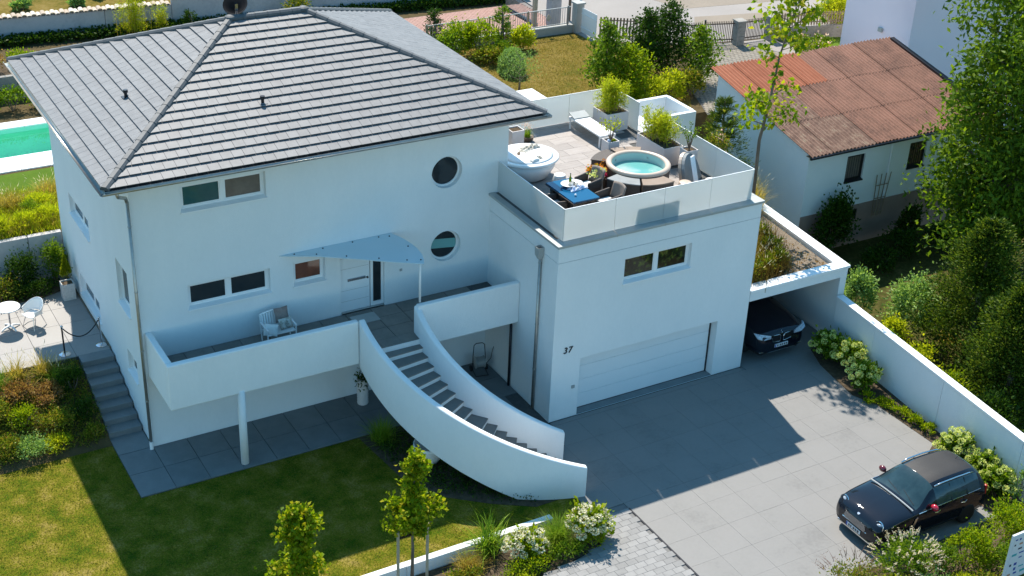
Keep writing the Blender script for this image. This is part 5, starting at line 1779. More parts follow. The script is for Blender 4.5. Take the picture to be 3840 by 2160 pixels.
MB().lathe([(0.09, 0), (0.12, 0.34), (0.13, 0.36), (0.001, 0.33)], (0, 0, 0), 16).build('pot', 'bronze', fp)
P, N_ = clump_points(150, (0.13, 0.13, 0.17), (0, 0, 0.56), 8, 0.3, 0.8)
V, F = leaf_geo(P, N_, 0.05, 0.045)
npobj('flowers', V, F, 'flower_orange', fp)
fp = thing('vase', 'slim glass vase of pale hydrangea stems beside the hot tub', 'vase', (13.38, -1.55, FZ + 0.0))
MB().lathe([(0.10, 0), (0.12, 0.25), (0.08, 0.5), (0.11, 0.62), (0.001, 0.5)], (0, 0, 0), 16).build('vase', 'coping', fp, smooth=True)
P, N_ = clump_points(160, (0.24, 0.2, 0.13), (0, 0, 0.74), 6, 0.3, 0.8)
V, F = leaf_geo(P, N_, 0.07, 0.05)
npobj('flowers', V, F, 'flower_lime', fp)

# ------------------------------------------------------------------ walls around the plot
bw = thing('boundary_wall', 'long white rendered boundary wall along the right edge of the driveway', 'wall', (21.3, -4.0, 0))
bd = np.array((20.32 - 21.3, -12.65 + 4.0, 0))
BLn = np.linalg.norm(bd)
bd = bd / BLn
bs = np.array((-bd[1], bd[0], 0))
if bs[0] < 0:
    bs = -bs
brk = [0, 2.05, 5.35, 8.7, 13.5]
for a, b_ in zip(brk[:-1], brk[1:]):
    MB().obox(bd * (a + 0.006) + np.array((0, 0, -0.9)), bd * (b_ - a - 0.012), bs * 0.2, (0, 0, 2.6)).build('panel', 'plaster', bw)
    MB().obox(bd * (a + 0.004) - bs * 0.035 + np.array((0, 0, 1.70)), bd * (b_ - a - 0.008), bs * 0.28, (0, 0, 0.05)).build('coping', 'white', bw)

lw = thing('low_garden_wall', 'low white retaining wall along the front edge of the lawn', 'wall', (1, -7.8, -0.9))
for a, b_ in zip((-9, -6, -3, 0, 3, 5.2), (-6, -3, 0, 3, 5.2, 7.3)):
    B(a + 0.004, -0.09 - 0.002 * a, 0, b_ - 0.004, 0.10 - 0.002 * a, 0.97).build('panel', 'plaster', lw)
rw = thing('retaining_wall', 'pale concrete retaining wall behind the patio plants', 'wall', (0, 9.03, 0.5))
for a in range(7):
    B(-1.06 * (a + 1) + 0.012, -0.1, 0.0, -1.06 * a - 0.012, 0.1, 2.28).build('panel', 'wall_grey', rw)

# garden wall with cap tiles, far behind the house
gw_ = thing('street_wall', 'long weathered grey garden wall behind the house with clay cap tiles', 'wall', (9.7, 27.85, RG))
d0 = np.array((-9.3, 0.88, 0))
d0 = d0 / np.linalg.norm(d0)
n0 = np.array((-d0[1], d0[0], 0))
for a, b_ in zip((0, 2.95, 8, 14), (2.95, 8, 14, 26)):
    MB().obox(d0 * (a + 0.01), d0 * (b_ - a - 0.02), n0 * -0.24, (0, 0, 1.03)).build('panel', 'wall_grey', gw_)
d1 = np.array((16.4, -1.95, 0))
d1 = d1 / np.linalg.norm(d1)
n1 = np.array((-d1[1], d1[0], 0))
for a, b_ in zip((0, 6, 12), (6, 12, 17.5)):
    MB().obox(d1 * (a + 0.01), d1 * (b_ - a - 0.02), n1 * 0.24, (0, 0, 1.28)).build('panel', 'wall_grey', gw_)
ct = MB().add([(0.11 * math.cos(math.pi * k / 6), y, 0.085 * math.sin(math.pi * k / 6) + 0.02) for y in (-0.24, 0.24) for k in range(7)] +
              [(0.085 * math.cos(math.pi * k / 6), y, 0.062 * math.sin(math.pi * k / 6) + 0.02) for y in (-0.24, 0.24) for k in range(7)],
              [(k, k + 1, 8 + k, 7 + k) for k in range(6)] + [(14 + k, 21 + k, 22 + k, 15 + k) for k in range(6)] +
              [(k, 14 + k, 15 + k, k + 1) for k in range(6)] + [(7 + k, 8 + k, 22 + k, 21 + k) for k in range(6)]).mesh('cap_tile', 'clay')
ang0 = math.atan2(d0[1], d0[0])
for k in range(66):
    p = d0 * (0.15 + 0.2 * k) - n0 * 0.12
    inst('cap_tile', ct, gw_, (p[0] + random.uniform(-.01, .01), p[1], 1.03 + (0.05 if k % 2 else 0)), ang0 + random.uniform(-0.06, 0.06))
for k in range(70):
    p = d1 * (0.12 + 0.24 * k) + n1 * 0.12
    inst('cap_tile', ct, gw_, (p[0], p[1], 1.28 + (0.05 if k % 2 else 0)), math.atan2(d1[1], d1[0]) + random.uniform(-0.06, 0.06))
pw = thing('pool_wall', 'stained concrete wall behind the pool', 'wall', (0, 21.6, RG))
for k in range(8):
    B(-6 + 1.5 * k + 0.01, -0.1, 0, -4.5 + 1.5 * k - 0.01, 0.1, 0.95).build('panel', 'concrete_old', pw)
B(-6, 0.1, 0, 6, 1.9, 0.8).build('raised_bed', 'soil', pw)

# metal fence with concrete base at the back of the dry lawn
mf = thing('metal_fence', 'grey metal bar fence on a concrete base behind the dry lawn', 'fence', (18.6, 20.1, RG))
B(0, -0.1, 0, 7.6, 0.1, 0.38).build('base', 'concrete', mf)
bar = B(-0.008, -0.008, 0, 0.008, 0.008, 0.78).mesh('bar', 'coping')
for k in range(62):
    inst('bar', bar, mf, (0.1 + k * 0.12, 0, 0.42))
for z in (0.44, 1.2):
    B(0, -0.02, z, 7.5, 0.02, z + 0.035).build('rail', 'coping', mf)
for x in (0.05, 1.6, 3.2, 5.2, 7.35):
    B(x - 0.03, -0.03, 0.3, x + 0.03, 0.03, 1.28).build('post', 'zinc', mf)
for x in (4.15, 6.3):
    MB().add([(x, -0.03, 0.65), (x + 0.14, -0.03, 0.83), (x, -0.03, 1.01), (x - 0.14, -0.03, 0.83)], [(0, 1, 2, 3)]).build('diamond', 'clay', mf, solid=0.02)
B(4.0 - 0.12, -0.35, 0, 4.0 - 0.04, -0.27, 1.0).build('stake', 'stone_red', mf)
mg = thing('metal_gate', 'open metal bar gate across the red brick court', 'gate', (25.0, 21.5, RG))
for k in range(26):
    inst('bar', bar, mg, (0.02 * k * 0.5, 0.1 + k * 0.12, 0.1))
B(-0.02, 0, 0.08, 0.24, 3.2, 0.1).build('rail', 'dark_metal', mg)
MB().obox((-0.02, 0, 0.86), (0.04, 0, 0), (0.26, 3.2, 0), (0, 0, 0.04)).build('rail', 'dark_metal', mg)
B(-0.09, -0.1, 0, 0.09, 0.08, 1.45).build('wood_post', 'wood_pale', mg)
gp1 = thing('gate_pillar', 'pale gate pillar with dark arched cap by the brick court', 'pillar', (25.95, 21.35, RG))
B(-0.28, -0.22, 0, 0.28, 0.22, 1.35).build('shaft', 'wall_grey', gp1)
MB().add([(0.36 * math.cos(a), y, 1.33 + 0.24 * math.sin(a)) for y in (-0.28, 0.28) for a in np.linspace(0, math.pi, 9)],
         [(k, k + 1, 10 + k, 9 + k) for k in range(8)] + [tuple(range(9)), tuple(range(9, 18))[::-1]]).build('cap', 'dark_metal', gp1)
gp2 = thing('gate_pillar', 'square concrete gate pillar at the corner of the dry lawn', 'pillar', (26.45, 20.02, RG))
B(-0.2, -0.2, 0, 0.2, 0.2, 1.35).build('shaft', 'concrete', gp2)
B(-0.25, -0.25, 1.351, 0.25, 0.25, 1.43).build('cap', 'concrete', gp2)
tag(MB().tube([(0, 0, 0), (0, 0, 3.5)], 0.07, 10).build('street_pole', 'bark', loc=(27.0, 21.6, RG)), 'brown pole at the roadside behind the gate pillars', 'pole')
wg = thing('white_slat_gate', 'white slatted gate at the corner of the dry lawn', 'gate', (26.45, 19.7, RG))
for k in range(14):
    MB().obox((0.0, -0.09 * (k + 1), 0.1), (0.02, 0, 0), (0, 0.075, 0), (0, 0, 1.15)).build('slat', 'white', wg)
B(-0.02, -1.27, 0.3, -0.001, 0, 0.36).build('rail', 'white', wg)
B(-0.02, -1.27, 0.95, -0.001, 0, 1.01).build('rail', 'white', wg)


def picket_run(name, label, p, q, zb, h_, mat, gap=0.16, wp=0.08, base=None, cat='fence', thick=0.02):
    p, q = np.array((*p, 0.0)), np.array((*q, 0.0))
    L = np.linalg.norm(q - p)
    u = (q - p) / L
    t = thing(name, label, cat, (p[0], p[1], RG), math.atan2(u[1], u[0]))
    m = B(0, -thick / 2, 0, wp, thick / 2, h_).mesh('picket', mat)
    for k in range(int(L / gap)):
        inst('picket', m, t, (0.03 + k * gap, 0, zb))
    for z in (zb + 0.12, zb + h_ - 0.16):
        B(0, 0.011, z, L, 0.04, z + 0.05).build('rail', mat, t)
    if base:
        B(0, -0.12, 0, L, 0.12, base).build('base', 'concrete_old', t)
    return t


picket_run('picket_fence', 'dark brown picket fence between the shrubs and the street', (26.6, 18.45), (29.3, 16.75), 0.15, 1.0, 'wood', 0.15, 0.08)
picket_run('bar_gate', 'wide brown metal driveway gate with a latch post', (29.4, 16.55), (30.75, 16.05), 0.1, 0.98, 'bronze', 0.085, 0.03, cat='gate')
picket_run('bar_gate', 'brown metal driveway gate leaf next to the left stone pillar', (30.8, 16.0), (32.15, 15.6), 0.1, 1.02, 'bronze', 0.085, 0.03, cat='gate')
picket_run('bar_gate', 'brown metal garden gate between two stone pillars', (32.55, 15.55), (33.95, 15.5), 0.1, 1.02, 'bronze', 0.085, 0.03, cat='gate')
picket_run('picket_fence', 'brown picket fence on a mossy concrete base right of the gates', (34.5, 15.4), (38.2, 14.4), 0.62, 0.62, 'wood', 0.14, 0.075, 0.6)
tag(MB().tube([(0, 0, 0), (0, 0, 1.2)], 0.045, 8).build('gate_post', 'dark_metal', loc=(30.77, 16.02, RG)), 'thin dark post between the two driveway gate leaves', 'post')
for x, y, lab in ((32.35, 15.5, 'left concrete block gate pillar of the garden gate'), (34.2, 15.45, 'right concrete block gate pillar with a pale letter box')):
    t = thing('stone_pillar', lab, 'pillar', (x, y, RG), R_(-6), 'pillars of the garden gate')
    for k in range(5):
        B(-0.21, -0.21, k * 0.22 + 0.004, 0.21, 0.21, k * 0.22 + 0.216).build('block', 'concrete_old', t, bevel=0.01)
    B(-0.25, -0.25, 1.105, 0.25, 0.25, 1.17).build('cap', 'concrete_old', t)
    if x > 33:
        B(-0.1, -0.24, 0.65, 0.12, -0.213, 0.95).build('letter_box', 'clay', t)

# ------------------------------------------------------------------ neighbour's outbuilding
nb = thing('outbuilding', 'white outbuilding with a weathered red corrugated roof', 'building', (25.6, 2.7, -0.9))
NX, NY = 9.3, 5.7
ZF, ZB = 3.38 + 0.9, 4.60 + 0.9
m = MB()
fO = (0, 0, 0)
facade(m, fO, (1, 0, 0), (0, 0, 1), (0, -1, 0), NX, ZF - 0.02, [('r', 1.95, 2.75, 2.85, 3.80), ('r', 5.15, 2.75, 6.05, 3.80), ('r', 2.0, 1.03, 2.85, 1.50)], 0.14)
m.add([(0, NY, 0), (0, 0, 0), (0, 0, ZF - 0.02), (0, NY, ZB - 0.02)], [(0, 1, 2, 3)])
m.add([(NX, 0, 0), (NX, NY, 0), (NX, NY, ZB - 0.02), (NX, 0, ZF - 0.02)], [(0, 1, 2, 3)])
m.add([(NX, NY, 0), (0, NY, 0), (0, NY, ZB - 0.02), (NX, NY, ZB - 0.02)], [(0, 1, 2, 3)])
m.build('wall', 'plaster_old', nb)
pm = MB()
facade(pm, (0, -0.035, 0), (1, 0, 0), (0, 0, 1), (0, -1, 0), NX, 1.68, [('r', 2.0, 1.03, 2.85, 1.50, 0.17)], 0.17)
pm.quad((0, -0.035, 1.68), (NX, -0.035, 1.68), (NX, 0, 1.68), (0, 0, 1.68))
pm.quad((0, 0.0, 0), (0, -0.035, 0), (0, -0.035, 1.68), (0, 0, 1.68))
pm.build('plinth', 'plinth', nb)
window(nb, fO, (1, 0, 0), (0, 0, 1), (0, -1, 0), 1.95, 2.75, 2.85, 3.80, ['pane_tan'], 0.1, 0.06, 'dark_metal', 'dark_metal')
window(nb, fO, (1, 0, 0), (0, 0, 1), (0, -1, 0), 5.15, 2.75, 6.05, 3.80, ['pane'], 0.1, 0.06, 'dark_metal', 'dark_metal')
window(nb, fO, (1, 0, 0), (0, 0, 1), (0, -1, 0), 2.0, 1.03, 2.85, 1.50, ['pane'], 0.1, 0.05, 'plinth', 'dark_metal', 'cellar_window')
for wx in (1.95, 5.15):
    gm = MB()
    for k in range(7):
        gm.box(wx + 0.1 + k * 0.115, -0.02, 2.8, wx + 0.112 + k * 0.115, -0.008, 3.76)
    gm.build('window_grille', 'dark_metal', nb)
MB().tube([(4.15, -0.04, 1.7), (4.15, -0.04, ZF - 0.1)], 0.03, 8).build('downpipe', 'white', nb)
# corrugated sheets
sw, per = 1.06, 0.177

rows_ = 3
dy_, dz_ = (NY + 0.55) / rows_, (ZB - ZF + 0.11) / rows_
nseg = 36
vs, fs = [], []
for j in range(2):
    for i in range(nseg + 1):
        x = (sw + 0.05) * i / nseg
        z = 0.036 * math.cos(2 * math.pi * x / per)
        vs.append((x, j * (dy_ + 0.12), z + j * (dz_ + 0.12 * dz_ / dy_)))
        vs.append((x, j * (dy_ + 0.12), z - 0.012 + j * (dz_ + 0.12 * dz_ / dy_)))
n2 = 2 * (nseg + 1)
for i in range(nseg):
    fs += [(2 * i, 2 * i + 2, n2 + 2 * i + 2, n2 + 2 * i), (2 * i + 1, n2 + 2 * i + 1, n2 + 2 * i + 3, 2 * i + 3), (2 * i, 2 * i + 1, 2 * i + 3, 2 * i + 2)]
sheets = {k: MB().add(vs, fs).mesh('roof_sheet', k) for k in ('corr_orange', 'corr_old', 'corr_moss')}
for r in range(rows_):
    for c in range(9):
        kind = 'corr_old'
        if r == 2 and c < 4:
            kind = 'corr_orange'
        if (r == 0 and c < 3) or (r == 1 and c < 2):
            kind = 'corr_moss'
        o = inst('roof_sheet', sheets[kind], nb, (-0.2 + c * sw, -0.3 + r * dy_, ZF - 0.01 + r * dz_ + 0.012 * (2 - r) * 0 + 0.014 * r + (0.02 if c % 2 else 0)))
B(-0.2, -0.29, ZF - 0.14, NX + 0.1, -0.26, ZF - 0.045).build('fascia', 'dark_metal', nb)
B(-0.15, -0.26, ZF - 0.10, NX + 0.05, 0.0, ZF - 0.07).build('soffit', 'wood', nb)
MB().tube([(-0.2, -0.33, ZF - 0.08), (NX + 0.1, -0.33, ZF - 0.08)], 0.05, 8).build('gutter', 'dark_metal', nb)
MB().obox((NX - 0.02, -0.3, ZF + 0.03), (0.22, 0, 0), (0, dy_ * 3, dz_ * 3), (0, 0, 0.05)).build('shade_strip', 'dark_metal', nb)  # dark strip added in place of the shadow along the right roof edge
tl = thing('trellis', 'brown wooden trellis leaning on the outbuilding plinth', 'trellis', (29.4, 2.58, 0.15))
for k in range(4):
    MB().obox((-0.22 + 0.15 * k, -0.02, 0.0), (0.03, 0, 0), (0, 0.02, 0), (0.10 + 0.09 * (k - 1.5), 0.04, 1.75)).build('slat', 'wood', tl)
for z in (0.15, 0.75, 1.3):
    B(-0.26, -0.035, z, 0.34 + 0.02, -0.021, z + 0.03).build('crossbar', 'wood', tl)

nh = thing('neighbour_house', 'tall white house wall with bounced light in its colour, behind the corrugated roof', 'house', (36.0, 8.6, -0.9))
m = MB()
m.add([(0, 4.1, 0), (0, 0, 0), (0, 0, 12), (0, 4.1, 12)], [(0, 1, 2, 3)])
m.add([(0, 0, 0), (12, 0, 0), (12, 0, 12), (0, 0, 12)], [(0, 1, 2, 3)])
m.add([(12, 0, 0), (12, 4.1, 0), (12, 4.1, 12), (12, 0, 12)], [(0, 1, 2, 3)])
m.add([(12, 4.1, 0), (0, 4.1, 0), (0, 4.1, 12), (12, 4.1, 12)], [(0, 1, 2, 3)])
m.add([(0, 0, 12), (12, 0, 12), (12, 4.1, 12), (0, 4.1, 12)], [(0, 1, 2, 3)])
m.build('wall', 'plaster_pale', nh)
B(-0.1, 1.6, 5.3, -0.001, 1.85, 5.5).build('vent_hood', 'coping', nh, bevel=0.02)

# white garden table in the rear garden
gt = thing('garden_table', 'white rectangular garden table at the edge of the dry lawn', 'table', (19.2, 12.0, RG))
for k in range(5):
    B(-0.4, -0.62 + 0.25 * k, 0.70, 0.4, -0.62 + 0.25 * k + 0.243, 0.735).build('board', 'white', gt)
for sx in (-0.36, 0.31):
    for sy in (-0.58, 0.54):
        B(sx, sy, 0, sx + 0.05, sy + 0.05, 0.70).build('leg', 'white', gt)

# information board at the lower right
sg = thing('info_board', 'white framed information board with small pictures among the shrubs', 'sign', (16.5, -15.7, 0.03), R_(0))
B(0, 0, 0.55, 1.9, 0.06, 2.0).build('frame', 'sign_white', sg, bevel=0.01)
B(0.06, -0.006, 0.6, 1.84, -0.001, 1.93).build('face', 'sign_white', sg)
for px_, sz in ((0.1, 0), (1.75, 0)):
    B(px_, 0.015, 0, px_ + 0.05, 0.045, 0.55).build('post', 'steel', sg)
cols = ['sign_dark', 'sign_blue', 'sign_dark', 'sign_tan', 'sign_teal', 'sign_dark', 'sign_blue']
rg = random.Random(4)
for r in range(8):
    x = 0.10
    while x < 1.65:
        ww = 0.05 + 0.12 * rg.random()
        hh = 0.03 + 0.06 * rg.random()
        z = 1.86 - r * 0.155
        if rg.random() < 0.75:
            B(x, -0.010, z - hh, min(x + ww, 1.8), -0.0065, z).build('picture', rg.choice(cols), sg)
        x += ww + 0.06 + 0.08 * rg.random()

# stakes for the front tree
for x, lab in ((3.62, 'left wooden stake beside the small front tree'), (4.42, 'right wooden stake beside the small front tree')):
    tag(MB().tube([(0, 0, -0.1), (0, 0, 1.95)], 0.04, 8).build('tree_stake', 'wood_pale', loc=(x, -8.2, -0.45)), lab, 'stake', 'stakes of the front tree')

# ------------------------------------------------------------------ vegetation


def shrub(label, loc, rad, n, mat, leaf=0.09, wid=None, name='shrub', cat='shrub', group=None, clumps=18, spread=0.3, stem=True, z0=0.0, up_=0.3):
    t = thing(name, label, cat, loc, 0, group)
    P, N_ = clump_points(n, rad, (0, 0, rad[2] * 0.92 + z0), clumps, spread)
    P[:, 2] = np.maximum(P[:, 2], 0.02)
    U = N_ + RNG.normal(size=P.shape) * 0.7 + np.array((0, 0, up_))
    V, F = leaf_geo(P, U, leaf * (0.7 + 0.6 * RNG.random(n)), (wid or leaf * 0.55) * (0.8 + 0.4 * RNG.random(n)))
    npobj('foliage', V, F, mat, t)
    if stem:
        m = MB()
        for k in range(5):
            a = 1.256 * k + RNG.random()
            e = 0.6 + 0.4 * RNG.random()
            m.tube([(0, 0, -0.05), (0.35 * rad[0] * math.cos(a), 0.35 * rad[1] * math.sin(a), z0 + rad[2] * 0.7), (0.7 * e * rad[0] * math.cos(a), 0.7 * e * rad[1] * math.sin(a), z0 + rad[2] * 1.35)], [0.02, 0.014, 0.006], 5, False)
        m.build('stems', 'bark', t)
    return t


def limb_tree(label, loc, trunk, r0, crown, n, mat, leaf, name='tree', cat='tree', nl=16, wid=None, spread=0.25, group=None, clust=0.28, hang=0.0, lo=0.25):
    """trunk: list of local points; crown: (rx, ry) envelope fn t-> radius, leaves gathered at limb tips"""
    t = thing(name, label, cat, loc, 0, group)
    tp = [np.array(p, float) for p in trunk]
    m = MB()
    rr = [r0 * (1 - 0.85 * i / (len(tp) - 1)) for i in range(len(tp))]
    m.tube(tp, rr, 8)

    def on(tt):
        x = tt * (len(tp) - 1)
        i = min(int(x), len(tp) - 2)
        return tp[i] + (tp[i + 1] - tp[i]) * (x - i)
    cents = []
    for k in range(nl):
        tt = lo + (1 - lo) * (k + 0.5) / nl
        a = k * 2.4 + RNG.random() * 0.8
        R0 = crown((tt - lo) / (1 - lo)) * (0.75 + 0.4 * RNG.random())
        p = on(tt)
        up1 = 0.35 * R0 + 0.1
        q = p + np.array((math.cos(a) * R0, math.sin(a) * R0, up1))
        mid = (p + q) / 2 + np.array((0, 0, -0.05 * R0))
        m.tube([p, mid, q], [max(0.006, rr[min(len(rr) - 1, int(tt * (len(tp) - 1)))] * 0.45), r0 * 0.16 + 0.004, 0.004], 5, False)
        for s_ in (0.4, 0.6, 0.8, 1.0):
            cents.append((p + (q - p) * s_ + RNG.normal(0, 0.06 * R0 + 0.02, 3), (0.35 + 0.65 * s_) * R0))
    cents.append((tp[-1], crown(1.0) + 0.1))
    m.build('trunk', 'bark', t, smooth=True)
    C_ = np.array([c for c, _ in cents])
    S_ = np.array([s for _, s in cents])
    w_ = S_ / S_.sum()
    idx = RNG.choice(len(C_), n, p=w_)
    P = C_[idx] + RNG.normal(size=(n, 3)) * (S_[idx][:, None] * clust + 0.02)
    U = RNG.normal(size=(n, 3)) + np.array((0, 0, 0.2 - hang))
    V, F = leaf_geo(P, U, leaf * (0.7 + 0.6 * RNG.random(n)), (wid or leaf * 0.6))
    npobj('crown', V, F, mat, t)
    return t


def grass(label, loc, n, L, spread, W_, mat, tilt=0.4, droop=0.6, plumes=0, name='ornamental_grass', cat='grass', group=None):
    t = thing(name, label, cat, loc, 0, group)
    tuft(t, (0, 0, 0), n, L, spread, W_, mat, tilt, droop)
    if plumes:
        P = np.stack([RNG.normal(0, spread * 1.6, plumes), RNG.normal(0, spread * 1.6, plumes), L * (0.7 + 0.25 * RNG.random(plumes))], 1)
        V, F = leaf_geo(P, np.stack([P[:, 0], P[:, 1], np.full(plumes, 0.6)], 1), 0.16, 0.02)
        npobj('seed_heads', V, F, 'plume', t)
    return t


# flower head shared by the hydrangeas
def flower_mesh(mat, r=0.1, n=90):
    d = unit(RNG.normal(size=(n, 3)))
    d[:, 2] *= 0.85
    V, F = leaf_geo(d * r * 0.72, d + RNG.normal(size=(n, 3)) * 0.7, r * 0.42, r * 0.4)
    V2, F2 = [], []
    return npmesh('flower_head', V, F, mat)


FW = flower_mesh('flower_white')
FLM = flower_mesh('flower_lime')


def hydrangea(label, loc, rad, nf, kind, leaf='leaf_bright', face=(-0.4, -0.8), group=None, n=900):
    t = shrub(label, loc, rad, n, leaf, 0.13, 0.085, 'hydrangea', 'hydrangea', group, 16, 0.3)
    k = 0
    tries = 0
    pts = []
    while k < nf and tries < 600:
        tries += 1
        d = RNG.normal(size=3)
        d /= np.linalg.norm(d)
        if d[2] < 0.05 or d[0] * face[0] + d[1] * face[1] < -0.45:
            continue
        p = np.array((d[0] * rad[0] * 1.0, d[1] * rad[1] * 1.0, rad[2] * 0.92 + d[2] * rad[2] * 1.02))
        if any(np.linalg.norm(p - q) < (0.19 if kind == 'white' else 0.235) for q in pts):
            continue
        pts.append(p)
        inst('flower_head', FW if kind == 'white' else FLM, t, tuple(p), random.random() * 6, 0.95 + 0.5 * random.random())
        k += 1
    return t


def conifer(label, loc, h_, r, n, mat='leaf_conifer', name='conifer', leaf=0.16, wid=0.05, nb=90, droop=0.12, power=0.8):
    t = thing(name, label, 'conifer', loc)
    m = MB()
    m.tube([(0, 0, 0), (0.03, 0, h_ * 0.5), (0, 0.02, h_ * 0.97)], [0.12, 0.07, 0.015], 7)
    m.build('trunk', 'bark', t)
    P, U = [], []
    per = n // nb
    for k in range(nb):
        tt = (k + RNG.random()) / nb
        z = h_ * (0.06 + 0.92 * tt)
        R0 = r * (1 - tt) ** power * (0.7 + 0.5 * RNG.random()) + 0.10
        a = RNG.random() * 6.283
        for q in range(per):
            s_ = RNG.random() ** 0.6
            wdt = 0.22 * R0 * s_ + 0.06
            P.append((R0 * s_ * math.cos(a) + RNG.normal(0, wdt * 0.6), R0 * s_ * math.sin(a) + RNG.normal(0, wdt * 0.6), z + 0.35 * R0 * s_ * s_ - droop * R0 + RNG.normal(0, wdt * 0.45)))
            U.append((math.cos(a) + RNG.normal(0, 0.5), math.sin(a) + RNG.normal(0, 0.5), 0.55 + RNG.normal(0, 0.4)))
    P, U = np.array(P), np.array(U)
    V, F = leaf_geo(P, U, leaf * (0.6 + 0.8 * RNG.random(len(P))), wid)
    npobj('crown', V, F, mat, t)
    return t


# --- small trees in front
limb_tree('young broadleaf tree between two stakes in the front bed', (4.0, -8.2, -0.45), [(0, 0, 0), (0.02, 0, 1.3), (0.0, 0.02, 2.3), (0.03, 0, 3.1), (0.08, 0.02, 4.0)], 0.05,
          lambda t: 0.57 * (0.62 + 0.38 * math.sin(9 * t)) * (1 - 0.75 * t) + 0.08, 3000, 'leaf_tree', 0.12, 'young_tree', nl=26, wid=0.10, clust=0.19, lo=0.34)
limb_tree('young broadleaf tree at the bottom edge left of the staked one', (1.12, -8.1, -0.45), [(0, 0, 0), (0.0, 0, 1.3), (0.02, 0.02, 2.2), (0, 0, 2.7), (-0.02, 0.02, 3.35)], 0.05,
          lambda t: 0.62 * (0.62 + 0.38 * math.cos(8 * t)) * (1 - 0.75 * t) + 0.08, 3000, 'leaf_tree', 0.12, 'young_tree', nl=26, wid=0.10, clust=0.19, lo=0.2)
tag(B(-0.4, -0.02, 0, 0.4, 0.02, 0.04).build('tree_tie', 'black', loc=(4.02, -8.2, 1.28)), 'black strap tying the front tree to its stakes', 'strap')
# --- tall thin tree on the carport roof
limb_tree('tall thin tree with big bright leaves behind the terrace railing', (20.78, 0.0, 2.55), [(0, 0, 0), (-0.04, 0, 1.4), (-0.09, 0, 3.2), (0.12, 0, 4.4), (0.29, 0, 6.0), (0.6, 0, 7.2), (0.9, 0, 8.1)], 0.075,
          lambda t: (0.95 - 0.35 * abs(t - 0.12) * 3) if t < 0.32 else (0.12 if t < 0.46 else 0.85 - 0.45 * abs(t - 0.75)), 900, 'leaf_tree', 0.20, 'thin_tree', nl=20, wid=0.15, clust=0.24, hang=0.7, lo=0.36)

# --- front bed
hydrangea('round white flowering hydrangea in the middle of the front bed', (6.95, -8.72, -0.12), (0.55, 0.42, 0.40), 22, 'white', group='hydrangeas in the front bed')
hydrangea('big white flowering hydrangea at the foot of the curved stairs', (8.72, -8.95, 0.0), (0.58, 0.48, 0.48), 34, 'white', group='hydrangeas in the front bed', n=1100)
grass('fine fountain grass between the two white hydrangeas', (7.95, -8.72, 0.0), 900, 1.0, 0.10, 0.014, 'blade_green', 0.55, 0.7, name='fountain_grass')
grass('tall coarse reed grass at the end of the low white wall', (6.3, -8.0, -0.2), 240, 1.25, 0.14, 0.035, 'blade_green', 0.38, 0.7, name='reed_grass')
grass('short yellow grass tuft in front of the low white wall', (5.55, -8.4, -0.28), 420, 0.75, 0.12, 0.016, 'blade_gold', 0.5, 0.6)
shrub('low bright ground shrub in front of the white hydrangea', (6.75, -9.2, -0.2), (0.75, 0.45, 0.28), 1600, 'leaf_bright', 0.07, clumps=26)
shrub('low dark green shrub beside the block paving', (7.85, -9.28, 0.0), (0.6, 0.3, 0.22), 1200, 'leaf_mid', 0.07, clumps=20)
shrub('low leafy shrub under the right hydrangea by the paving', (8.72, -9.25, 0.0), (0.45, 0.25, 0.3), 900, 'leaf_bright', 0.07, clumps=18)
shrub('small rusty shrub near the low white wall', (5.2, -8.75, -0.3), (0.55, 0.4, 0.25), 1000, 'leaf_mix', 0.07, clumps=18)
shrub('yellow green low shrub at the bottom of the front bed', (6.2, -9.75, -0.3), (0.5, 0.4, 0.3), 900, 'leaf_yellow', 0.07, clumps=16)
shrub('low leafy plant right of the staked front tree', (4.9, -9.3, -0.4), (0.5, 0.4, 0.3), 900, 'leaf_mid', 0.07, clumps=16)

# --- under the stairs
grass('dark grass tuft growing beside the paving under the stairs', (5.85, -2.55, 0.0), 420, 0.95, 0.12, 0.016, 'blade_green', 0.55, 0.6)
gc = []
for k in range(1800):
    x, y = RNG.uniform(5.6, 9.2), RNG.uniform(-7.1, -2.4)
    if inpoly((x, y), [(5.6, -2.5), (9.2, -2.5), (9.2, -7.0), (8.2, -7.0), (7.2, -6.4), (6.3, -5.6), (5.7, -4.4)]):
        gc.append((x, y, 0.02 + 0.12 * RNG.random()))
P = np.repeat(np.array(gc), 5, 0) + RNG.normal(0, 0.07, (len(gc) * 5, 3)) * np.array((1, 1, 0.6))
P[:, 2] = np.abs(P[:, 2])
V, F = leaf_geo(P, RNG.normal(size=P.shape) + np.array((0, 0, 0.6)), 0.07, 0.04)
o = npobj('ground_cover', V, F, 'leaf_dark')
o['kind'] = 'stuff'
tag(o, 'dark ground cover plants under the curved stairs', 'ground cover')

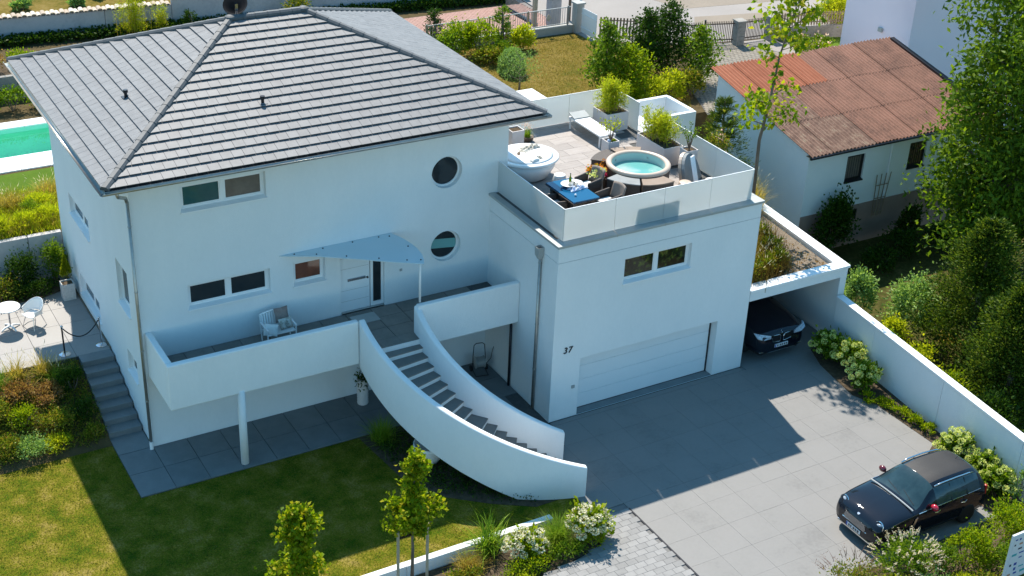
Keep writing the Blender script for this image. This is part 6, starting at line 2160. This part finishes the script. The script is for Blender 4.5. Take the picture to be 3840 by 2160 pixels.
# --- driveway edge along the boundary wall
HG = 'hydrangeas along the boundary wall'
for x, y, rx_, rz_, nf, lab in ((20.55, -4.75, 0.55, 0.46, 22, 'lime flowering hydrangea nearest to the carport'),
                                (20.62, -5.65, 0.5, 0.5, 30, 'lime flowering hydrangea second from the carport, in front of the wall'),
                                (20.25, -6.65, 0.48, 0.45, 28, 'lime flowering hydrangea at the bend of the driveway edge'),
                                (19.95, -10.75, 0.5, 0.5, 22, 'pale flowering hydrangea behind the roof of the small car'),
                                (20.0, -11.8, 0.45, 0.45, 20, 'pale hydrangea between the small car and the boundary wall'),
                                (19.75, -12.55, 0.5, 0.46, 24, 'pale flowering hydrangea at the rear of the small car')):
    hydrangea(lab, (x, y, 0.035), (rx_, rx_ * 0.95, rz_), int(nf * 0.72), 'lime', 'leaf_mid', group=HG, n=1200)
for k, (x, y) in enumerate(((19.98, -7.3), (20.25, -7.75), (20.3, -8.3), (20.33, -8.9), (20.35, -9.4))):
    shrub(('bright low plant at the drive edge, nearest the hydrangeas', 'low plant at the drive edge, second along the wall', 'low plant at the drive edge, middle of the row',
           'low plant at the drive edge, fourth along the wall', 'low plant at the drive edge, nearest the small car')[k], (x, y, 0.035), (0.24, 0.3, 0.14), 420, 'leaf_bright', 0.08, clumps=9, group='low plants at the drive edge')
shrub('thin grey green sapling against the boundary wall behind the small car', (20.0, -13.1, 0.035), (0.2, 0.2, 0.62), 260, 'leaf_blue', 0.08, clumps=12, spread=0.2)

# --- shrubs around the small car, lower right
pl_ = shrub('shrub with pale flower plumes in front of the small car', (14.95, -13.95, 0.0), (0.95, 0.75, 0.62), 2600, 'leaf_mid', 0.085, clumps=30, name='plume_shrub')


def spikes(t, n, rad, L, W_, mat, z0, face=None):
    d = unit(RNG.normal(size=(n, 3)) + np.array((0, -0.3, 0.7)))
    d[:, 2] = np.abs(d[:, 2])
    P = d * np.array(rad) + np.array((0, 0, z0))
    V, F = blade_geo(P, unit(d + np.array((0, 0, 0.6)) + RNG.normal(0, 0.25, (n, 3))), L * (0.6 + 0.7 * RNG.random(n)), W_, 0.35)
    V2, F2 = leaf_geo(np.repeat(P, 6, 0) + np.repeat(d, 6, 0) * RNG.random((n * 6, 1)) * L * 0.8 + RNG.normal(0, 0.012, (n * 6, 3)), RNG.normal(size=(n * 6, 3)) + np.array((0, 0, 0.8)), 0.05, W_ * 0.8)
    V, F = merge([(V, F), (V2, F2)])
    npobj('flower_spikes', V, F, mat, t)['kind'] = 'stuff'


spikes(pl_, 95, (0.9, 0.75, 0.62), 0.22, 0.05, 'plume', 0.58)
sp_ = shrub('shrub with dark bare flower spikes at the bottom of the driveway', (13.35, -13.75, 0.0), (0.85, 0.65, 0.45), 1700, 'leaf_mix', 0.07, clumps=24, name='spiky_shrub')
spikes(sp_, 70, (0.8, 0.6, 0.5), 0.4, 0.022, 'spike', 0.45)
shrub('low mixed green and yellow shrub at the bottom edge of the driveway', (13.9, -14.6, 0.0), (0.9, 0.6, 0.42), 1900, 'leaf_yellow', 0.075, clumps=24)
shrub('glossy green shrub in front of the small car door', (16.75, -14.35, 0.0), (0.72, 0.62, 0.62), 2600, 'leaf_bright', 0.085, clumps=26)
shrub('large glossy shrub behind the small car at the right edge', (18.45, -14.3, 0.0), (0.85, 0.7, 0.75), 3000, 'leaf_bright', 0.085, clumps=28)
shrub('small leafy shrub between the plume shrub and the glossy one', (15.95, -14.25, 0.0), (0.45, 0.45, 0.48), 1200, 'leaf_mid', 0.08, clumps=16)
shrub('yellow flowering low shrub at the bottom beside the sign', (15.75, -15.15, 0.0), (0.55, 0.45, 0.32), 1300, 'leaf_yellow', 0.07, clumps=18)
shrub('brownish low shrub left of the information board', (16.45, -15.35, 0.0), (0.5, 0.4, 0.32), 1200, 'leaf_mix', 0.07, clumps=18)
shrub('dark green shrub behind the information board', (17.6, -15.2, 0.0), (0.8, 0.6, 0.55), 2200, 'leaf_mid', 0.08, clumps=22)
shrub('pale green shrub at the bottom edge below the plume shrub', (15.0, -14.95, 0.0), (0.7, 0.5, 0.4), 1500, 'leaf_blue', 0.08, clumps=20)

# --- bank left of the steps
g_ = 'plants on the bank left of the steps'
for x, y, z, rx_, rz_, m_, lab in ((-1.45, 2.75, 0.72, 0.42, 0.4, 'leaf_dark', 'dark shrub on the bank beside the upper steps'), (-1.40, 1.75, 0.36, 0.36, 0.36, 'leaf_dark', 'dark shrub on the bank beside the middle steps'),
                                   (-1.35, 1.05, 0.12, 0.3, 0.22, 'leaf_mix', 'low shrub on the bank beside the lowest step'), (-2.2, 1.6, 0.35, 0.5, 0.3, 'leaf_mix', 'brown green shrub on the sunny bank left of the dark ones'),
                                   (-2.35, 0.98, 0.1, 0.42, 0.2, 'leaf_yellow', 'low yellow green shrub at the lawn edge of the bank'), (-3.1, 1.05, 0.12, 0.5, 0.26, 'leaf_blue', 'silver green shrub at the lawn edge of the bank'),
                                   (-3.75, 1.2, 0.15, 0.5, 0.28, 'leaf_mix', 'mixed shrub at the left edge above the lawn'), (-3.0, 1.95, 0.45, 0.45, 0.32, 'leaf_bright', 'bright green shrub in the middle of the bank'),
                                   (-2.15, 2.6, 0.68, 0.5, 0.25, 'leaf_brown', 'rusty brown shrub below the patio edge'), (-2.95, 2.9, 0.78, 0.5, 0.25, 'leaf_brown', 'rusty brown plants left under the patio edge'),
                                   (-3.7, 2.4, 0.6, 0.5, 0.3, 'leaf_mix', 'mixed brown shrub at the left picture edge of the bank')):
    shrub(lab, (x, y, z), (rx_, rx_, rz_), int(1500 * rx_ / 0.45), m_, 0.065, clumps=20, spread=0.34, group=g_)
for x, y, z, lab in ((-2.78, 3.55, 1.06, 'tall grass tuft at the left edge of the patio'), (-2.05, 3.5, 1.05, 'tall grass tuft at the patio edge in front of the rope post'),
                     (-3.4, 3.3, 0.98, 'tall grass tuft far left under the patio'), (-1.75, 3.1, 0.88, 'arching grass tuft beside the dark shrub on the bank')):
    grass(lab, (x, y, z), 190, 0.85, 0.10, 0.018, 'blade_gold' if y > 3.4 else 'blade_green', 0.45, 0.7, 20, group='grass tufts at the patio edge')

bk = []
for k in range(2600):
    x, y = RNG.uniform(-5, -1.05), RNG.uniform(0.8, 3.7)
    bk.append((x, y, 0.04 + 1.04 * (y - 0.72) / 3.04 + 0.03))
bk = np.array(bk)
P = np.repeat(bk, 5, 0) + RNG.normal(0, 0.07, (len(bk) * 5, 3)) * np.array((1, 1, 0.8)) + np.array((0, 0, 0.05))
V, F = leaf_geo(P, RNG.normal(size=P.shape) + np.array((0, 0, 0.8)), 0.06, 0.03)
a = RNG.random(1600) * 6.283
V2, F2 = blade_geo(bk[:1600] - np.array((0, 0, 0.05)), np.stack([np.cos(a) * 0.5, np.sin(a) * 0.5, np.full(1600, 1.0)], 1), 0.22 + 0.3 * RNG.random(1600), 0.016, 0.6, 2)
V, F = merge([(V, F), (V2, F2)])
o = npobj('bank_cover', V, F, 'leaf_mix')
o['kind'] = 'stuff'
tag(o, 'loose low herbs and grass covering the bank beside the steps', 'ground cover')

# --- patio plants
cp_ = square_pot('conifer_pot', 'golden column conifer in a white stone pot against the house', (-0.33, 7.42, PZ), 0.19, 0.19, 0.55, 'pot_stone', cat='potted plant')
P, N_ = clump_points(1500, (0.17, 0.17, 0.52), (0, 0, 1.0), 40, 0.22, 0.75)
P[:, :2] *= np.clip((1.60 - P[:, 2:3]) / 0.65, 0.12, 1.0)
V, F = leaf_geo(P, N_ * 0.5 + np.array((0, 0, 1.0)), 0.09, 0.03)
npobj('foliage', V, F, 'leaf_gold', cp_)
shrub('climbing dark shrub on the concrete wall behind the patio table', (-1.5, 8.35, PZ), (0.55, 0.35, 0.72), 1900, 'leaf_dark', 0.085, clumps=26, spread=0.35)
shrub('tall green shrub on the concrete wall beside the house', (-0.45, 8.45, PZ), (0.42, 0.32, 0.85), 1700, 'leaf_mid', 0.085, clumps=24, spread=0.3)
shrub('low dark hedge plant behind the white shell chair', (-1.2, 7.95, PZ), (0.75, 0.4, 0.34), 1700, 'leaf_dark', 0.08, clumps=24, spread=0.35)
shrub('low green plants behind the round patio table', (-2.35, 8.0, PZ), (0.75, 0.4, 0.42), 1700, 'leaf_mix', 0.08, clumps=24, spread=0.35)
shrub('reddish shrub at the left edge behind the patio', (-3.0, 8.2, PZ), (0.5, 0.4, 0.5), 1100, 'leaf_brown', 0.08, clumps=18)

# --- upper garden between wall and pool
k = 0
labs = ['yellow green bushy plant above the concrete wall, nearest the house', 'yellow green bushy plant above the concrete wall left of the first', 'yellow green bushy plant at the left edge above the concrete wall',
        'dark rosemary bush among the yellow plants above the wall', 'yellow green plant right behind the rosemary bush', 'pale grass in front of the pool lawn, near the house', 'pale grass in front of the pool lawn, left']
for (x, y, kind), lab in zip(((-0.2, 9.9, 'g'), (-1.0, 9.75, 'g'), (-1.75, 9.7, 'g'), (-0.55, 10.5, 'd'), (-0.2, 11.1, 'g'), (0.35, 12.0, 'p'), (-1.0, 11.6, 'p')), labs):
    if kind == 'd':
        shrub(lab, (x, y, RG), (0.4, 0.35, 0.32), 1300, 'leaf_mid', 0.08, 0.02, clumps=18, group='plants above the concrete wall')
    elif kind == 'g':
        t = shrub(lab, (x, y, RG), (0.5, 0.45, 0.3), 1500, 'leaf_yellow', 0.11, 0.022, clumps=20, group='plants above the concrete wall', up_=1.2)
        tuft(t, (0, 0, 0), 200, 0.7, 0.25, 0.016, 'blade_gold', 0.4, 0.5)
    else:
        grass(lab, (x, y, RG), 500, 0.8, 0.22, 0.02, 'blade_gold', 0.5, 0.6, 30, group='plants above the concrete wall')
P = np.stack([RNG.uniform(-3.0, 1.0, 7000), RNG.uniform(9.15, 12.5, 7000), np.full(7000, RG)], 1)
a = RNG.random(7000) * 6.28
V, F = blade_geo(P, np.stack([np.cos(a) * 0.4, np.sin(a) * 0.4, np.full(7000, 1.0)], 1), 0.2 + 0.35 * RNG.random(7000), 0.02, 0.5, 2)
o = npobj('meadow_grass', V, F, 'leaf_yellow')
o['kind'] = 'stuff'
tag(o, 'loose meadow grass covering the slope above the concrete wall', 'grass')
for x, y, r, h_, m_, lab in ((1.0, 20.3, 0.7, 0.5, 'leaf_mid', 'green shrub behind the pool next to the house roof'), (-0.1, 20.4, 0.65, 0.55, 'leaf_dark', 'dark shrub behind the pool, second from the roof'),
                             (2.1, 20.2, 0.7, 0.5, 'leaf_bright', 'bright shrub behind the pool close to the roof edge'), (0.6, 22.6, 0.7, 0.5, 'leaf_brown', 'reddish shrub on the raised bed behind the pool wall'),
                             (2.0, 22.8, 0.6, 0.4, 'leaf_bright', 'green shrub on the raised bed behind the pool wall')):
    shrub(lab, (x, y, RG if y < 21.5 else RG + 0.8), (r, r * 0.7, h_), 900, m_, 0.11, clumps=16, group='shrubs behind the pool')

# --- ivy hedge along the long wall
P = []
for k in range(9000):
    t = RNG.random() * 30 - 11
    if t < 0:
        p = np.array((9.7, 27.85, 0)) + d0 * (-t)
    else:
        p = np.array((9.7, 27.85, 0)) + d1 * t * 0.86
    P.append((p[0] + RNG.normal(0, 0.05), p[1] - 0.1 - 0.75 * RNG.random(), RG + 0.05 + 0.33 * RNG.random()))
P = np.array(P)
V, F = leaf_geo(P, RNG.normal(size=P.shape) + np.array((0, 0, 0.5)), 0.15, 0.11)
tag(npobj('ivy_hedge', V, F, 'leaf_dark'), 'low dark ivy hedge along the foot of the long garden wall', 'hedge')
t = thing('bamboo_plant', 'tall yellow green bamboo in front of the long garden wall', 'bamboo', (7.75, 27.2, RG))
bamboo(t, (0, 0, 0), 2.0, 0.55, 0.4, 2600, 'leaf_yellow', 40)
t = thing('bamboo_plant', 'smaller yellow bamboo right of the tall one at the wall', 'bamboo', (9.0, 27.2, RG))
bamboo(t, (0, 0, 0), 1.2, 0.3, 0.3, 900, 'leaf_yellow', 20)
conifer('little dark conifer at the wall behind the roof', (10.2, 26.8, RG), 0.95, 0.25, 500, 'leaf_dark', nb=30)
shrub('round dry bush against the wall right of the satellite dish', (15.0, 26.1, RG), (0.6, 0.5, 0.75), 1300, 'leaf_mix', 0.12, clumps=18)
for k, (x, y, r, m_) in enumerate(((5.9, 29.6, 0.35, 'leaf_blue'), (3.6, 29.9, 0.4, 'leaf_blue'), (8.6, 29.2, 0.35, 'leaf_mid'), (1.8, 30.2, 0.3, 'leaf_mid'), (7.3, 30.4, 0.4, 'leaf_mid'))):
    shrub(('grey green cabbage plant above the wall, left of the bamboo', 'grey green plant above the wall at the left', 'green plant above the wall beside the bamboo top', 'green plant above the wall near the left edge',
           'green plant further back above the wall')[k], (x, y, 3.62), (r, r, 0.22), 300, m_, 0.22, 0.12, clumps=8, group='plants above the long wall')
shrub('small green shrub behind the ridge at the right roof corner', (18.1, 22.5, RG), (0.3, 0.3, 0.45), 420, 'leaf_yellow', 0.11, clumps=10)

# --- around the dry lawn
conifer('narrow dark column conifer behind the roof edge', (19.3, 20.6, RG), 1.75, 0.4, 900, 'leaf_dark', nb=50, power=0.5)
conifer('narrow green column conifer at the metal fence', (22.0, 19.3, RG), 1.9, 0.38, 900, 'leaf_mid', nb=50, power=0.45)
for x, y, r, h_, m_, lab in ((19.7, 19.2, 0.9, 0.85, 'leaf_bright', 'bright round shrub behind the roof slope, left'), (20.7, 19.0, 0.85, 0.85, 'leaf_bright', 'bright round shrub behind the roof slope, right'),
                             (18.9, 18.6, 0.7, 0.7, 'leaf_mid', 'darker shrub hidden behind the roof slope'), (22.75, 18.75, 0.6, 0.6, 'leaf_yellow', 'yellow flowering bush at the metal fence base'),
                             (21.4, 18.2, 0.6, 0.35, 'leaf_mid', 'low leafy shrub left of the yellow bush'), (20.6, 17.8, 0.7, 0.4, 'leaf_mix', 'low mixed shrub in front of the bright shrubs')):
    shrub(lab, (x, y, RG), (r, r * 0.85, h_), 1700, m_, 0.12, clumps=24, group='shrubs behind the roof')
wp = thing('weeping_shrub', 'grey green weeping dome shrub on the dry lawn', 'shrub', (20.75, 16.2, RG))
wa = RNG.random(700) * 6.283
wr, wh = 0.35 + 0.22 * RNG.random(700), 0.85 + 0.35 * RNG.random(700)
wl = 0.75 + 0.25 * RNG.random(700)
rowsP = []
for tq in np.linspace(0, 1, 8):
    rr_ = wr * np.sin(min(1.0, tq * 1.6) * math.pi / 2)
    zz_ = wh * (0.86 + 0.14 * math.sin(min(1, tq * 2.2) * math.pi)) - wl * wh * 0.86 * tq ** 1.8
    rowsP.append(np.stack([rr_ * np.cos(wa), rr_ * np.sin(wa), np.maximum(zz_, 0.03)], 1))
P = np.concatenate([a_ + RNG.normal(0, 0.03, a_.shape) for a_ in rowsP for _ in range(2)])
V, F = leaf_geo(P, RNG.normal(size=P.shape) * 0.5 + np.array((0, 0, -1.0)), 0.12, 0.028)
npobj('foliage', V, F, 'leaf_blue', wp)
MB().tube([(0, 0, 0), (0, 0, 0.9)], 0.04, 6).build('stem', 'bark', wp)
limb_tree('thin grey leaved olive tree beside the garden table', (19.95, 14.2, RG), [(0, 0, 0), (0.02, 0, 0.5), (0, 0.05, 1.0), (0, 0, 1.5)], 0.05, lambda t: 0.75 - 0.3 * t, 1000, 'leaf_blue', 0.11, 'olive_tree', nl=12, wid=0.025)
for x, y, r, h_, m_, n, lab in ((23.1, 12.6, 0.75, 2.9, 'leaf_mid', 3200, 'tall pointed leafy tree left in the shrub group by the dry lawn'), (23.9, 11.9, 0.8, 2.0, 'leaf_bright', 2600, 'bright bushy tree in front of the pointed tree'),
                                (25.6, 13.2, 0.9, 2.9, 'leaf_dark', 3400, 'dark leafy tree in the shrub group, left of two'), (26.9, 13.5, 0.95, 3.0, 'leaf_dark', 3400, 'dark leafy tree in the shrub group, right of two'),
                                (27.4, 11.9, 0.8, 2.4, 'leaf_mid', 2400, 'green tree at the right end of the shrub group')):
    limb_tree(lab, (x, y, RG), [(0, 0, 0), (0.02, 0, h_ * 0.35), (0, 0.03, h_ * 0.7), (0, 0, h_)], 0.06, (lambda r_: (lambda t: r_ * (1 - 0.75 * t * t)))(r), n, m_, 0.13, nl=26, wid=0.085, clust=0.28, group='trees beside the dry lawn', lo=0.1)
for x, y, r, h_, m_, lab in ((24.2, 10.7, 0.75, 0.6, 'leaf_yellow', 'yellow green shrub behind the terrace glass, left'), (25.2, 10.9, 0.7, 0.65, 'leaf_yellow', 'yellow green shrub behind the terrace glass, right'),
                             (26.3, 11.0, 0.7, 0.6, 'leaf_mix', 'reddish green shrub behind the white roof box'), (23.2, 11.1, 0.6, 0.5, 'leaf_bright', 'bright low shrub at the edge of the dry lawn')):
    shrub(lab, (x, y, RG), (r, r * 0.85, h_), 1700, m_, 0.11, clumps=22, group='shrubs behind the terrace')
conifer('young pine tree beside the white outbuilding wall', (23.6, 5.4, 1.2), 3.7, 1.15, 8000, 'leaf_conifer', 'pine_tree', 0.17, 0.024, 80)
rs = shrub('rose bush with pink blooms next to the young pine', (22.4, 4.2, 2.6), (0.6, 0.5, 0.9), 900, 'leaf_mix', 0.1, clumps=18)
P, N_ = clump_points(60, (0.5, 0.45, 0.7), (0, 0, 1.0), 8, 0.2)
V, F = leaf_geo(P, N_, 0.09, 0.09)
npobj('blooms', V, F, 'flower_rose', rs)['kind'] = 'stuff'
for k, (x, y, m_) in enumerate(((34.0, 12.9, 'leaf_bright'), (34.9, 12.7, 'leaf_bright'), (35.5, 13.4, 'leaf_mid'), (34.7, 13.9, 'leaf_mid'))):
    t = shrub(('rose bush nearest to the corrugated roof edge', 'rose bush in the middle of the bed by the tall house', 'rose bush against the tall house', 'rose bush beside the mossy wall base')[k], (x, y, RG), (0.55, 0.5, 0.35), 700, m_, 0.1, clumps=14, group='rose bushes by the tall house')
    P, N_ = clump_points(24, (0.5, 0.45, 0.3), (0, 0, 0.42), 8, 0.2, 0.95)
    V, F = leaf_geo(P, N_, 0.11, 0.11)
    npobj('blooms', V, F, 'flower_rose', t)['kind'] = 'stuff'
shrub('tall yellow green bush beside the tall house', (37.9, 15.2, RG), (1.0, 0.8, 0.95), 2200, 'leaf_yellow', 0.13, clumps=22)
shrub('brown bush behind the picket fence at the street', (38.8, 16.0, RG), (0.8, 0.7, 0.8), 1400, 'leaf_mix', 0.13, clumps=18)

# --- carport roof planting
for k, (x, y, m_, L) in enumerate(((18.2, -3.2, 'blade_brown', 0.8), (18.75, -3.05, 'blade_brown', 0.8), (19.3, -2.8, 'blade_brown', 0.75), (18.3, -2.45, 'blade_brown', 0.95), (18.95, -2.3, 'blade_gold', 0.8),
                                   (19.6, -2.1, 'blade_brown', 0.8), (18.4, -1.6, 'blade_gold', 1.0), (19.1, -1.4, 'blade_gold', 1.0), (19.8, -1.2, 'blade_brown', 0.9), (18.5, -0.6, 'blade_gold', 1.05), (19.3, -0.4, 'blade_brown', 1.0), (19.9, 0.3, 'blade_gold', 1.5), (19.2, 0.6, 'blade_gold', 1.5), (20.95, 1.2, 'blade_gold', 1.4), (18.4, 0.4, 'blade_brown', 1.0))):
    t = grass(('dry grass clump at the front left of the carport roof', 'dry grass clump at the front middle of the carport roof', 'dry grass clump nearest the gravel at the front of the carport roof', 'dry grass clump in the second row at the garage wall',
               'golden grass clump in the second row of the carport roof', 'dry grass clump in the second row near the gravel', 'golden grass clump in the third row at the garage wall', 'golden grass clump in the middle of the third row of the carport roof',
               'dry grass clump in the third row near the gravel', 'golden grass in the fourth row at the garage wall', 'dry grass in the fourth row of the carport roof', 'tall golden grass near the thin tree trunk', 'tall golden grass behind the terrace corner',
               'golden grass behind the thin tree', 'dry grass in the fifth row at the garage wall')[k], (x + 0.22 * (x - 17.9), y, 2.6), 620, L, 0.22, 0.02, m_, 0.34, 0.4, 24, 'roof_grass', group='grasses on the carport roof')
    if m_ != 'blade_gold':
        P, N_ = clump_points(700, (0.42, 0.38, 0.36), (0, 0, 0.36), 16, 0.4)
        V, F = leaf_geo(P, N_ + np.array((0, 0, 0.7)), 0.075, 0.03)
        npobj('foliage', V, F, 'leaf_mix', t)
    else:
        P, N_ = clump_points(500, (0.42, 0.38, 0.28), (0, 0, 0.28), 14, 0.4)
        V, F = leaf_geo(P, N_ + np.array((0, 0, 0.7)), 0.07, 0.028)
        npobj('foliage', V, F, 'blade_brown', t)
P = np.stack([RNG.uniform(17.8, 21.2, 2600), RNG.uniform(-3.45, 2, 2600), np.full(2600, 2.6)], 1)
V, F = leaf_geo(P, RNG.normal(size=P.shape) + np.array((0, 0, 0.7)), 0.06, 0.04)
o = npobj('sedum', V, F, 'leaf_brown')
o['kind'] = 'stuff'
tag(o, 'sparse rusty sedum over the carport gravel roof', 'ground cover')

# --- neighbour's garden on the right
GZ = -0.9
shrub('big dark ivy mound growing up the outbuilding wall', (26.85, 2.15, GZ), (0.95, 0.5, 1.3), 4200, 'leaf_dark', 0.12, 0.09, clumps=40, spread=0.3)
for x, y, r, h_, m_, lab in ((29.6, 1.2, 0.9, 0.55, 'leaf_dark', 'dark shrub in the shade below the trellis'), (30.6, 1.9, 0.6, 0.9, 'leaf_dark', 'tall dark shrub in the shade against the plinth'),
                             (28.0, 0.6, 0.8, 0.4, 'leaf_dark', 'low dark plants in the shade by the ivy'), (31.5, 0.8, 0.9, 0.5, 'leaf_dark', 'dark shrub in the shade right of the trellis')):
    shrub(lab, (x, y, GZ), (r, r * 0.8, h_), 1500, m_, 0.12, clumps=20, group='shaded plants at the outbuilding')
for x, y, r, h_, m_, n, lab in ((23.9, -2.55, 0.62, 1.25, 'leaf_blue', 2400, 'grey green shrub close behind the carport corner'), (25.1, -3.9, 1.0, 1.25, 'leaf_blue', 3600, 'large grey green rose shrub behind the boundary wall'),
                                (23.5, -4.6, 0.6, 0.85, 'leaf_yellow', 1600, 'yellow flowering shrub between the grey shrubs and the wall'), (23.0, -6.5, 0.75, 0.85, 'leaf_yellow', 2000, 'yellow green shrub behind the middle of the boundary wall'),
                                (22.7, -8.0, 0.7, 0.8, 'leaf_bright', 1700, 'leafy shrub behind the boundary wall below the conifer'), (22.6, -5.3, 0.5, 0.9, 'leaf_mid', 1200, 'green shrub rising just behind the wall coping')):
    shrub(lab, (x, y, GZ), (r, r * 0.9, h_), n, m_, 0.12, clumps=28, spread=0.3, group='shrubs behind the boundary wall')
conifer('large yew conifer behind the boundary wall, rear one', (25.6, -6.0, GZ), 5.4, 1.75, 30000, 'leaf_conifer', 'yew_tree', 0.12, 0.055, 260, power=0.62)
conifer('large yew conifer behind the boundary wall, front one at the right edge', (24.2, -8.9, GZ), 4.8, 1.75, 30000, 'leaf_conifer', 'yew_tree', 0.12, 0.055, 260, power=0.62)
shrub('dark shrub behind the boundary wall near the right edge', (22.3, -10.2, GZ), (0.8, 0.9, 1.1), 2600, 'leaf_dark', 0.12, clumps=24)
shrub('dark shrub behind the boundary wall at the right picture edge', (22.1, -11.9, GZ), (0.8, 0.9, 1.0), 2600, 'leaf_dark', 0.12, clumps=24)
wt = limb_tree('large walnut tree towering at the right edge in front of the outbuilding', (31.6, -1.7, GZ), [(0, 0, 0), (0.05, 0, 2.2), (-0.1, 0.1, 4.8), (0, 0, 7.5), (0.1, 0.1, 11.0)], 0.26,
               lambda t: 2.8 * (1 - 0.12 * t), 34000, 'leaf_walnut', 0.24, 'walnut_tree', nl=76, wid=0.115, clust=0.15, hang=0.6, lo=0.12)
grass('short grass tuft in the neighbour lawn behind the yellow shrub', (26.3, -4.6, GZ), 200, 0.4, 0.2, 0.02, 'blade_gold', 0.5)

# --- lawns
def lawn_blades(name, label, poly, n, z, L, W_, mat):
    xs_ = [p[0] for p in poly]
    ys_ = [p[1] for p in poly]
    P = np.stack([RNG.uniform(min(xs_), max(xs_), n), RNG.uniform(min(ys_), max(ys_), n), np.full(n, z)], 1)
    keep = np.array([inpoly((p[0], p[1]), poly) for p in P])
    P = P[keep]
    n = len(P)
    a = RNG.random(n) * 6.283
    Dv = np.stack([np.cos(a) * 0.7, np.sin(a) * 0.7, np.full(n, 1.0)], 1)
    V, F = blade_geo(P, Dv, L * (0.6 + 0.8 * RNG.random(n)), W_, 0.6, 1)
    V = V
    o = npobj(name, V, F, mat)
    o['kind'] = 'stuff'
    return tag(o, label, 'grass')


lawn_blades('lawn_grass', 'short patchy grass of the front lawn', [(-5.2, -7.6), (8.1, -7.65), (7.9, -7.15), (7.2, -6.6), (6.2, -5.75), (5.5, -4.4), (5.3, -2.15), (-0.98, -2.15), (-1.0, 0.6), (-5.2, 0.55)], 60000, 0.0, 0.045, 0.016, 'blade_lawn')
lawn_blades('dry_grass', 'sparse straw coloured grass of the rear lawn', [(17, 10.5), (25.2, 9.6), (26.6, 12), (26.2, 19.7), (20, 19.9)], 26000, RG + 0.008, 0.08, 0.03, 'blade_gold')
